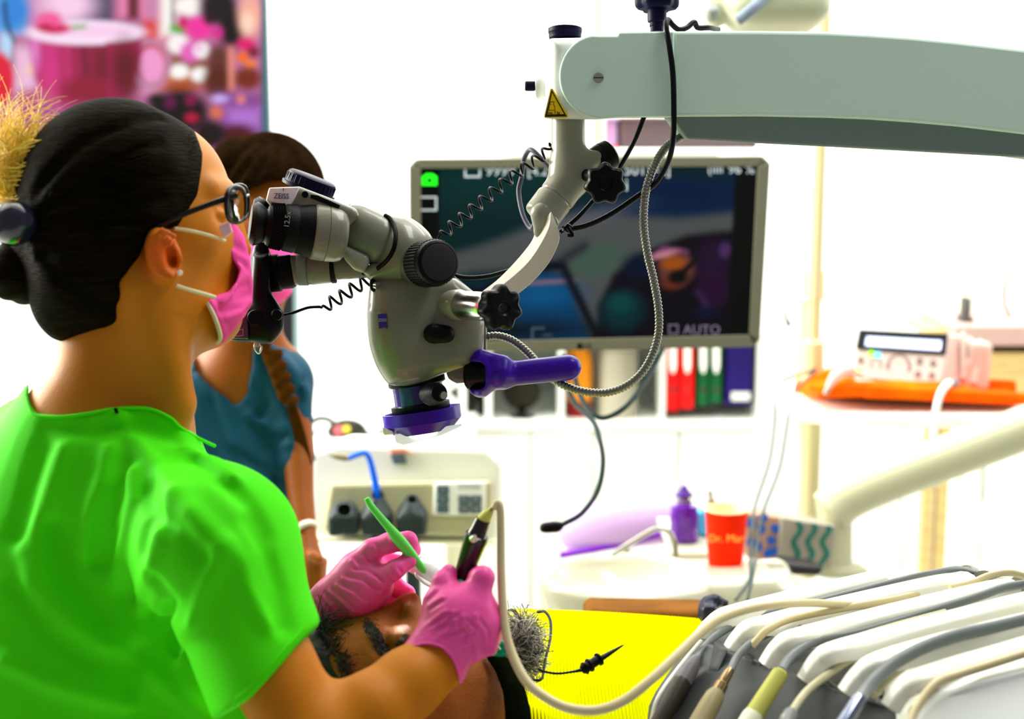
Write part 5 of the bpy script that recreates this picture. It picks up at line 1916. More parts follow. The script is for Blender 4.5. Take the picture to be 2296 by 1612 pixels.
cyl('lug_pin', (577, 766, 1.34), (577, 778, 1.34), 3.5, steel, cm)
outline_geo([(521, 742), (545, 738), (545, 752), (523, 754)], 1.2, 1.3205).build('button_outline', mat('dim_white_print', (.3, .3, .3)), cm, smooth=False)

# ------------------------------------------------------------------ cables
cab_m = mat('cable_black', (.003, .004, .005), .4, spec=.12)


def coil(pts, r, wire, turns, m, name, label):
    c = smoothpath([P(*q) for q in pts], 30)
    fr = frames(c)
    L = np.cumsum([0] + [np.linalg.norm(c[i + 1] - c[i]) for i in range(len(c) - 1)])
    n = turns * 14
    out = []
    for k in range(n + 1):
        s_ = L[-1] * k / n
        i = min(int(np.searchsorted(L, s_, 'right')) - 1, len(c) - 2)
        t = (s_ - L[i]) / (L[i + 1] - L[i])
        p = c[i] * (1 - t) + c[i + 1] * t
        N, B = fr[i][2], fr[i][3]
        a = 2 * math.pi * turns * k / n
        rr = M(r, 1.36) * min(1, k / 8, (n - k) / 8 + .05)
        out.append(p + (N * math.cos(a) + B * math.sin(a)) * rr)
    return out


c1 = coil([(1232, 322, 1.37), (1222, 345, 1.37), (1150, 395, 1.37), (1060, 470, 1.37), (985, 530, 1.375)], 13, 3, 11, cab_m, '', '')
path = [P(1238, 330, 1.39)] + c1 + [P(975, 545, 1.39)]
v, f = sweep(path, M(3.0, 1.36), 8)
tag(obj('coiled_cable', v, f, cab_m, sharp=0), 'black coiled cable stretched across the monitor from the post to the round knob', 'cable')
c2 = coil([(838, 622, 1.37), (800, 642, 1.37), (760, 668, 1.37), (722, 690, 1.37)], 14, 3, 5, cab_m, '', '')
path = [P(850, 615, 1.385)] + c2 + smoothpath([P(716, 688, 1.37), P(690, 690, 1.37), (P(655, 702, 1.37)), P(628, 708, 1.365)], 6)
v, f = sweep(path, M(3.3, 1.36), 8)
tag(obj('coiled_cable', v, f, cab_m, sharp=0), 'short black coiled cable running from the optics to the black camera', 'cable')
# cable over the beam
tag(tube('cable', [(1610, 66, 1.385), (1590, 62, 1.36), (1565, 62, 1.35), (1556, 50, 1.345), (1540, 62, 1.34), (1522, 66, 1.335), (1508, 56, 1.33), (1497, 44, 1.325), (1494, 62, 1.318), (1502, 110, 1.316), (1509, 170, 1.316), (1511, 262, 1.316), (1508, 320, 1.32), (1498, 362, 1.33), (1470, 410, 1.34),
                    (1430, 440, 1.35), (1370, 480, 1.355), (1320, 504, 1.355), (1280, 513, 1.355), (1262, 512, 1.352)], 6.3, cab_m, n=10),
    'thick black cable hanging over the beam front and curving back to the bracket', 'cable')
tag(tube('cable', [(1444, 262, 1.37), (1425, 310, 1.375), (1398, 360, 1.385), (1365, 410, 1.39), (1330, 450, 1.385), (1295, 488, 1.375), (1255, 522, 1.37)], 5.5, cab_m, n=10),
    'black cable from under the beam running behind the star knob to the bracket', 'cable')
o = thing('cable_tie', 'black tie bundling the cables beside the curved bracket', 'cable tie', P(1278, 530, 1.352))
lathe('band', (1268, 508, 1.352), (1280, 516, 1.352), [(0, 9), (.2, 10), (.8, 10), (1, 9)], black, o)
tube('tail', [(1274, 510, 1.345), (1280, 520, 1.343), (1284, 528, 1.343), (1272, 528, 1.343)], 4, black, o)
tag(tube('cable', [(1200, 500, 1.40), (1190, 512, 1.41), (1172, 480, 1.42), (1163, 430, 1.43), (1170, 395, 1.43), (1174, 360, 1.43), (1185, 338, 1.42), (1198, 340, 1.41), (1235, 380, 1.40)], 5.5,
         mat('cable_slate', (.05, .05, .08), .5), n=10), 'slate-grey cable making a loop left of the post', 'cable')
tag(tube('cable', [(1000, 610, 1.40), (1040, 622, 1.40), (1090, 620, 1.40), (1130, 610, 1.40), (1160, 600, 1.40)], 5, cab_m, n=8), 'short black cable between the round knob and the curved bracket', 'cable')
# corrugated metal conduit
cd = smoothpath([P(*q) for q in [(1545, 300, 1.37), (1525, 308, 1.365), (1492, 332, 1.355), (1466, 375, 1.345), (1448, 430, 1.34), (1443, 500, 1.338), (1452, 570, 1.338), (1466, 630, 1.338), (1477, 700, 1.338), (1474, 760, 1.34),
                                 (1450, 820, 1.342), (1412, 860, 1.344), (1360, 880, 1.346), (1300, 876, 1.348), (1250, 856, 1.352), (1215, 826, 1.36), (1185, 792, 1.37), (1150, 764, 1.376), (1115, 753, 1.38), (1080, 757, 1.38)]], 12)
L = [0]
for i in range(len(cd) - 1):
    L.append(L[-1] + float(np.linalg.norm(cd[i + 1] - cd[i])))
step = M(2.0, 1.34)
path, rad = [], []
k = 0
while k * step < L[-1]:
    s_ = k * step
    i = min(int(np.searchsorted(L, s_, 'right')) - 1, len(cd) - 2)
    t = (s_ - L[i]) / (L[i + 1] - L[i])
    path.append(cd[i] * (1 - t) + cd[i + 1] * t)
    rad.append(M([7.6, 9.6, 10.0, 9.6][k % 4], 1.34))
    k += 1
v, f = sweep(path, rad, 14)
tag(obj('metal_conduit', v, f, mat('conduit', (.20, .20, .17), .3, metal=.85), sharp=0), 'ribbed metal conduit looping from the beam to the optics', 'conduit')
# monitor leads
mlm = mat('lead_green_black', (.004, .022, .020), .4)
o = thing('power_lead', 'dark lead hanging below the monitor and ending in a black plug', 'cable', P(1240, 1195, 1.9))
tube('lead', [(1262, 796, 2.15, 4), (1266, 850, 2.1, 5), (1290, 905, 2.05, 6), (1330, 945, 2.0, 6), (1346, 990, 1.97, 6), (1352, 1040, 1.95, 6), (1340, 1100, 1.93, 6), (1305, 1150, 1.91, 6), (1262, 1176, 1.9, 6)], 6, mlm, o, n=12)
s = SDF().u(CH([(1266, 1174, 1.9, 8), (1248, 1180, 1.9, 13), (1222, 1184, 1.9, 13)], .003)).i(BX(1236, 1182, 1.9, 28, 15, .012, .004, roll=-8), .002)
blob('plug', s, 1200, 1280, 1155, 1210, 1.87, 1.93, .0018, black, o)
tag(tube('monitor_cable', [(1285, 800, 2.16, 5), (1290, 850, 2.12, 6), (1310, 905, 2.08, 6), (1340, 935, 2.05, 6), (1372, 932, 2.05, 6), (1410, 905, 2.06, 6), (1445, 858, 2.1, 6), (1478, 800, 2.16, 5), (1490, 770, 2.25, 5)], 6, mlm, n=12),
    'dark cable sagging in a loop beneath the monitor', 'cable')

# ------------------------------------------------------------------ instruments in the hands
o = thing('green_instrument', 'slim light green handle held between gloved thumb and index finger', 'dental tool', P(930, 1250, 1.24))
tube('handle', [(822, 1117, 1.226, 6), (835, 1138, 1.227, 7.5), (870, 1180, 1.229, 9.5), (893, 1208, 1.231, 13), (910, 1228, 1.234, 12.5), (930, 1252, 1.239, 10), (955, 1285, 1.245, 8)], 9, mat('light_green', (.13, .72, .10), .4), o, n=8)
tube('shaft', [(955, 1285, 1.245, 4), (975, 1320, 1.245, 3), (972, 1350, 1.242, 2.5)], 3, chrome, o)
o = thing('dark_handpiece', 'dark brown cylindrical handpiece with a lime tip held by the nearer gloved hand', 'handpiece', P(1040, 1320, 1.15))
hpm = mat('handpiece_brown', (.020, .010, .007), .25, coat=.4)
lathe('body', (1022, 1336, 1.158), (1071, 1196, 1.142), [(0, 19), (.02, 21), (.5, 22), (.86, 26), (.90, 27), (.98, 26), (1, 21)], hpm, o, ns=40)
lathe('neck', (1069, 1200, 1.142), (1083, 1165, 1.140), [(0, 22), (.4, 19), (1, 17)], hpm, o, ns=32)
lathe('lime_tip', (1082, 1167, 1.140), (1105, 1138, 1.138), [(0, 14), (.05, 15), (.5, 11), (.9, 6), (1, 4)], mat('lime_rubber', (.62, .60, .12), .45), o, ns=28)
lathe('tip_pin', (1098, 1148, 1.137), (1103, 1139, 1.136), [(0, 3), (1, 2.5)], mat('pin_brown', (.2, .12, .02), .4), o)
lathe('ring_clip', (1060, 1212, 1.124), (1064, 1202, 1.118), [(0, 6), (.3, 9), (1, 4)], chrome, o)
lathe('band', (1030, 1312, 1.134), (1034, 1302, 1.133), [(0, 5), (1, 5)], mat('band_green', (0, .4, .15), .3), o)
# white pad added in place of the overexposed gloved fingers
o = thing('glare_pad', 'white folded pad added as the glare between the two pink gloves', 'glare patch', P(950, 1320, 1.25))
s = SDF().u(CH([(930, 1272, 1.252, 16), (955, 1280, 1.25, 20), (974, 1305, 1.25, 16)], .004)).u(CH([(940, 1266, 1.25, 12), (976, 1280, 1.252, 12)]), .006)
wp = [(924, 1262, 1.278), (942, 1250, 1.285), (962, 1256, 1.285), (980, 1276, 1.280), (984, 1296, 1.262), (972, 1314, 1.240), (950, 1302, 1.236), (930, 1284, 1.240)]
wv_ = [P(*q) for q in wp]
wv_ += [q - np.array([0, 0, .004]) for q in wv_]
obj('glare_sheet', wv_, [list(range(8)), list(range(8, 16))] + [[i, (i + 1) % 8, 8 + (i + 1) % 8, 8 + i] for i in range(8)], mat('sheet_white', (.96, .96, .96), .7), o, bevel=.0015)
blob('pad', s, 890, 1010, 1235, 1340, 1.21, 1.29, .0016, mat('pad_white', (.95, .95, .95), .7, subsurf=1.0), o)
o = thing('rubber_dam', 'small green rubber dam frame under the nearer gloved hand', 'dental dam', P(1110, 1470, 1.21))
tube('frame', [(1085, 1462, 1.20, 4), (1105, 1452, 1.20, 5), (1122, 1440, 1.205, 5), (1134, 1450, 1.21, 6), (1130, 1466, 1.21, 6), (1105, 1466, 1.205, 5)], 6, mat('dam_green', (0, .32, .16), .35), o)
prism('sheet', [(1090, 1458), (1120, 1442), (1132, 1452), (1128, 1464), (1104, 1462)], 1.206, .001, mat('dam_green', (0, .32, .16)), o)
tube('white_tab', [(1113, 1442, 1.203, 2), (1122, 1456, 1.203, 2)], 2, white, o)
# strap of the face shield beside the nose
o = thing('cheek_rest', 'dark curved rest beside the nose of the lying person', 'headrest', P(860, 1390, 1.32))
s = SDF().u(E(862, 1376, 1.33, 34, 22, .02)).s(E(868, 1366, 1.32, 26, 16, .02), .004)
blob('pad', s, 810, 910, 1340, 1410, 1.29, 1.37, .0025, mat('rest_grey', (.05, .07, .07), .3), o)

# cream suction hose
hosem = mat('hose_cream', (.66, .56, .32), .4)
hose = [(1106, 1141, 1.138, 6), (1114, 1128, 1.14, 8), (1121, 1140, 1.14, 9), (1123, 1200, 1.14, 9), (1124, 1290, 1.135, 9.5), (1130, 1390, 1.125, 10), (1146, 1460, 1.115, 10.5), (1178, 1524, 1.10, 11), (1220, 1562, 1.09, 11), (1275, 1588, 1.085, 11),
        (1340, 1592, 1.085, 11), (1400, 1570, 1.09, 11), (1460, 1524, 1.10, 11), (1520, 1468, 1.12, 11), (1565, 1424, 1.14, 10.5), (1610, 1390, 1.16, 10), (1670, 1368, 1.18, 9.5), (1740, 1356, 1.20, 9), (1820, 1352, 1.23, 9), (1900, 1356, 1.26, 9), (1962, 1356, 1.275, 8.5), (2040, 1342, 1.29, 8), (2110, 1322, 1.31, 8), (2160, 1306, 1.32, 8)]
tag(tube('handpiece_hose', hose, 10, hosem, n=10, ns=16), 'cream hose looping from the dark handpiece over the yellow bib to the tray', 'hose')

# ------------------------------------------------------------------ clip and cords on the bib
o = thing('test_clip', 'small black probe clip with a cord lying on the yellow bib', 'clip', P(1330, 1510, 1.22))
lathe('probe', (1398, 1446, 1.24), (1342, 1480, 1.225), [(0, 1.5), (.4, 4), (1, 7)], black, o)
lathe('collar', (1346, 1476, 1.226), (1306, 1502, 1.216), [(0, 10), (.05, 15), (.12, 15), (.16, 11), (.5, 11), (.55, 15), (.62, 16), (.7, 12), (.8, 12), (.86, 15), (1, 9)], black, o)
tube('cord', [(1308, 1501, 1.216, 5), (1285, 1506, 1.212, 3), (1250, 1510, 1.208, 3), (1222, 1506, 1.205, 3), (1206, 1500, 1.205, 3)], 3, black, o)
tag(tube('bib_cord', [(1130, 1374, 1.40), (1148, 1368, 1.40), (1160, 1380, 1.38), (1163, 1402, 1.34), (1160, 1425, 1.31)], 3.5, black, n=10), 'thin black cord arching behind the cream hose at the edge of the bib', 'cord')
tag(tube('bib_cord', [(1206, 1372, 1.40), (1222, 1372, 1.39), (1234, 1392, 1.36), (1234, 1430, 1.31), (1224, 1475, 1.26), (1218, 1510, 1.225), (1212, 1524, 1.215), (1190, 1524, 1.21)], 3.2, black, n=10),
    'thin black cord curving past the grey beard', 'cord')
# ------------------------------------------------------------------ assistant's element (unit with holders)
YA = 2.3
unit = thing('assistant_unit', 'cream dental unit head with three dark holders and grey key pads', 'dental unit', W(900, 1230, YA))
unitm = mat('unit_cream', (0.46, 0.44, 0.26), .4)
unitw = mat('unit_white', (0.95, 0.95, 0.90), .35)
D = 2.32
prism('housing', [(690, 1010), (760, 990), (1090, 1002), (1128, 1040), (1130, 1150), (1118, 1228), (700, 1212), (690, 1160)], D + .03, .22, unitw, unit, bevel=.012, bseg=3)
prism('front_panel', [(738, 1082), (1104, 1078), (1100, 1172), (1080, 1204), (740, 1198), (722, 1188)], D, .035, unitm, unit, bevel=.008, bseg=3)
prism('key_plate', [(974, 1082), (1090, 1080), (1088, 1156), (970, 1156)], D - .004, .006, unitw, unit, bevel=.002)
prism('apron', [(696, 1204), (1116, 1212), (1108, 1222), (700, 1216)], D + .01, .18, cream, unit, bevel=.004)
keym = mat('key_grey', (0.07, 0.12, 0.14), .5)
for j in range(3):
    y = 1089 + j * 21
    prism('key', [(980, y), (1006, y), (1007, y + 19), (979, y + 19)], D - .007, .004, keym, unit, bevel=.001)
for i in range(2):
    for j in range(2):
        x, y = 1028 + i * 27, 1111 + j * 21
        prism('key', [(x, y), (x + 25, y), (x + 25, y + 19), (x, y + 19)], D - .007, .004, keym, unit, bevel=.001)
ins = mat('key_print', (.55, .45, .5), .5)
for j, s_ in enumerate(('+', 'o', '-')):
    text(s_, P(993, 1098 + j * 21, D - .008), M(14, D), ins, unit)
for i in range(2):
    for j in range(2):
        text(('P1', 'P2', 'P3', 'P4')[j * 2 + i], P(1040 + i * 27, 1120 + j * 21, D - .008), M(11, D), ins, unit)
text('DIVAS', P(1052, 1092, D - .006), M(15, D), keym, unit, squeeze=1.2)
hold = mat('holder_dark', (0.022, 0.035, 0.035), .35)


def holder(cx, top, w_, nozzle):
    s = SDF()
    s.u(E(cx, 1155, D - .03, w_, 34, .03)).u(BX(cx, 1176, D - .03, w_, 26, .028, .008), .012)
    if nozzle:
        s.u(CH([(cx, 1150, D - .035, 22), (cx, top, D - .035, 17)]), .01)
        s.s(CY((cx, top - 24, D - .05), (cx, top + 18, D - .035), 10))
    s.s(CY((cx, 1140, D - .07), (cx, 1150, D - .015), 15)) if not nozzle else None
    s.s(CH([(cx, 1182, D - .045, 9), (cx, 1230, D - .045, 22)]), .006) if not nozzle else None
    s.i(POLY([(cx - w_ - 9, 1080), (cx + w_ + 9, 1080), (cx + w_ + 4, 1203), (cx - w_ - 4, 1203)], D), .004)
    return s


for (cx, top, noz) in ((772, 0, 0), (846, 1112, 1), (924, 1124, 1)):
    blob('hose_holder', holder(cx, top, 33, noz), cx - 50, cx + 50, 1085, 1215, D - .08, D + .01, .0022, hold, unit)
for cx in (846, 924):
    lathe('hose', (cx, 1195, D - .03), (cx + 14, 1700, D - .02), [(0, 13), (.1, 17), (1, 17)], hold, unit)
v, f = sweep([P(1020, 1205, 2.42), P(1020, 1600, 2.42)], M(20, 2.42), 4)
obj('post', v, f, cream, unit, smooth=False)
lathe('swing_arm', (1020, 1560, 2.42), (1300, 1520, 2.45), [(0, 22), (1, 22)], white, unit)
# blue saliva ejector
o = thing('saliva_ejector', 'bright blue bent suction tube standing in the middle holder', 'suction tube', P(846, 1115, D - .035))
tube('tube', [(846, 1118, D - .035, 8), (842, 1085, D - .036, 8), (832, 1040, D - .04, 7), (824, 1020, D - .045, 6.5), (812, 1016, D - .05, 6.5), (780, 1028, D - .06, 6)], 7,
     mat('blue_tube', (0.0, 0.14, 0.95), .3), o)
# mask / pad items on top
o = thing('tray_pad', 'small dark grey pad with a pink edge on the cream unit', 'pad', P(895, 1040, 2.36))
prism('pad', [(874, 1020), (905, 1018), (912, 1040), (882, 1041)], D + .022, .012, mat('pad_grey', (.10, .14, .18), .5), o, bevel=.002)
prism('edge', [(872, 1006), (905, 1004), (925, 1016), (876, 1019)], D + .022, .012, mat('pad_pink', (.85, .35, .25), .5), o, bevel=.002)
o = thing('brush_tip', 'tan pointed brush tip at the end of the blue tube', 'brush', P(770, 1030, D - .06))
lathe('tip', (784, 1028, D - .06), (736, 1020, D - .065), [(0, 4), (.2, 8), (.6, 7), (1, 1)], mat('tan_tip', (.30, .26, .14), .5), o)

# ------------------------------------------------------------------ basin (cuspidor)
DB = 2.2
bas = thing('spittoon_basin', 'white ceramic spittoon basin with a curved spout left of the orange cup', 'basin', P(1400, 1600, DB))
cer = mat('ceramic', (0.60, 0.58, 0.45), .25, coat=.5)
top = P(1402, 1293, DB)
s, t = [], []
nrm = np.array([0, 0, 1.0])
prof = [(0, .05), (.15, .055), (.16, .075), (.115, .085)]
R0 = M(188, DB)
vs, fs = [], []
rings = [(.0, -.055), (.45, -.05), (.78, -.03), (.90, -.006), (.95, .004), (1.0, .005), (1.04, -.004), (1.03, -.03), (.98, -.07), (.86, -.12), (.6, -.17), (.3, -.2)]
ns = 64
for (r, z) in rings:
    for k in range(ns):
        a = 2 * math.pi * k / ns
        vs.append(top + np.array([math.cos(a) * R0 * r, math.sin(a) * R0 * .86 * r, z]))
for i in range(len(rings) - 1):
    for k in range(ns):
        a, b = i * ns + k, i * ns + (k + 1) % ns
        fs.append([a, b, b + ns, a + ns])
obj('bowl', vs, fs, cer, bas, sharp=0)
v, f = box_geo(top + np.array([-.07, -.06, -.9]), top + np.array([.07, .08, -.12]))
obj('column', v, f, cer, bas, bevel=.02, bseg=3)
s = SDF().u(BX(1640, 1318, 2.26, 150, 44, .10, .02, roll=3)).u(BX(1570, 1330, 2.25, 90, 34, .09, .02), .02)
s.s(E(1402, 1290, 2.2, 180, 60, .14), .004)
s.s(BX(1800, 1292, 2.2, 60, 16, .12, .006), .004)
blob('ledge', s, 1480, 1830, 1250, 1390, 2.1, 2.4, .005, cer, bas)
tube('spout', [(1372, 1244, 2.2), (1420, 1214, 2.2), (1470, 1186, 2.2), (1498, 1192, 2.2), (1512, 1215, 2.2), (1515, 1250, 2.2)], 6, steel, bas)
# orange cup
o = thing('paper_cup', 'orange-red paper cup with lettering standing on the basin ledge', 'cup', P(1626, 1270, 2.3))
cupm = mat('cup_orange', (1.0, 0.022, 0.0), .6, spec=.05)
inm = mat('cup_inside', (0.85, 0.78, 0.45), .5)
a, b = P(1626, 1268, 2.3), P(1626, 1268, 2.3) + np.array([0, 0, M(132, 2.3)])
v, f = lathe_geo(a, b, [(0, M(36, 2.3)), (.02, M(38, 2.3)), (.97, M(47, 2.3)), (1.0, M(49, 2.3))], 40)
obj('body', v, f[:-1], cupm, o, sharp=60)
v, f = lathe_geo(a, b, [(.05, M(35, 2.3)), (.97, M(45.5, 2.3)), (1.0, M(48, 2.3)), (1.012, M(49, 2.3)), (1.0, M(50.5, 2.3)), (.985, M(49, 2.3))], 40)
obj('rim', v, f[:-1], inm, o, sharp=60)
text('Dr. Mar', P(1628, 1208, 2.250), M(24, 2.3), mat('cup_gold', (1, .55, .08), .4), o)
v, f = lathe_geo(a - np.array([0, 0, .006]), a, [(0, M(48, 2.3)), (1, M(50, 2.3))], 40)
o = tag(obj('cup_stand', v, f, cer), 'round white stand under the orange cup', 'stand')
# metal tube behind the cup and blue wrap
o = thing('dental_tool', 'thin brownish metal tool standing behind the orange cup', 'dental tool', P(1594, 1208, 2.45))
lathe('shaft', (1596, 1210, 2.45), (1592, 1100, 2.45), [(0, 9), (.8, 8), (.85, 6), (1, 5)], steel, o)
lathe('grip', (1596, 1180, 2.45), (1594, 1120, 2.45), [(0, 10), (.1, 11), (.9, 10), (1, 8)], mat('brown_metal', (.35, .2, .12), .3, metal=.6), o)
o = thing('tissue_pack', 'small pale blue tissue pack behind the orange cup', 'tissue pack', P(1575, 1200, 2.5))
prism('wrap', [(1560, 1150), (1590, 1138), (1596, 1150), (1594, 1204), (1562, 1200)], 2.5, .05, mat('light_blue', (.10, .55, .9), .4), o, bevel=.006)
prism('tissue', [(1572, 1148), (1580, 1128), (1592, 1140), (1590, 1150)], 2.51, .02, white, o, bevel=.004)
zl = P(1575, 1204, 2.5)[2]
v, f = box_geo((P(1490, 1200, 2.5)[0], 2.33, zl - .015), (P(1640, 1200, 2.5)[0], 2.56, zl - .001))
obj('rear_ledge', v, f, cer, bas, bevel=.004)
# patterned tissue boxes
YT = 2.52
tl = thing('tissue_box', 'tissue box with green wavy stripes beside the orange cup', 'tissue box', W(1820, 1275, YT))
boxm = mat('box_grey', (0.34, 0.31, 0.24), .6)
grn = mat('wave_green', (0.0, 0.16, 0.12), .5)
blu = mat('pattern_blue', (0.01, 0.10, 0.5), .5)
pts = [(1752, 1160), (1876, 1180), (1862, 1274), (1742, 1262)]
prism('carton', pts, 2.52, .12, boxm, tl, bevel=.002)
for i, xo in enumerate((1790, 1822, 1854)):
    w_ = [(xo + 7 * math.sin((y - 1172) / 9.0) - (y - 1172) * .10, y) for y in range(1170 + i * 4, 1268 + i * 3, 4)]
    mb = MB()
    vv = []
    for (x, y) in w_:
        vv += [P(x - 5, y, 2.5165), P(x + 6, y, 2.5165)]
    vv2 = [q + FW * .002 for q in vv]
    n = len(vv)
    ff = []
    for j in range(0, n - 2, 2):
        ff.append([j, j + 1, j + 3, j + 2])
        ff.append([n + j, n + j + 1, n + j + 3, n + j + 2])
    obj('wavy_stripe', vv + vv2, ff, grn, tl, smooth=False)
o = thing('tissue_box', 'tissue box with blue flowers behind the thin black leads', 'tissue box', W(1710, 1260, YT))
pnk = mat('box_peach', (0.45, 0.27, 0.19), .6)
prism('carton', [(1672, 1150), (1750, 1160), (1740, 1262), (1676, 1250)], 2.53, .12, pnk, o, bevel=.002)
random.seed(3)
for (x, y) in ((1684, 1172), (1706, 1186), (1738, 1185), (1730, 1212), (1700, 1225), (1684, 1215), (1722, 1240), (1738, 1236), (1712, 1160)):
    mb = MB()
    for q in range(5):
        an = q * 1.2566 + random.random()
        cx, cy = x + 6 * math.cos(an), y + 6 * math.sin(an)
        pp = [P(cx + 5.5 * math.cos(t_), cy + 5.5 * math.sin(t_), 2.527 - q * .0001) for t_ in [k * math.pi / 4 for k in range(8)]]
        mb.add(pp, [list(range(8))])
    mb.build('flower_print', blu, o, smooth=False, solid=.0004)
o = tag(prism('dark_tray', [(1765, 1262), (1850, 1272), (1838, 1292), (1775, 1290)], 2.4, .1, mat('tray_black', (.02, .02, .02), .4), None, bevel=.006),
        'black tray recess under the striped tissue box', 'tray')

# ------------------------------------------------------------------ pole with tray table and apex locator
polm = mat('pole_cream', (0.62, 0.55, 0.30), .35)
pole = thing('unit_pole', 'cream vertical pole carrying the shelf with the orange cloth', 'pole', P(1805, 1500, 2.9))
v, f = lathe_geo(P(1806, 1290, 2.9), P(1806, 1290, 2.9) + np.array([0, 0, 1.6]), [(0, M(24, 2.9)), (.30, M(24, 2.9)), (.305, M(15, 2.9)), (1, M(15, 2.9))], 28)
obj('tube', v, f, polm, pole)
lathe('collar', (1820, 428, 2.9), (1820, 436, 2.9), [(0, 17), (.5, 18), (1, 17)], steel, pole)
lathe('clamp', (1812, 606, 2.9), (1810, 680, 2.9), [(0, 20), (.04, 25), (.96, 25), (1, 20)], mat('clamp_beige', (.66, .55, .42), .5), pole)
prism('clamp_jaw', [(1836, 606), (1852, 606), (1850, 674), (1834, 674)], 2.88, .05, polm, pole, bevel=.003)
lathe('socket', (1812, 660, 2.9), (1808, 850, 2.9), [(0, 22), (1, 26)], polm, pole)
tube('hook_arm', [(1808, 670, 2.85), (1780, 672, 2.7), (1748, 678, 2.6)], 3, wallm, pole)
o = pole
tube('hook', [(1750, 680, 2.6, 3), (1758, 700, 2.6, 3.4), (1768, 728, 2.6, 4)], 3, mat('dark_green', (.0, .04, .035), .4), o)
cyl('hook_tip', (1766, 720, 2.6), (1770, 732, 2.6), 5, black, o)
# pivot arm (thick horizontal tube) and elbow
arm = thing('swing_arm', 'thick cream tube arm rising to the right behind the delivery unit', 'support arm', P(1880, 1290, 2.6))
armc = mat('arm_cream', (0.50, 0.50, 0.33), .35)
tube('arm_tube', [(1860, 1150, 2.6, 52), (1900, 1116, 2.6, 50), (2000, 1072, 2.6, 50), (2150, 1016, 2.6, 50), (2330, 948, 2.6, 50), (2700, 810, 2.6, 50)], 50, armc, arm, ns=28)
lathe('elbow_post', (1872, 1290, 2.6), (1872, 1120, 2.6), [(0, 42), (.05, 38), (.8, 38), (1, 44)], armc, arm)
lathe('foot_flange', (1886, 1284, 2.6), (1886, 1262, 2.6), [(0, 60), (.4, 58), (1, 40)], armc, arm)
# table
tb = thing('shelf_table', 'white oval shelf holding the orange cloth and device', 'shelf', P(2000, 900, 2.85))
c = P(2020, 893, 2.85)
vs, fs = [], []
ns = 48
for (r, z) in ((.97, -.02), (1, -.012), (1, .0), (.97, .004), (.0, .004)):
    for k in range(ns):
        a = 2 * math.pi * k / ns
        ca, sa = math.cos(a), math.sin(a)
        e = 2 / 3.2
        vs.append(c + np.array([math.copysign(abs(ca) ** e, ca) * M(285, 2.85) * r, math.copysign(abs(sa) ** e, sa) * .2 * r, z]))
for i in range(4):
    for k in range(ns):
        p, q = i * ns + k, i * ns + (k + 1) % ns
        fs.append([p, q, q + ns, p + ns])
fs.append(list(range(ns)))
obj('board', vs, fs, unitw, tb)
v, f = sweep([P(1808, 905, 2.9), P(1808, 985, 2.9)], M(22, 2.9), 24)
obj('bracket', v, f, mat('bracket_sage', (.62, .62, .40), .5), tb)
for x, y1 in ((2022, 1180), (2198, 1180)):
    cyl('leg', (x, 905, 2.8), (x, y1 - 60, 2.8), 4, yel2, tb)
# cloth
orc = mat('orange_cloth', (1.0, 0.09, 0.0), .8, spec=.05, bump=.4, bscale=300, col2=(0.95, 0.17, 0.0), nscale=9)
cl = SDF()
cl.u(BX(1900, 872, 2.80, 96, 15, .12, .008, roll=2)).u(BX(2090, 883, 2.80, 178, 14, .13, .008, roll=-3), .01).u(BX(1850, 850, 2.86, 48, 20, .05, .008, roll=12), .02)
cl.u(BX(2230, 874, 2.86, 32, 24, .05, .006, roll=-2), .01)
for k in range(7):
    cl.u(CH([(1810 + k * 14, 868 + 3 * (k % 2), 2.70, 3), (1900 + k * 40, 856 + 6 * (k % 3), 2.70, 4), (2010 + k * 30, 876, 2.69, 3)]), .01)
o = blob('orange_cloth', cl, 1760, 2300, 810, 920, 2.6, 3.05, .0045, orc)
tag(o, 'folded orange cloth lying under the white device', 'cloth')
# device
dv = thing('apex_locator', 'white table device with a lit display and round keys on the orange cloth', 'dental device', P(2020, 860, 2.76))
dvm = mat('device_white', (0.60, 0.47, 0.42), .4)
DD = 2.73
tl_, tr_, br_, bl_ = (1927, 738), (2127, 748), (2114, 868), (1906, 848)


def dq(u, v_):
    a = np.array(tl_) * (1 - u) + np.array(tr_) * u
    b = np.array(bl_) * (1 - u) + np.array(br_) * u
    r = a * (1 - v_) + b * v_
    return (float(r[0]), float(r[1]))


A_ = [dq(0, 0), dq(1, 0), dq(1, 1), dq(0, 1)]
vv = [P(A_[0][0], A_[0][1], DD + .04), P(A_[1][0], A_[1][1], DD + .04), P(A_[2][0], A_[2][1], DD - .01), P(A_[3][0], A_[3][1], DD - .01)]
vv += [P(A_[0][0] + 30, A_[0][1] + 4, DD + .13), P(A_[1][0] + 60, A_[1][1] + 8, DD + .13), P(A_[2][0] + 70, A_[2][1] - 4, DD + .13), P(A_[3][0] + 20, A_[3][1] - 10, DD + .13)]
obj('body', vv, [list(f) for f in BOXF], dvm, dv, bevel=.006)


def dp(u, v_, lift=.002):
    x, y = dq(u, v_)
    return P(x, y, DD + .04 - .05 * v_ - lift)


def dpatch(name, u0, v0, u1, v1, m, lift, t=.003, **k):
    q = [dp(u0, v0, lift), dp(u1, v0, lift), dp(u1, v1, lift), dp(u0, v1, lift)]
    return obj(name, q + [z + FW * t for z in q], BOXF, m, dv, **k)


dpatch('display_surround', .0, .0, 1, .40, mat('display_black', (.008, .01, .012), .2), .004, .004, bevel=.001)
dpatch('display', .10, .14, .93, .32, mat('display_lit', (.62, .68, 1.0), .3, emit=1.1), .006, .002)
dk = mat('device_print', (.22, .20, .20), .5)


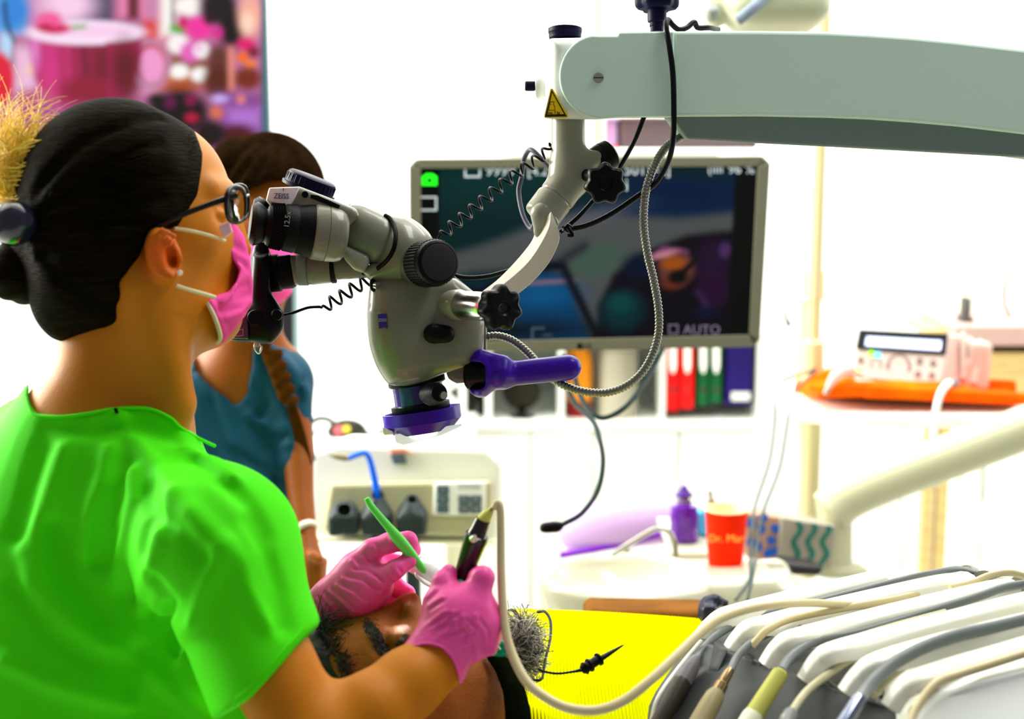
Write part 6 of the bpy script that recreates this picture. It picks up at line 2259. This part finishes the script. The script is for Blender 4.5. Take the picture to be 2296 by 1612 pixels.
def dring(u, v_, r, m, name='key', w=.35):
    c_ = dp(u, v_, .005)
    R_ = M(r, DD)
    vv, ff = [], []
    n = 20
    for (q, z) in ((1, 0), (1, -.0015), (w, -.0015), (w, 0)):
        for k in range(n):
            a = 2 * math.pi * k / n
            vv.append(c_ + RT * R_ * q * math.cos(a) + UP * R_ * q * math.sin(a) + FW * (z + .002))
    for i in range(4):
        for k in range(n):
            j = (i + 1) % 4
            ff.append([i * n + k, i * n + (k + 1) % n, j * n + (k + 1) % n, j * n + k])
    return obj(name, vv, ff, m, dv)


for (u, v_) in ((.72, .55), (.87, .57), (.72, .80), (.87, .80), (.08, .62)):
    dring(u, v_, 8, dk)
dring(.50, .68, 28, dk, 'control_ring', .78)
dring(.25, .66, 14, dk, 'key', .8)
for (u, v_, r, m_) in ((.185, .475, 6.5, mat('led_green', (.25, 1, .0), .3, emit=1.6)), (.255, .50, 8, mat('led_blue', (.15, .75, 1), .3, emit=1.4)), (.075, .85, 6.5, mat('led_green', (.25, 1, 0)))):
    dring(u, v_, r, m_, 'indicator_light', .02)
s = SDF().u(BX(2172, 820, 2.84, 34, 56, .05, .012, roll=-6)).s(BX(2160, 770, 2.82, 8, 40, .1, .002, roll=-10), .004)
blob('handpiece_rest', s, 2110, 2230, 740, 900, 2.76, 2.92, .004, dvm, dv)
for (x0, y0, x1, y1, r) in ((2158, 850, 2160, 742, 8), (2182, 860, 2198, 760, 9)):
    lathe('rest_fork', (x0, y0, 2.79), (x1, y1, 2.81), [(0, r), (.8, r), (1, 3)], dvm, dv)
o = thing('handpiece', 'white handpiece lying on the orange cloth left of the device', 'handpiece', P(1875, 875, 2.66))
tube('body', [(1852, 878, 2.65, 5), (1868, 850, 2.66, 11), (1888, 832, 2.68, 16), (1906, 830, 2.70, 16)], 10, dvm, o)
cyl('head', (1850, 884, 2.65), (1856, 872, 2.65), 6, steel, o)
tube('lead', [(1905, 832, 2.70, 4), (1925, 836, 2.70, 4), (1935, 850, 2.70, 4)], 4, dvm, o)
o = thing('white_lead', 'thick white lead hanging down from the white device', 'cable', P(2100, 1090, 2.7))
tube('lead', [(2136, 862, 2.70, 10), (2124, 862, 2.68, 9), (2108, 885, 2.66, 8), (2098, 930, 2.65, 8), (2093, 1000, 2.64, 8), (2098, 1090, 2.64, 7)], 8, white, o)
cyl('plug', (2142, 862, 2.70), (2128, 860, 2.69), 13, dk, o)
tbm = mat('thin_lead', (.03, .06, .06), .5)
for i, (nm, pts) in enumerate((
        ('left one of the two thin dark leads looping down from the orange cloth', [(1830, 828, 2.78), (1760, 852, 2.68), (1742, 880, 2.66), (1736, 960, 2.62), (1724, 1040, 2.55), (1692, 1140, 2.4), (1684, 1240, 2.2), (1680, 1300, 2.1), (1650, 1345, 2.02)]),
        ('right one of the two thin dark leads looping down from the orange cloth', [(1826, 836, 2.78), (1790, 868, 2.68), (1774, 895, 2.66), (1764, 960, 2.62), (1748, 1050, 2.55), (1714, 1140, 2.4), (1700, 1200, 2.3), (1690, 1280, 2.1), (1676, 1345, 2.02)]))):
    tag(tube('thin_lead', pts, 3.6, tbm, n=10), nm, 'cable', 'thin dark leads by the pole')
for i, pts in enumerate(([(2022, 905, 2.83), (2024, 960, 2.83), (2020, 1080, 2.83), (2022, 1180, 2.83), (2026, 1285, 2.83)], [(2198, 910, 2.83), (2200, 960, 2.83), (2208, 1080, 2.83), (2196, 1180, 2.83), (2198, 1270, 2.83)])):
    tag(tube('hanging_cord', pts, 3, mat('pale_green_cord', (.25, .45, .38), .5), n=10), ('pale green cord hanging below the shelf, nearer the cream pole', 'pale green cord hanging below the shelf, nearer the picture edge')[i], 'cord')

# ------------------------------------------------------------------ right background
o = thing('round_mirror', 'round mirror with a dark rim standing on the wooden shelf at the right', 'mirror', W(2330, 720, 3.5))
d = 3.5
lathe('rim', (2340, 662, d), (2340, 662, d + .02), [(0, 84), (.2, 88), (.8, 88), (1, 84)], mat('mirror_rim', (.25, .2, .17), .3, metal=.7), o, ns=48)
lathe('glass', (2340, 662, d - .001), (2340, 662, d + .018), [(0, 78), (.5, 79), (1, 79)], mat('mirror_pale_reflection', (.85, .95, 1.0), .1), o, ns=48)  # pale non-metal colour stands in for the mirror's white reflection
cyl('foot', (2330, 742, d), (2330, 728, d), 30, darkst, o)
o = thing('side_shelf', 'wooden side shelf with a mauve edge at the right edge behind the device', 'shelf', W(2230, 900, 3.35))
wood = mat('honey_wood', (.75, .55, .22), .5, noise=.3, nscale=12, stretch=(1, 8, 8))
wbox('top_board', 2140, 730, 2480, 776, 3.35, .3, mat('mauve_board', (.50, .34, .30), .5), o, bevel=.004)
wbox('shade_gap', 2150, 776, 2480, 792, 3.38, .25, mat('gap_brown', (.10, .05, .02), .6), o)
wbox('front', 2150, 792, 2480, 905, 3.36, .25, wood, o, bevel=.003)
wbox('leg_panel', 2160, 905, 2190, 1500, 3.40, .2, wallm, o)
o = thing('wooden_stool', 'brown wooden edge between the pole and the side shelf', 'stool', W(2110, 900, 3.5))
wbox('seat', 2078, 738, 2124, 752, 3.42, .2, wood, o, bevel=.004)
for x in (2080, 2112):
    wbox('leg', x, 752, x + 8, 1400, 3.45, .03, wood, o)
o = thing('door_stop', 'small dark upright clip against the yellow trim', 'clip', W(2172, 716, 3.5))
wbox('body', 2164, 668, 2180, 712, 3.4, .05, mat('clip_dark', (.06, .06, .06), .5), o, bevel=.004)
wbox('foot', 2158, 712, 2186, 730, 3.4, .06, mat('clip_dark', (.06, .06, .06), .5), o, bevel=.003)

# ------------------------------------------------------------------ dental lamp at the top
lm = thing('operating_lamp', 'pale dental lamp head with a grey handle above the microscope arm', 'dental lamp', P(1740, 60, 2.2))
lampm = mat('lamp_cream', (0.45, 0.48, 0.34), .4)
s = SDF().u(E(1730, 5, 2.2, 130, 66, .07)).u(BX(1740, 20, 2.2, 108, 46, .07, .03), .02).u(E(1600, 22, 2.2, 26, 44, .03, roll=10), .01)
blob('head', s, 1560, 1890, -110, 100, 2.08, 2.32, .005, lampm, lm)
tube('handle', [(1655, 46, 2.1, 13), (1685, 22, 2.09, 13), (1716, -8, 2.1, 13), (1740, -40, 2.12, 13)], 13, mat('handle_grey', (.20, .25, .33), .4), lm)
lathe('pivot', (1598, 16, 2.13), (1594, 44, 2.15), [(0, 10), (.2, 15), (.8, 15), (1, 10)], mat('pivot_grey', (.3, .34, .32), .5), lm)
lathe('lamp_arm', (1800, -60, 2.22), (1880, -420, 2.3), [(0, 20), (1, 20)], lampm, lm)
# ------------------------------------------------------------------ dental chair under the person and armrest
ch = thing('dental_chair', 'tan dental chair carrying the lying person', 'dental chair', (0.25, 1.45, 0))
tan = mat('tan_leather', (.18, .065, .004), .7, spec=.05, noise=.3, nscale=30, bump=.2, bscale=200)
s = SDF().u(BX(1500, 1950, 1.45, 700, 60, .26, .03, roll=2))
lo_ = P(700, 1900, 1.4)
v, f = box_geo((-.15, 1.05, .62), (.95, 1.75, .72))
obj('seat_cushion', v, f, tan, ch, bevel=.03, bseg=3)
v, f = box_geo((.2, 1.25, .04), (.5, 1.6, .63))
obj('column', v, f, cream, ch, bevel=.02)
v, f = box_geo((.0, 1.1, 0), (.7, 1.75, .05))
obj('base', v, f, cream, ch, bevel=.01)
ar = SDF().u(BX(1460, 1376, 1.72, 150, 22, .05, .010, roll=-1))
blob('armrest', ar, 1290, 1640, 1330, 1420, 1.62, 1.82, .004, tan, ch)
o = SDF().u(CH([(1578, 1384, 1.62, 14), (1586, 1352, 1.62, 14), (1604, 1346, 1.62, 13), (1626, 1352, 1.63, 10)], .006)).u(BX(1586, 1372, 1.62, 18, 22, .02, .006), .006)
blob('armrest_cap', o, 1550, 1650, 1325, 1410, 1.56, 1.68, .003, mat('cap_dark', (.008, .010, .03), .35), ch)

# ------------------------------------------------------------------ delivery unit with five hose arms
du = thing('delivery_unit', 'white dental delivery tray with curved hose arms and a grey holder at lower right', 'dental unit', P(1950, 1800, 1.2))
duw = mat('tray_white', (.84, .84, .74), .35, coat=.3)
dug = mat('holder_grey', (.060, .066, .066), .5)
arms = [
    ([(1552, 1437), (1589, 1389), (1634, 1359), (1760, 1326), (1955, 1281)], 1.30),
    ([(1626, 1456), (1649, 1419), (1682, 1389), (1776, 1363), (2066, 1297), (2150, 1282)], 1.25),
    ([(1708, 1482), (1738, 1437), (1776, 1411), (1900, 1378), (2148, 1318), (2240, 1296)], 1.20),
    ([(1794, 1516), (1828, 1463), (1869, 1437), (2000, 1402), (2245, 1340), (2340, 1316)], 1.15),
    ([(1884, 1542), (1917, 1497), (1962, 1463), (2090, 1424), (2296, 1374), (2440, 1340)], 1.10),
    ([(1981, 1575), (2014, 1527), (2055, 1501), (2180, 1460), (2296, 1426), (2480, 1372)], 1.06),
]
for pts, d in arms:
    n = len(pts)
    top = smoothpath([np.array([x, y, d + .16 * max(0, (i - 2)) / (n - 1)]) for i, (x, y) in enumerate(pts)], 7)
    wd = M(64, d)
    vs, fs = [], []
    sec = []
    side = np.array([-.30, -.95, 0])
    side /= np.linalg.norm(side)
    m_ = len(top)
    for i, q in enumerate(top):
        p = P(*q)
        tdir = P(*top[min(i + 1, m_ - 1)]) - P(*top[max(i - 1, 0)])
        tdir /= np.linalg.norm(tdir)
        s_ = side - tdir * (side @ tdir)
        s_ /= np.linalg.norm(s_)
        nn = np.cross(tdir, s_)
        if nn[2] < 0:
            nn = -nn
        for (a, b) in ((0, 0), (.08, .06), (.35, .14), (.65, .12), (.92, -.02), (1, -.12), (1, -.5), (0, -.5)):
            vs.append(p + s_ * wd * a * 1.0 + nn * wd * b)
    for i in range(m_ - 1):
        for k in range(8):
            a, b = i * 8 + k, i * 8 + (k + 1) % 8
            fs.append([a, b, b + 8, a + 8])
    fs += [list(range(8)), [(m_ - 1) * 8 + k for k in range(8)]]
    obj('hose_arm', vs, fs, duw, du, bevel=.002, sharp=40)
# tray body under the arms and the broad white front
tb_ = [(1900, 1340, 1.45), (2500, 1250, 1.5), (2600, 1500, 1.2), (2600, 1760, 1.02), (1930, 1760, 1.06), (1820, 1580, 1.14), (1600, 1460, 1.28)]
vs = [P(x, y + 20, d) for x, y, d in tb_]
vs += [q + np.array([0, 0, -.05]) for q in vs]
n = len(tb_)
obj('tray_body', vs, [list(range(n)), list(range(n, 2 * n))] + [[i, (i + 1) % n, n + (i + 1) % n, n + i] for i in range(n)], duw, du, bevel=.004)
fr_ = [(2050, 1600, 1.03), (2110, 1545, 1.04), (2200, 1512, 1.05), (2500, 1440, 1.08), (2500, 1800, .98), (2010, 1800, .98)]
vs = [P(x, y, d) for x, y, d in fr_]
vs += [q + FW * .02 for q in vs]
n = len(fr_)
obj('front_tray', vs, [list(range(n)), list(range(n, 2 * n))] + [[i, (i + 1) % n, n + (i + 1) % n, n + i] for i in range(n)], mat('tray_front_white', (.86, .90, .84), .25, coat=.4), du, bevel=.006, bseg=3)
# grey holder panel, with stepped dividers
hp_ = [(1566, 1438, 1.26), (1640, 1462, 1.22), (1720, 1492, 1.18), (1830, 1530, 1.13), (1930, 1562, 1.09), (2012, 1592, 1.06), (2010, 1800, 1.02), (1440, 1800, 1.14), (1462, 1600, 1.20), (1478, 1566, 1.21)]
vs = [P(x, y, d) for x, y, d in hp_]
vs += [q + FW * .03 for q in vs]
n = len(hp_)
obj('holder_panel', vs, [list(range(n)), list(range(n, 2 * n))] + [[i, (i + 1) % n, n + (i + 1) % n, n + i] for i in range(n)], dug, du, bevel=.002)
tube('panel_edge', [(1572, 1436, 1.25, 4), (1520, 1500, 1.225, 5), (1478, 1560, 1.20, 5), (1462, 1610, 1.19, 5), (1450, 1700, 1.17, 5)], 5, duw, du)
for (x, y, d) in ((1612, 1448, 1.215), (1690, 1476, 1.185), (1775, 1508, 1.15), (1862, 1535, 1.11), (1945, 1560, 1.08)):
    vs = [P(x, y, d + .01), P(x + 22, y + 8, d), P(x - 78, y + 240, d - .05), P(x - 100, y + 232, d - .04)]
    vs += [q + FW * .03 for q in vs]
    obj('divider', vs, BOXF, mat('divider_dark', (.020, .024, .024), .4), du, bevel=.002)
vs = [P(x, y, d) for x, y, d in ((1562, 1440, 1.285), (1640, 1398, 1.335), (1770, 1372, 1.37), (2000, 1400, 1.33), (1980, 1560, 1.14), (1760, 1500, 1.20), (1640, 1466, 1.26))]  # dark plate added to stand for the shade between the hose arms
vs += [q + np.array([0, 0, -.02]) for q in vs]
n = 7
obj('gap_shade_plate', vs, [list(range(n)), list(range(n, 2 * n))] + [[i, (i + 1) % n, n + (i + 1) % n, n + i] for i in range(n)], mat('divider_dark', (.02, .024, .024), .4), du)
# reels at the far end
for (x, y, r, d) in ((2167, 1300, 30, 1.42), (2205, 1312, 34, 1.38), (2165, 1290, 24, 1.45), (2290, 1322, 34, 1.33), (2282, 1345, 30, 1.30)):
    lathe('hose_reel', (x, y, d), (x + 16, y + 4, d + .03), [(0, r * .4), (.03, r * .95), (.2, r), (.5, r), (.8, r * .97), (1, r * .4)], mat('reel_grey', (.20, .20, .17), .4), du)
v, f = sweep([P(2080, 1500, 1.35), P(2080, 2200, 1.35)], M(70, 1.35), 20)
obj('support_post', v, f, duw, du)

gh_ = mat('hose_grey', (.15, .17, .17), .38)
gc_ = mat('hose_tan', (.50, .47, .28), .4)


def stack_(pts, d0, d1):
    n = len(pts)
    if len(pts[0]) > 2:
        return pts
    return [(x, y, d0 + (d1 - d0) * i / (n - 1)) for i, (x, y) in enumerate(pts)]


HS = [
    ('grey_hose', 'grey hose on the farthest white arm, ending in the dark brown handpiece', gh_, 8.5, [(1556, 1488), (1572, 1462), (1608, 1424), (1671, 1391), (1760, 1366), (1850, 1345), (2037, 1297), (2110, 1282), (2148, 1277), (2180, 1284)], 1.225, 1.40),
    ('grey_hose', 'grey hose ending in the pointed metal handpiece', gh_, 8.5, [(1638, 1504), (1652, 1474), (1682, 1443), (1723, 1421), (1760, 1410), (1850, 1384), (1950, 1364), (2060, 1340)], 1.175, 1.31),
    ('grey_hose', 'thick grey hose ending in the lime yellow handpiece', gh_, 10, [(1752, 1504), (1766, 1480), (1795, 1456), (1838, 1436), (1925, 1419), (2050, 1382), (2186, 1340), (2250, 1318), (2320, 1306)], 1.13, 1.28),
    ('grey_hose', 'thickest dark grey hose on the nearest arms', gh_, 15, [(1925, 1572), (1936, 1556), (1962, 1524), (2007, 1486), (2074, 1450), (2148, 1424), (2230, 1406), (2340, 1380)], 1.03, 1.15),
    ('cream_hose', 'cream hose between the second and third white arms', hosem, 8.5, [(1686, 1448, 1.212), (1702, 1430, 1.212), (1724, 1410, 1.216), (1776, 1387, 1.234), (1887, 1364, 1.256), (2014, 1342, 1.278), (2090, 1322, 1.298), (2140, 1312, 1.318)], 0, 0),
    ('cream_hose', 'cream hose crossing the discs at the far end', hosem, 8, [(2130, 1318), (2180, 1306), (2220, 1290), (2262, 1284), (2300, 1292)], 1.28, 1.30),
    ('tan_hose', 'tan hose leading down to the grey connector between the arms', gc_, 9.5, [(1770, 1606), (1790, 1574), (1815, 1545), (1862, 1508), (1908, 1478), (2000, 1443), (2100, 1416), (2186, 1391), (2310, 1350)], 1.07, 1.22),
    ('tan_hose', 'tan hose behind the thickest grey hose', gc_, 9, [(1960, 1560), (2000, 1515), (2060, 1476), (2148, 1446), (2320, 1404)], 1.07, 1.18),
    ('cream_hose', 'cream hose lying on the nearest white arm in front', hosem, 10, [(2036, 1640), (2046, 1606), (2068, 1568), (2104, 1529), (2150, 1512), (2220, 1490), (2320, 1458)], 1.00, 1.06),
    ('tan_hose', 'tan hose behind the lime yellow handpiece', gc_, 7, [(1826, 1490), (1850, 1460), (1905, 1434), (2000, 1404), (2120, 1372)], 1.15, 1.22),
]
for nm, lb, m_, r, pts, d0, d1 in HS:
    tag(tube(nm, stack_(pts, d0, d1), r, m_, n=9, ns=16), lb, 'hose', 'hoses on the white arms')
# handpieces in the holder
o = thing('handpiece', 'dark brown handpiece with a grey collar at the left end of the holder', 'handpiece', P(1500, 1660, 1.17), 'handpieces in the grey holder')
lathe('collar', (1562, 1474, 1.218), (1530, 1530, 1.20), [(0, 10), (.2, 16), (.5, 20), (1, 21)], mat('collar_grey', (.14, .13, .14), .4), o)
lathe('body', (1532, 1526, 1.20), (1450, 1670, 1.165), [(0, 19), (.05, 21), (1, 20)], mat('hp_umber', (.035, .028, .018), .35), o)
o = thing('handpiece', 'brown metal handpiece with a pointed tip, second in the holder', 'handpiece', P(1580, 1660, 1.14), 'handpieces in the grey holder')
lathe('tip', (1638, 1500, 1.172), (1606, 1556, 1.158), [(0, 8), (.2, 11), (.55, 12), (.6, 15), (1, 17)], mat('bronze', (.35, .24, .12), .22, metal=.9), o)
lathe('body', (1608, 1552, 1.158), (1540, 1672, 1.12), [(0, 17), (.08, 22), (.3, 24), (1, 24)], mat('olive_plastic', (.30, .25, .12), .4), o)
o = thing('handpiece', 'lime yellow handpiece, third in the holder', 'handpiece', P(1660, 1660, 1.10), 'handpieces in the grey holder')
lathe('body', (1752, 1506, 1.13), (1688, 1606, 1.105), [(0, 14), (.04, 19), (.9, 21), (1, 22)], mat('lime_plastic', (.50, .50, .10), .4), o)
lathe('lower_body', (1690, 1602, 1.105), (1650, 1670, 1.09), [(0, 22), (.1, 24), (1, 24)], cream, o)
o = thing('handpiece', 'grey connector at the end of the tan hose, fourth in the holder', 'handpiece', P(1740, 1670, 1.05), 'handpieces in the grey holder')
lathe('connector', (1776, 1594, 1.07), (1748, 1660, 1.05), [(0, 13), (.1, 17), (1, 19)], mat('hp_grey', (.22, .23, .22), .35), o)
lathe('ring', (1768, 1610, 1.066), (1764, 1620, 1.063), [(0, 18), (1, 19)], steel, o)
o = thing('handpiece', 'shiny blue-grey handpiece, nearest in the holder', 'handpiece', P(1870, 1690, 1.01), 'handpieces in the grey holder')
lathe('body', (1930, 1562, 1.03), (1850, 1690, 1.0), [(0, 14), (.05, 17), (1, 19)], mat('hp_blue_grey', (.20, .22, .30), .12, metal=.8), o)
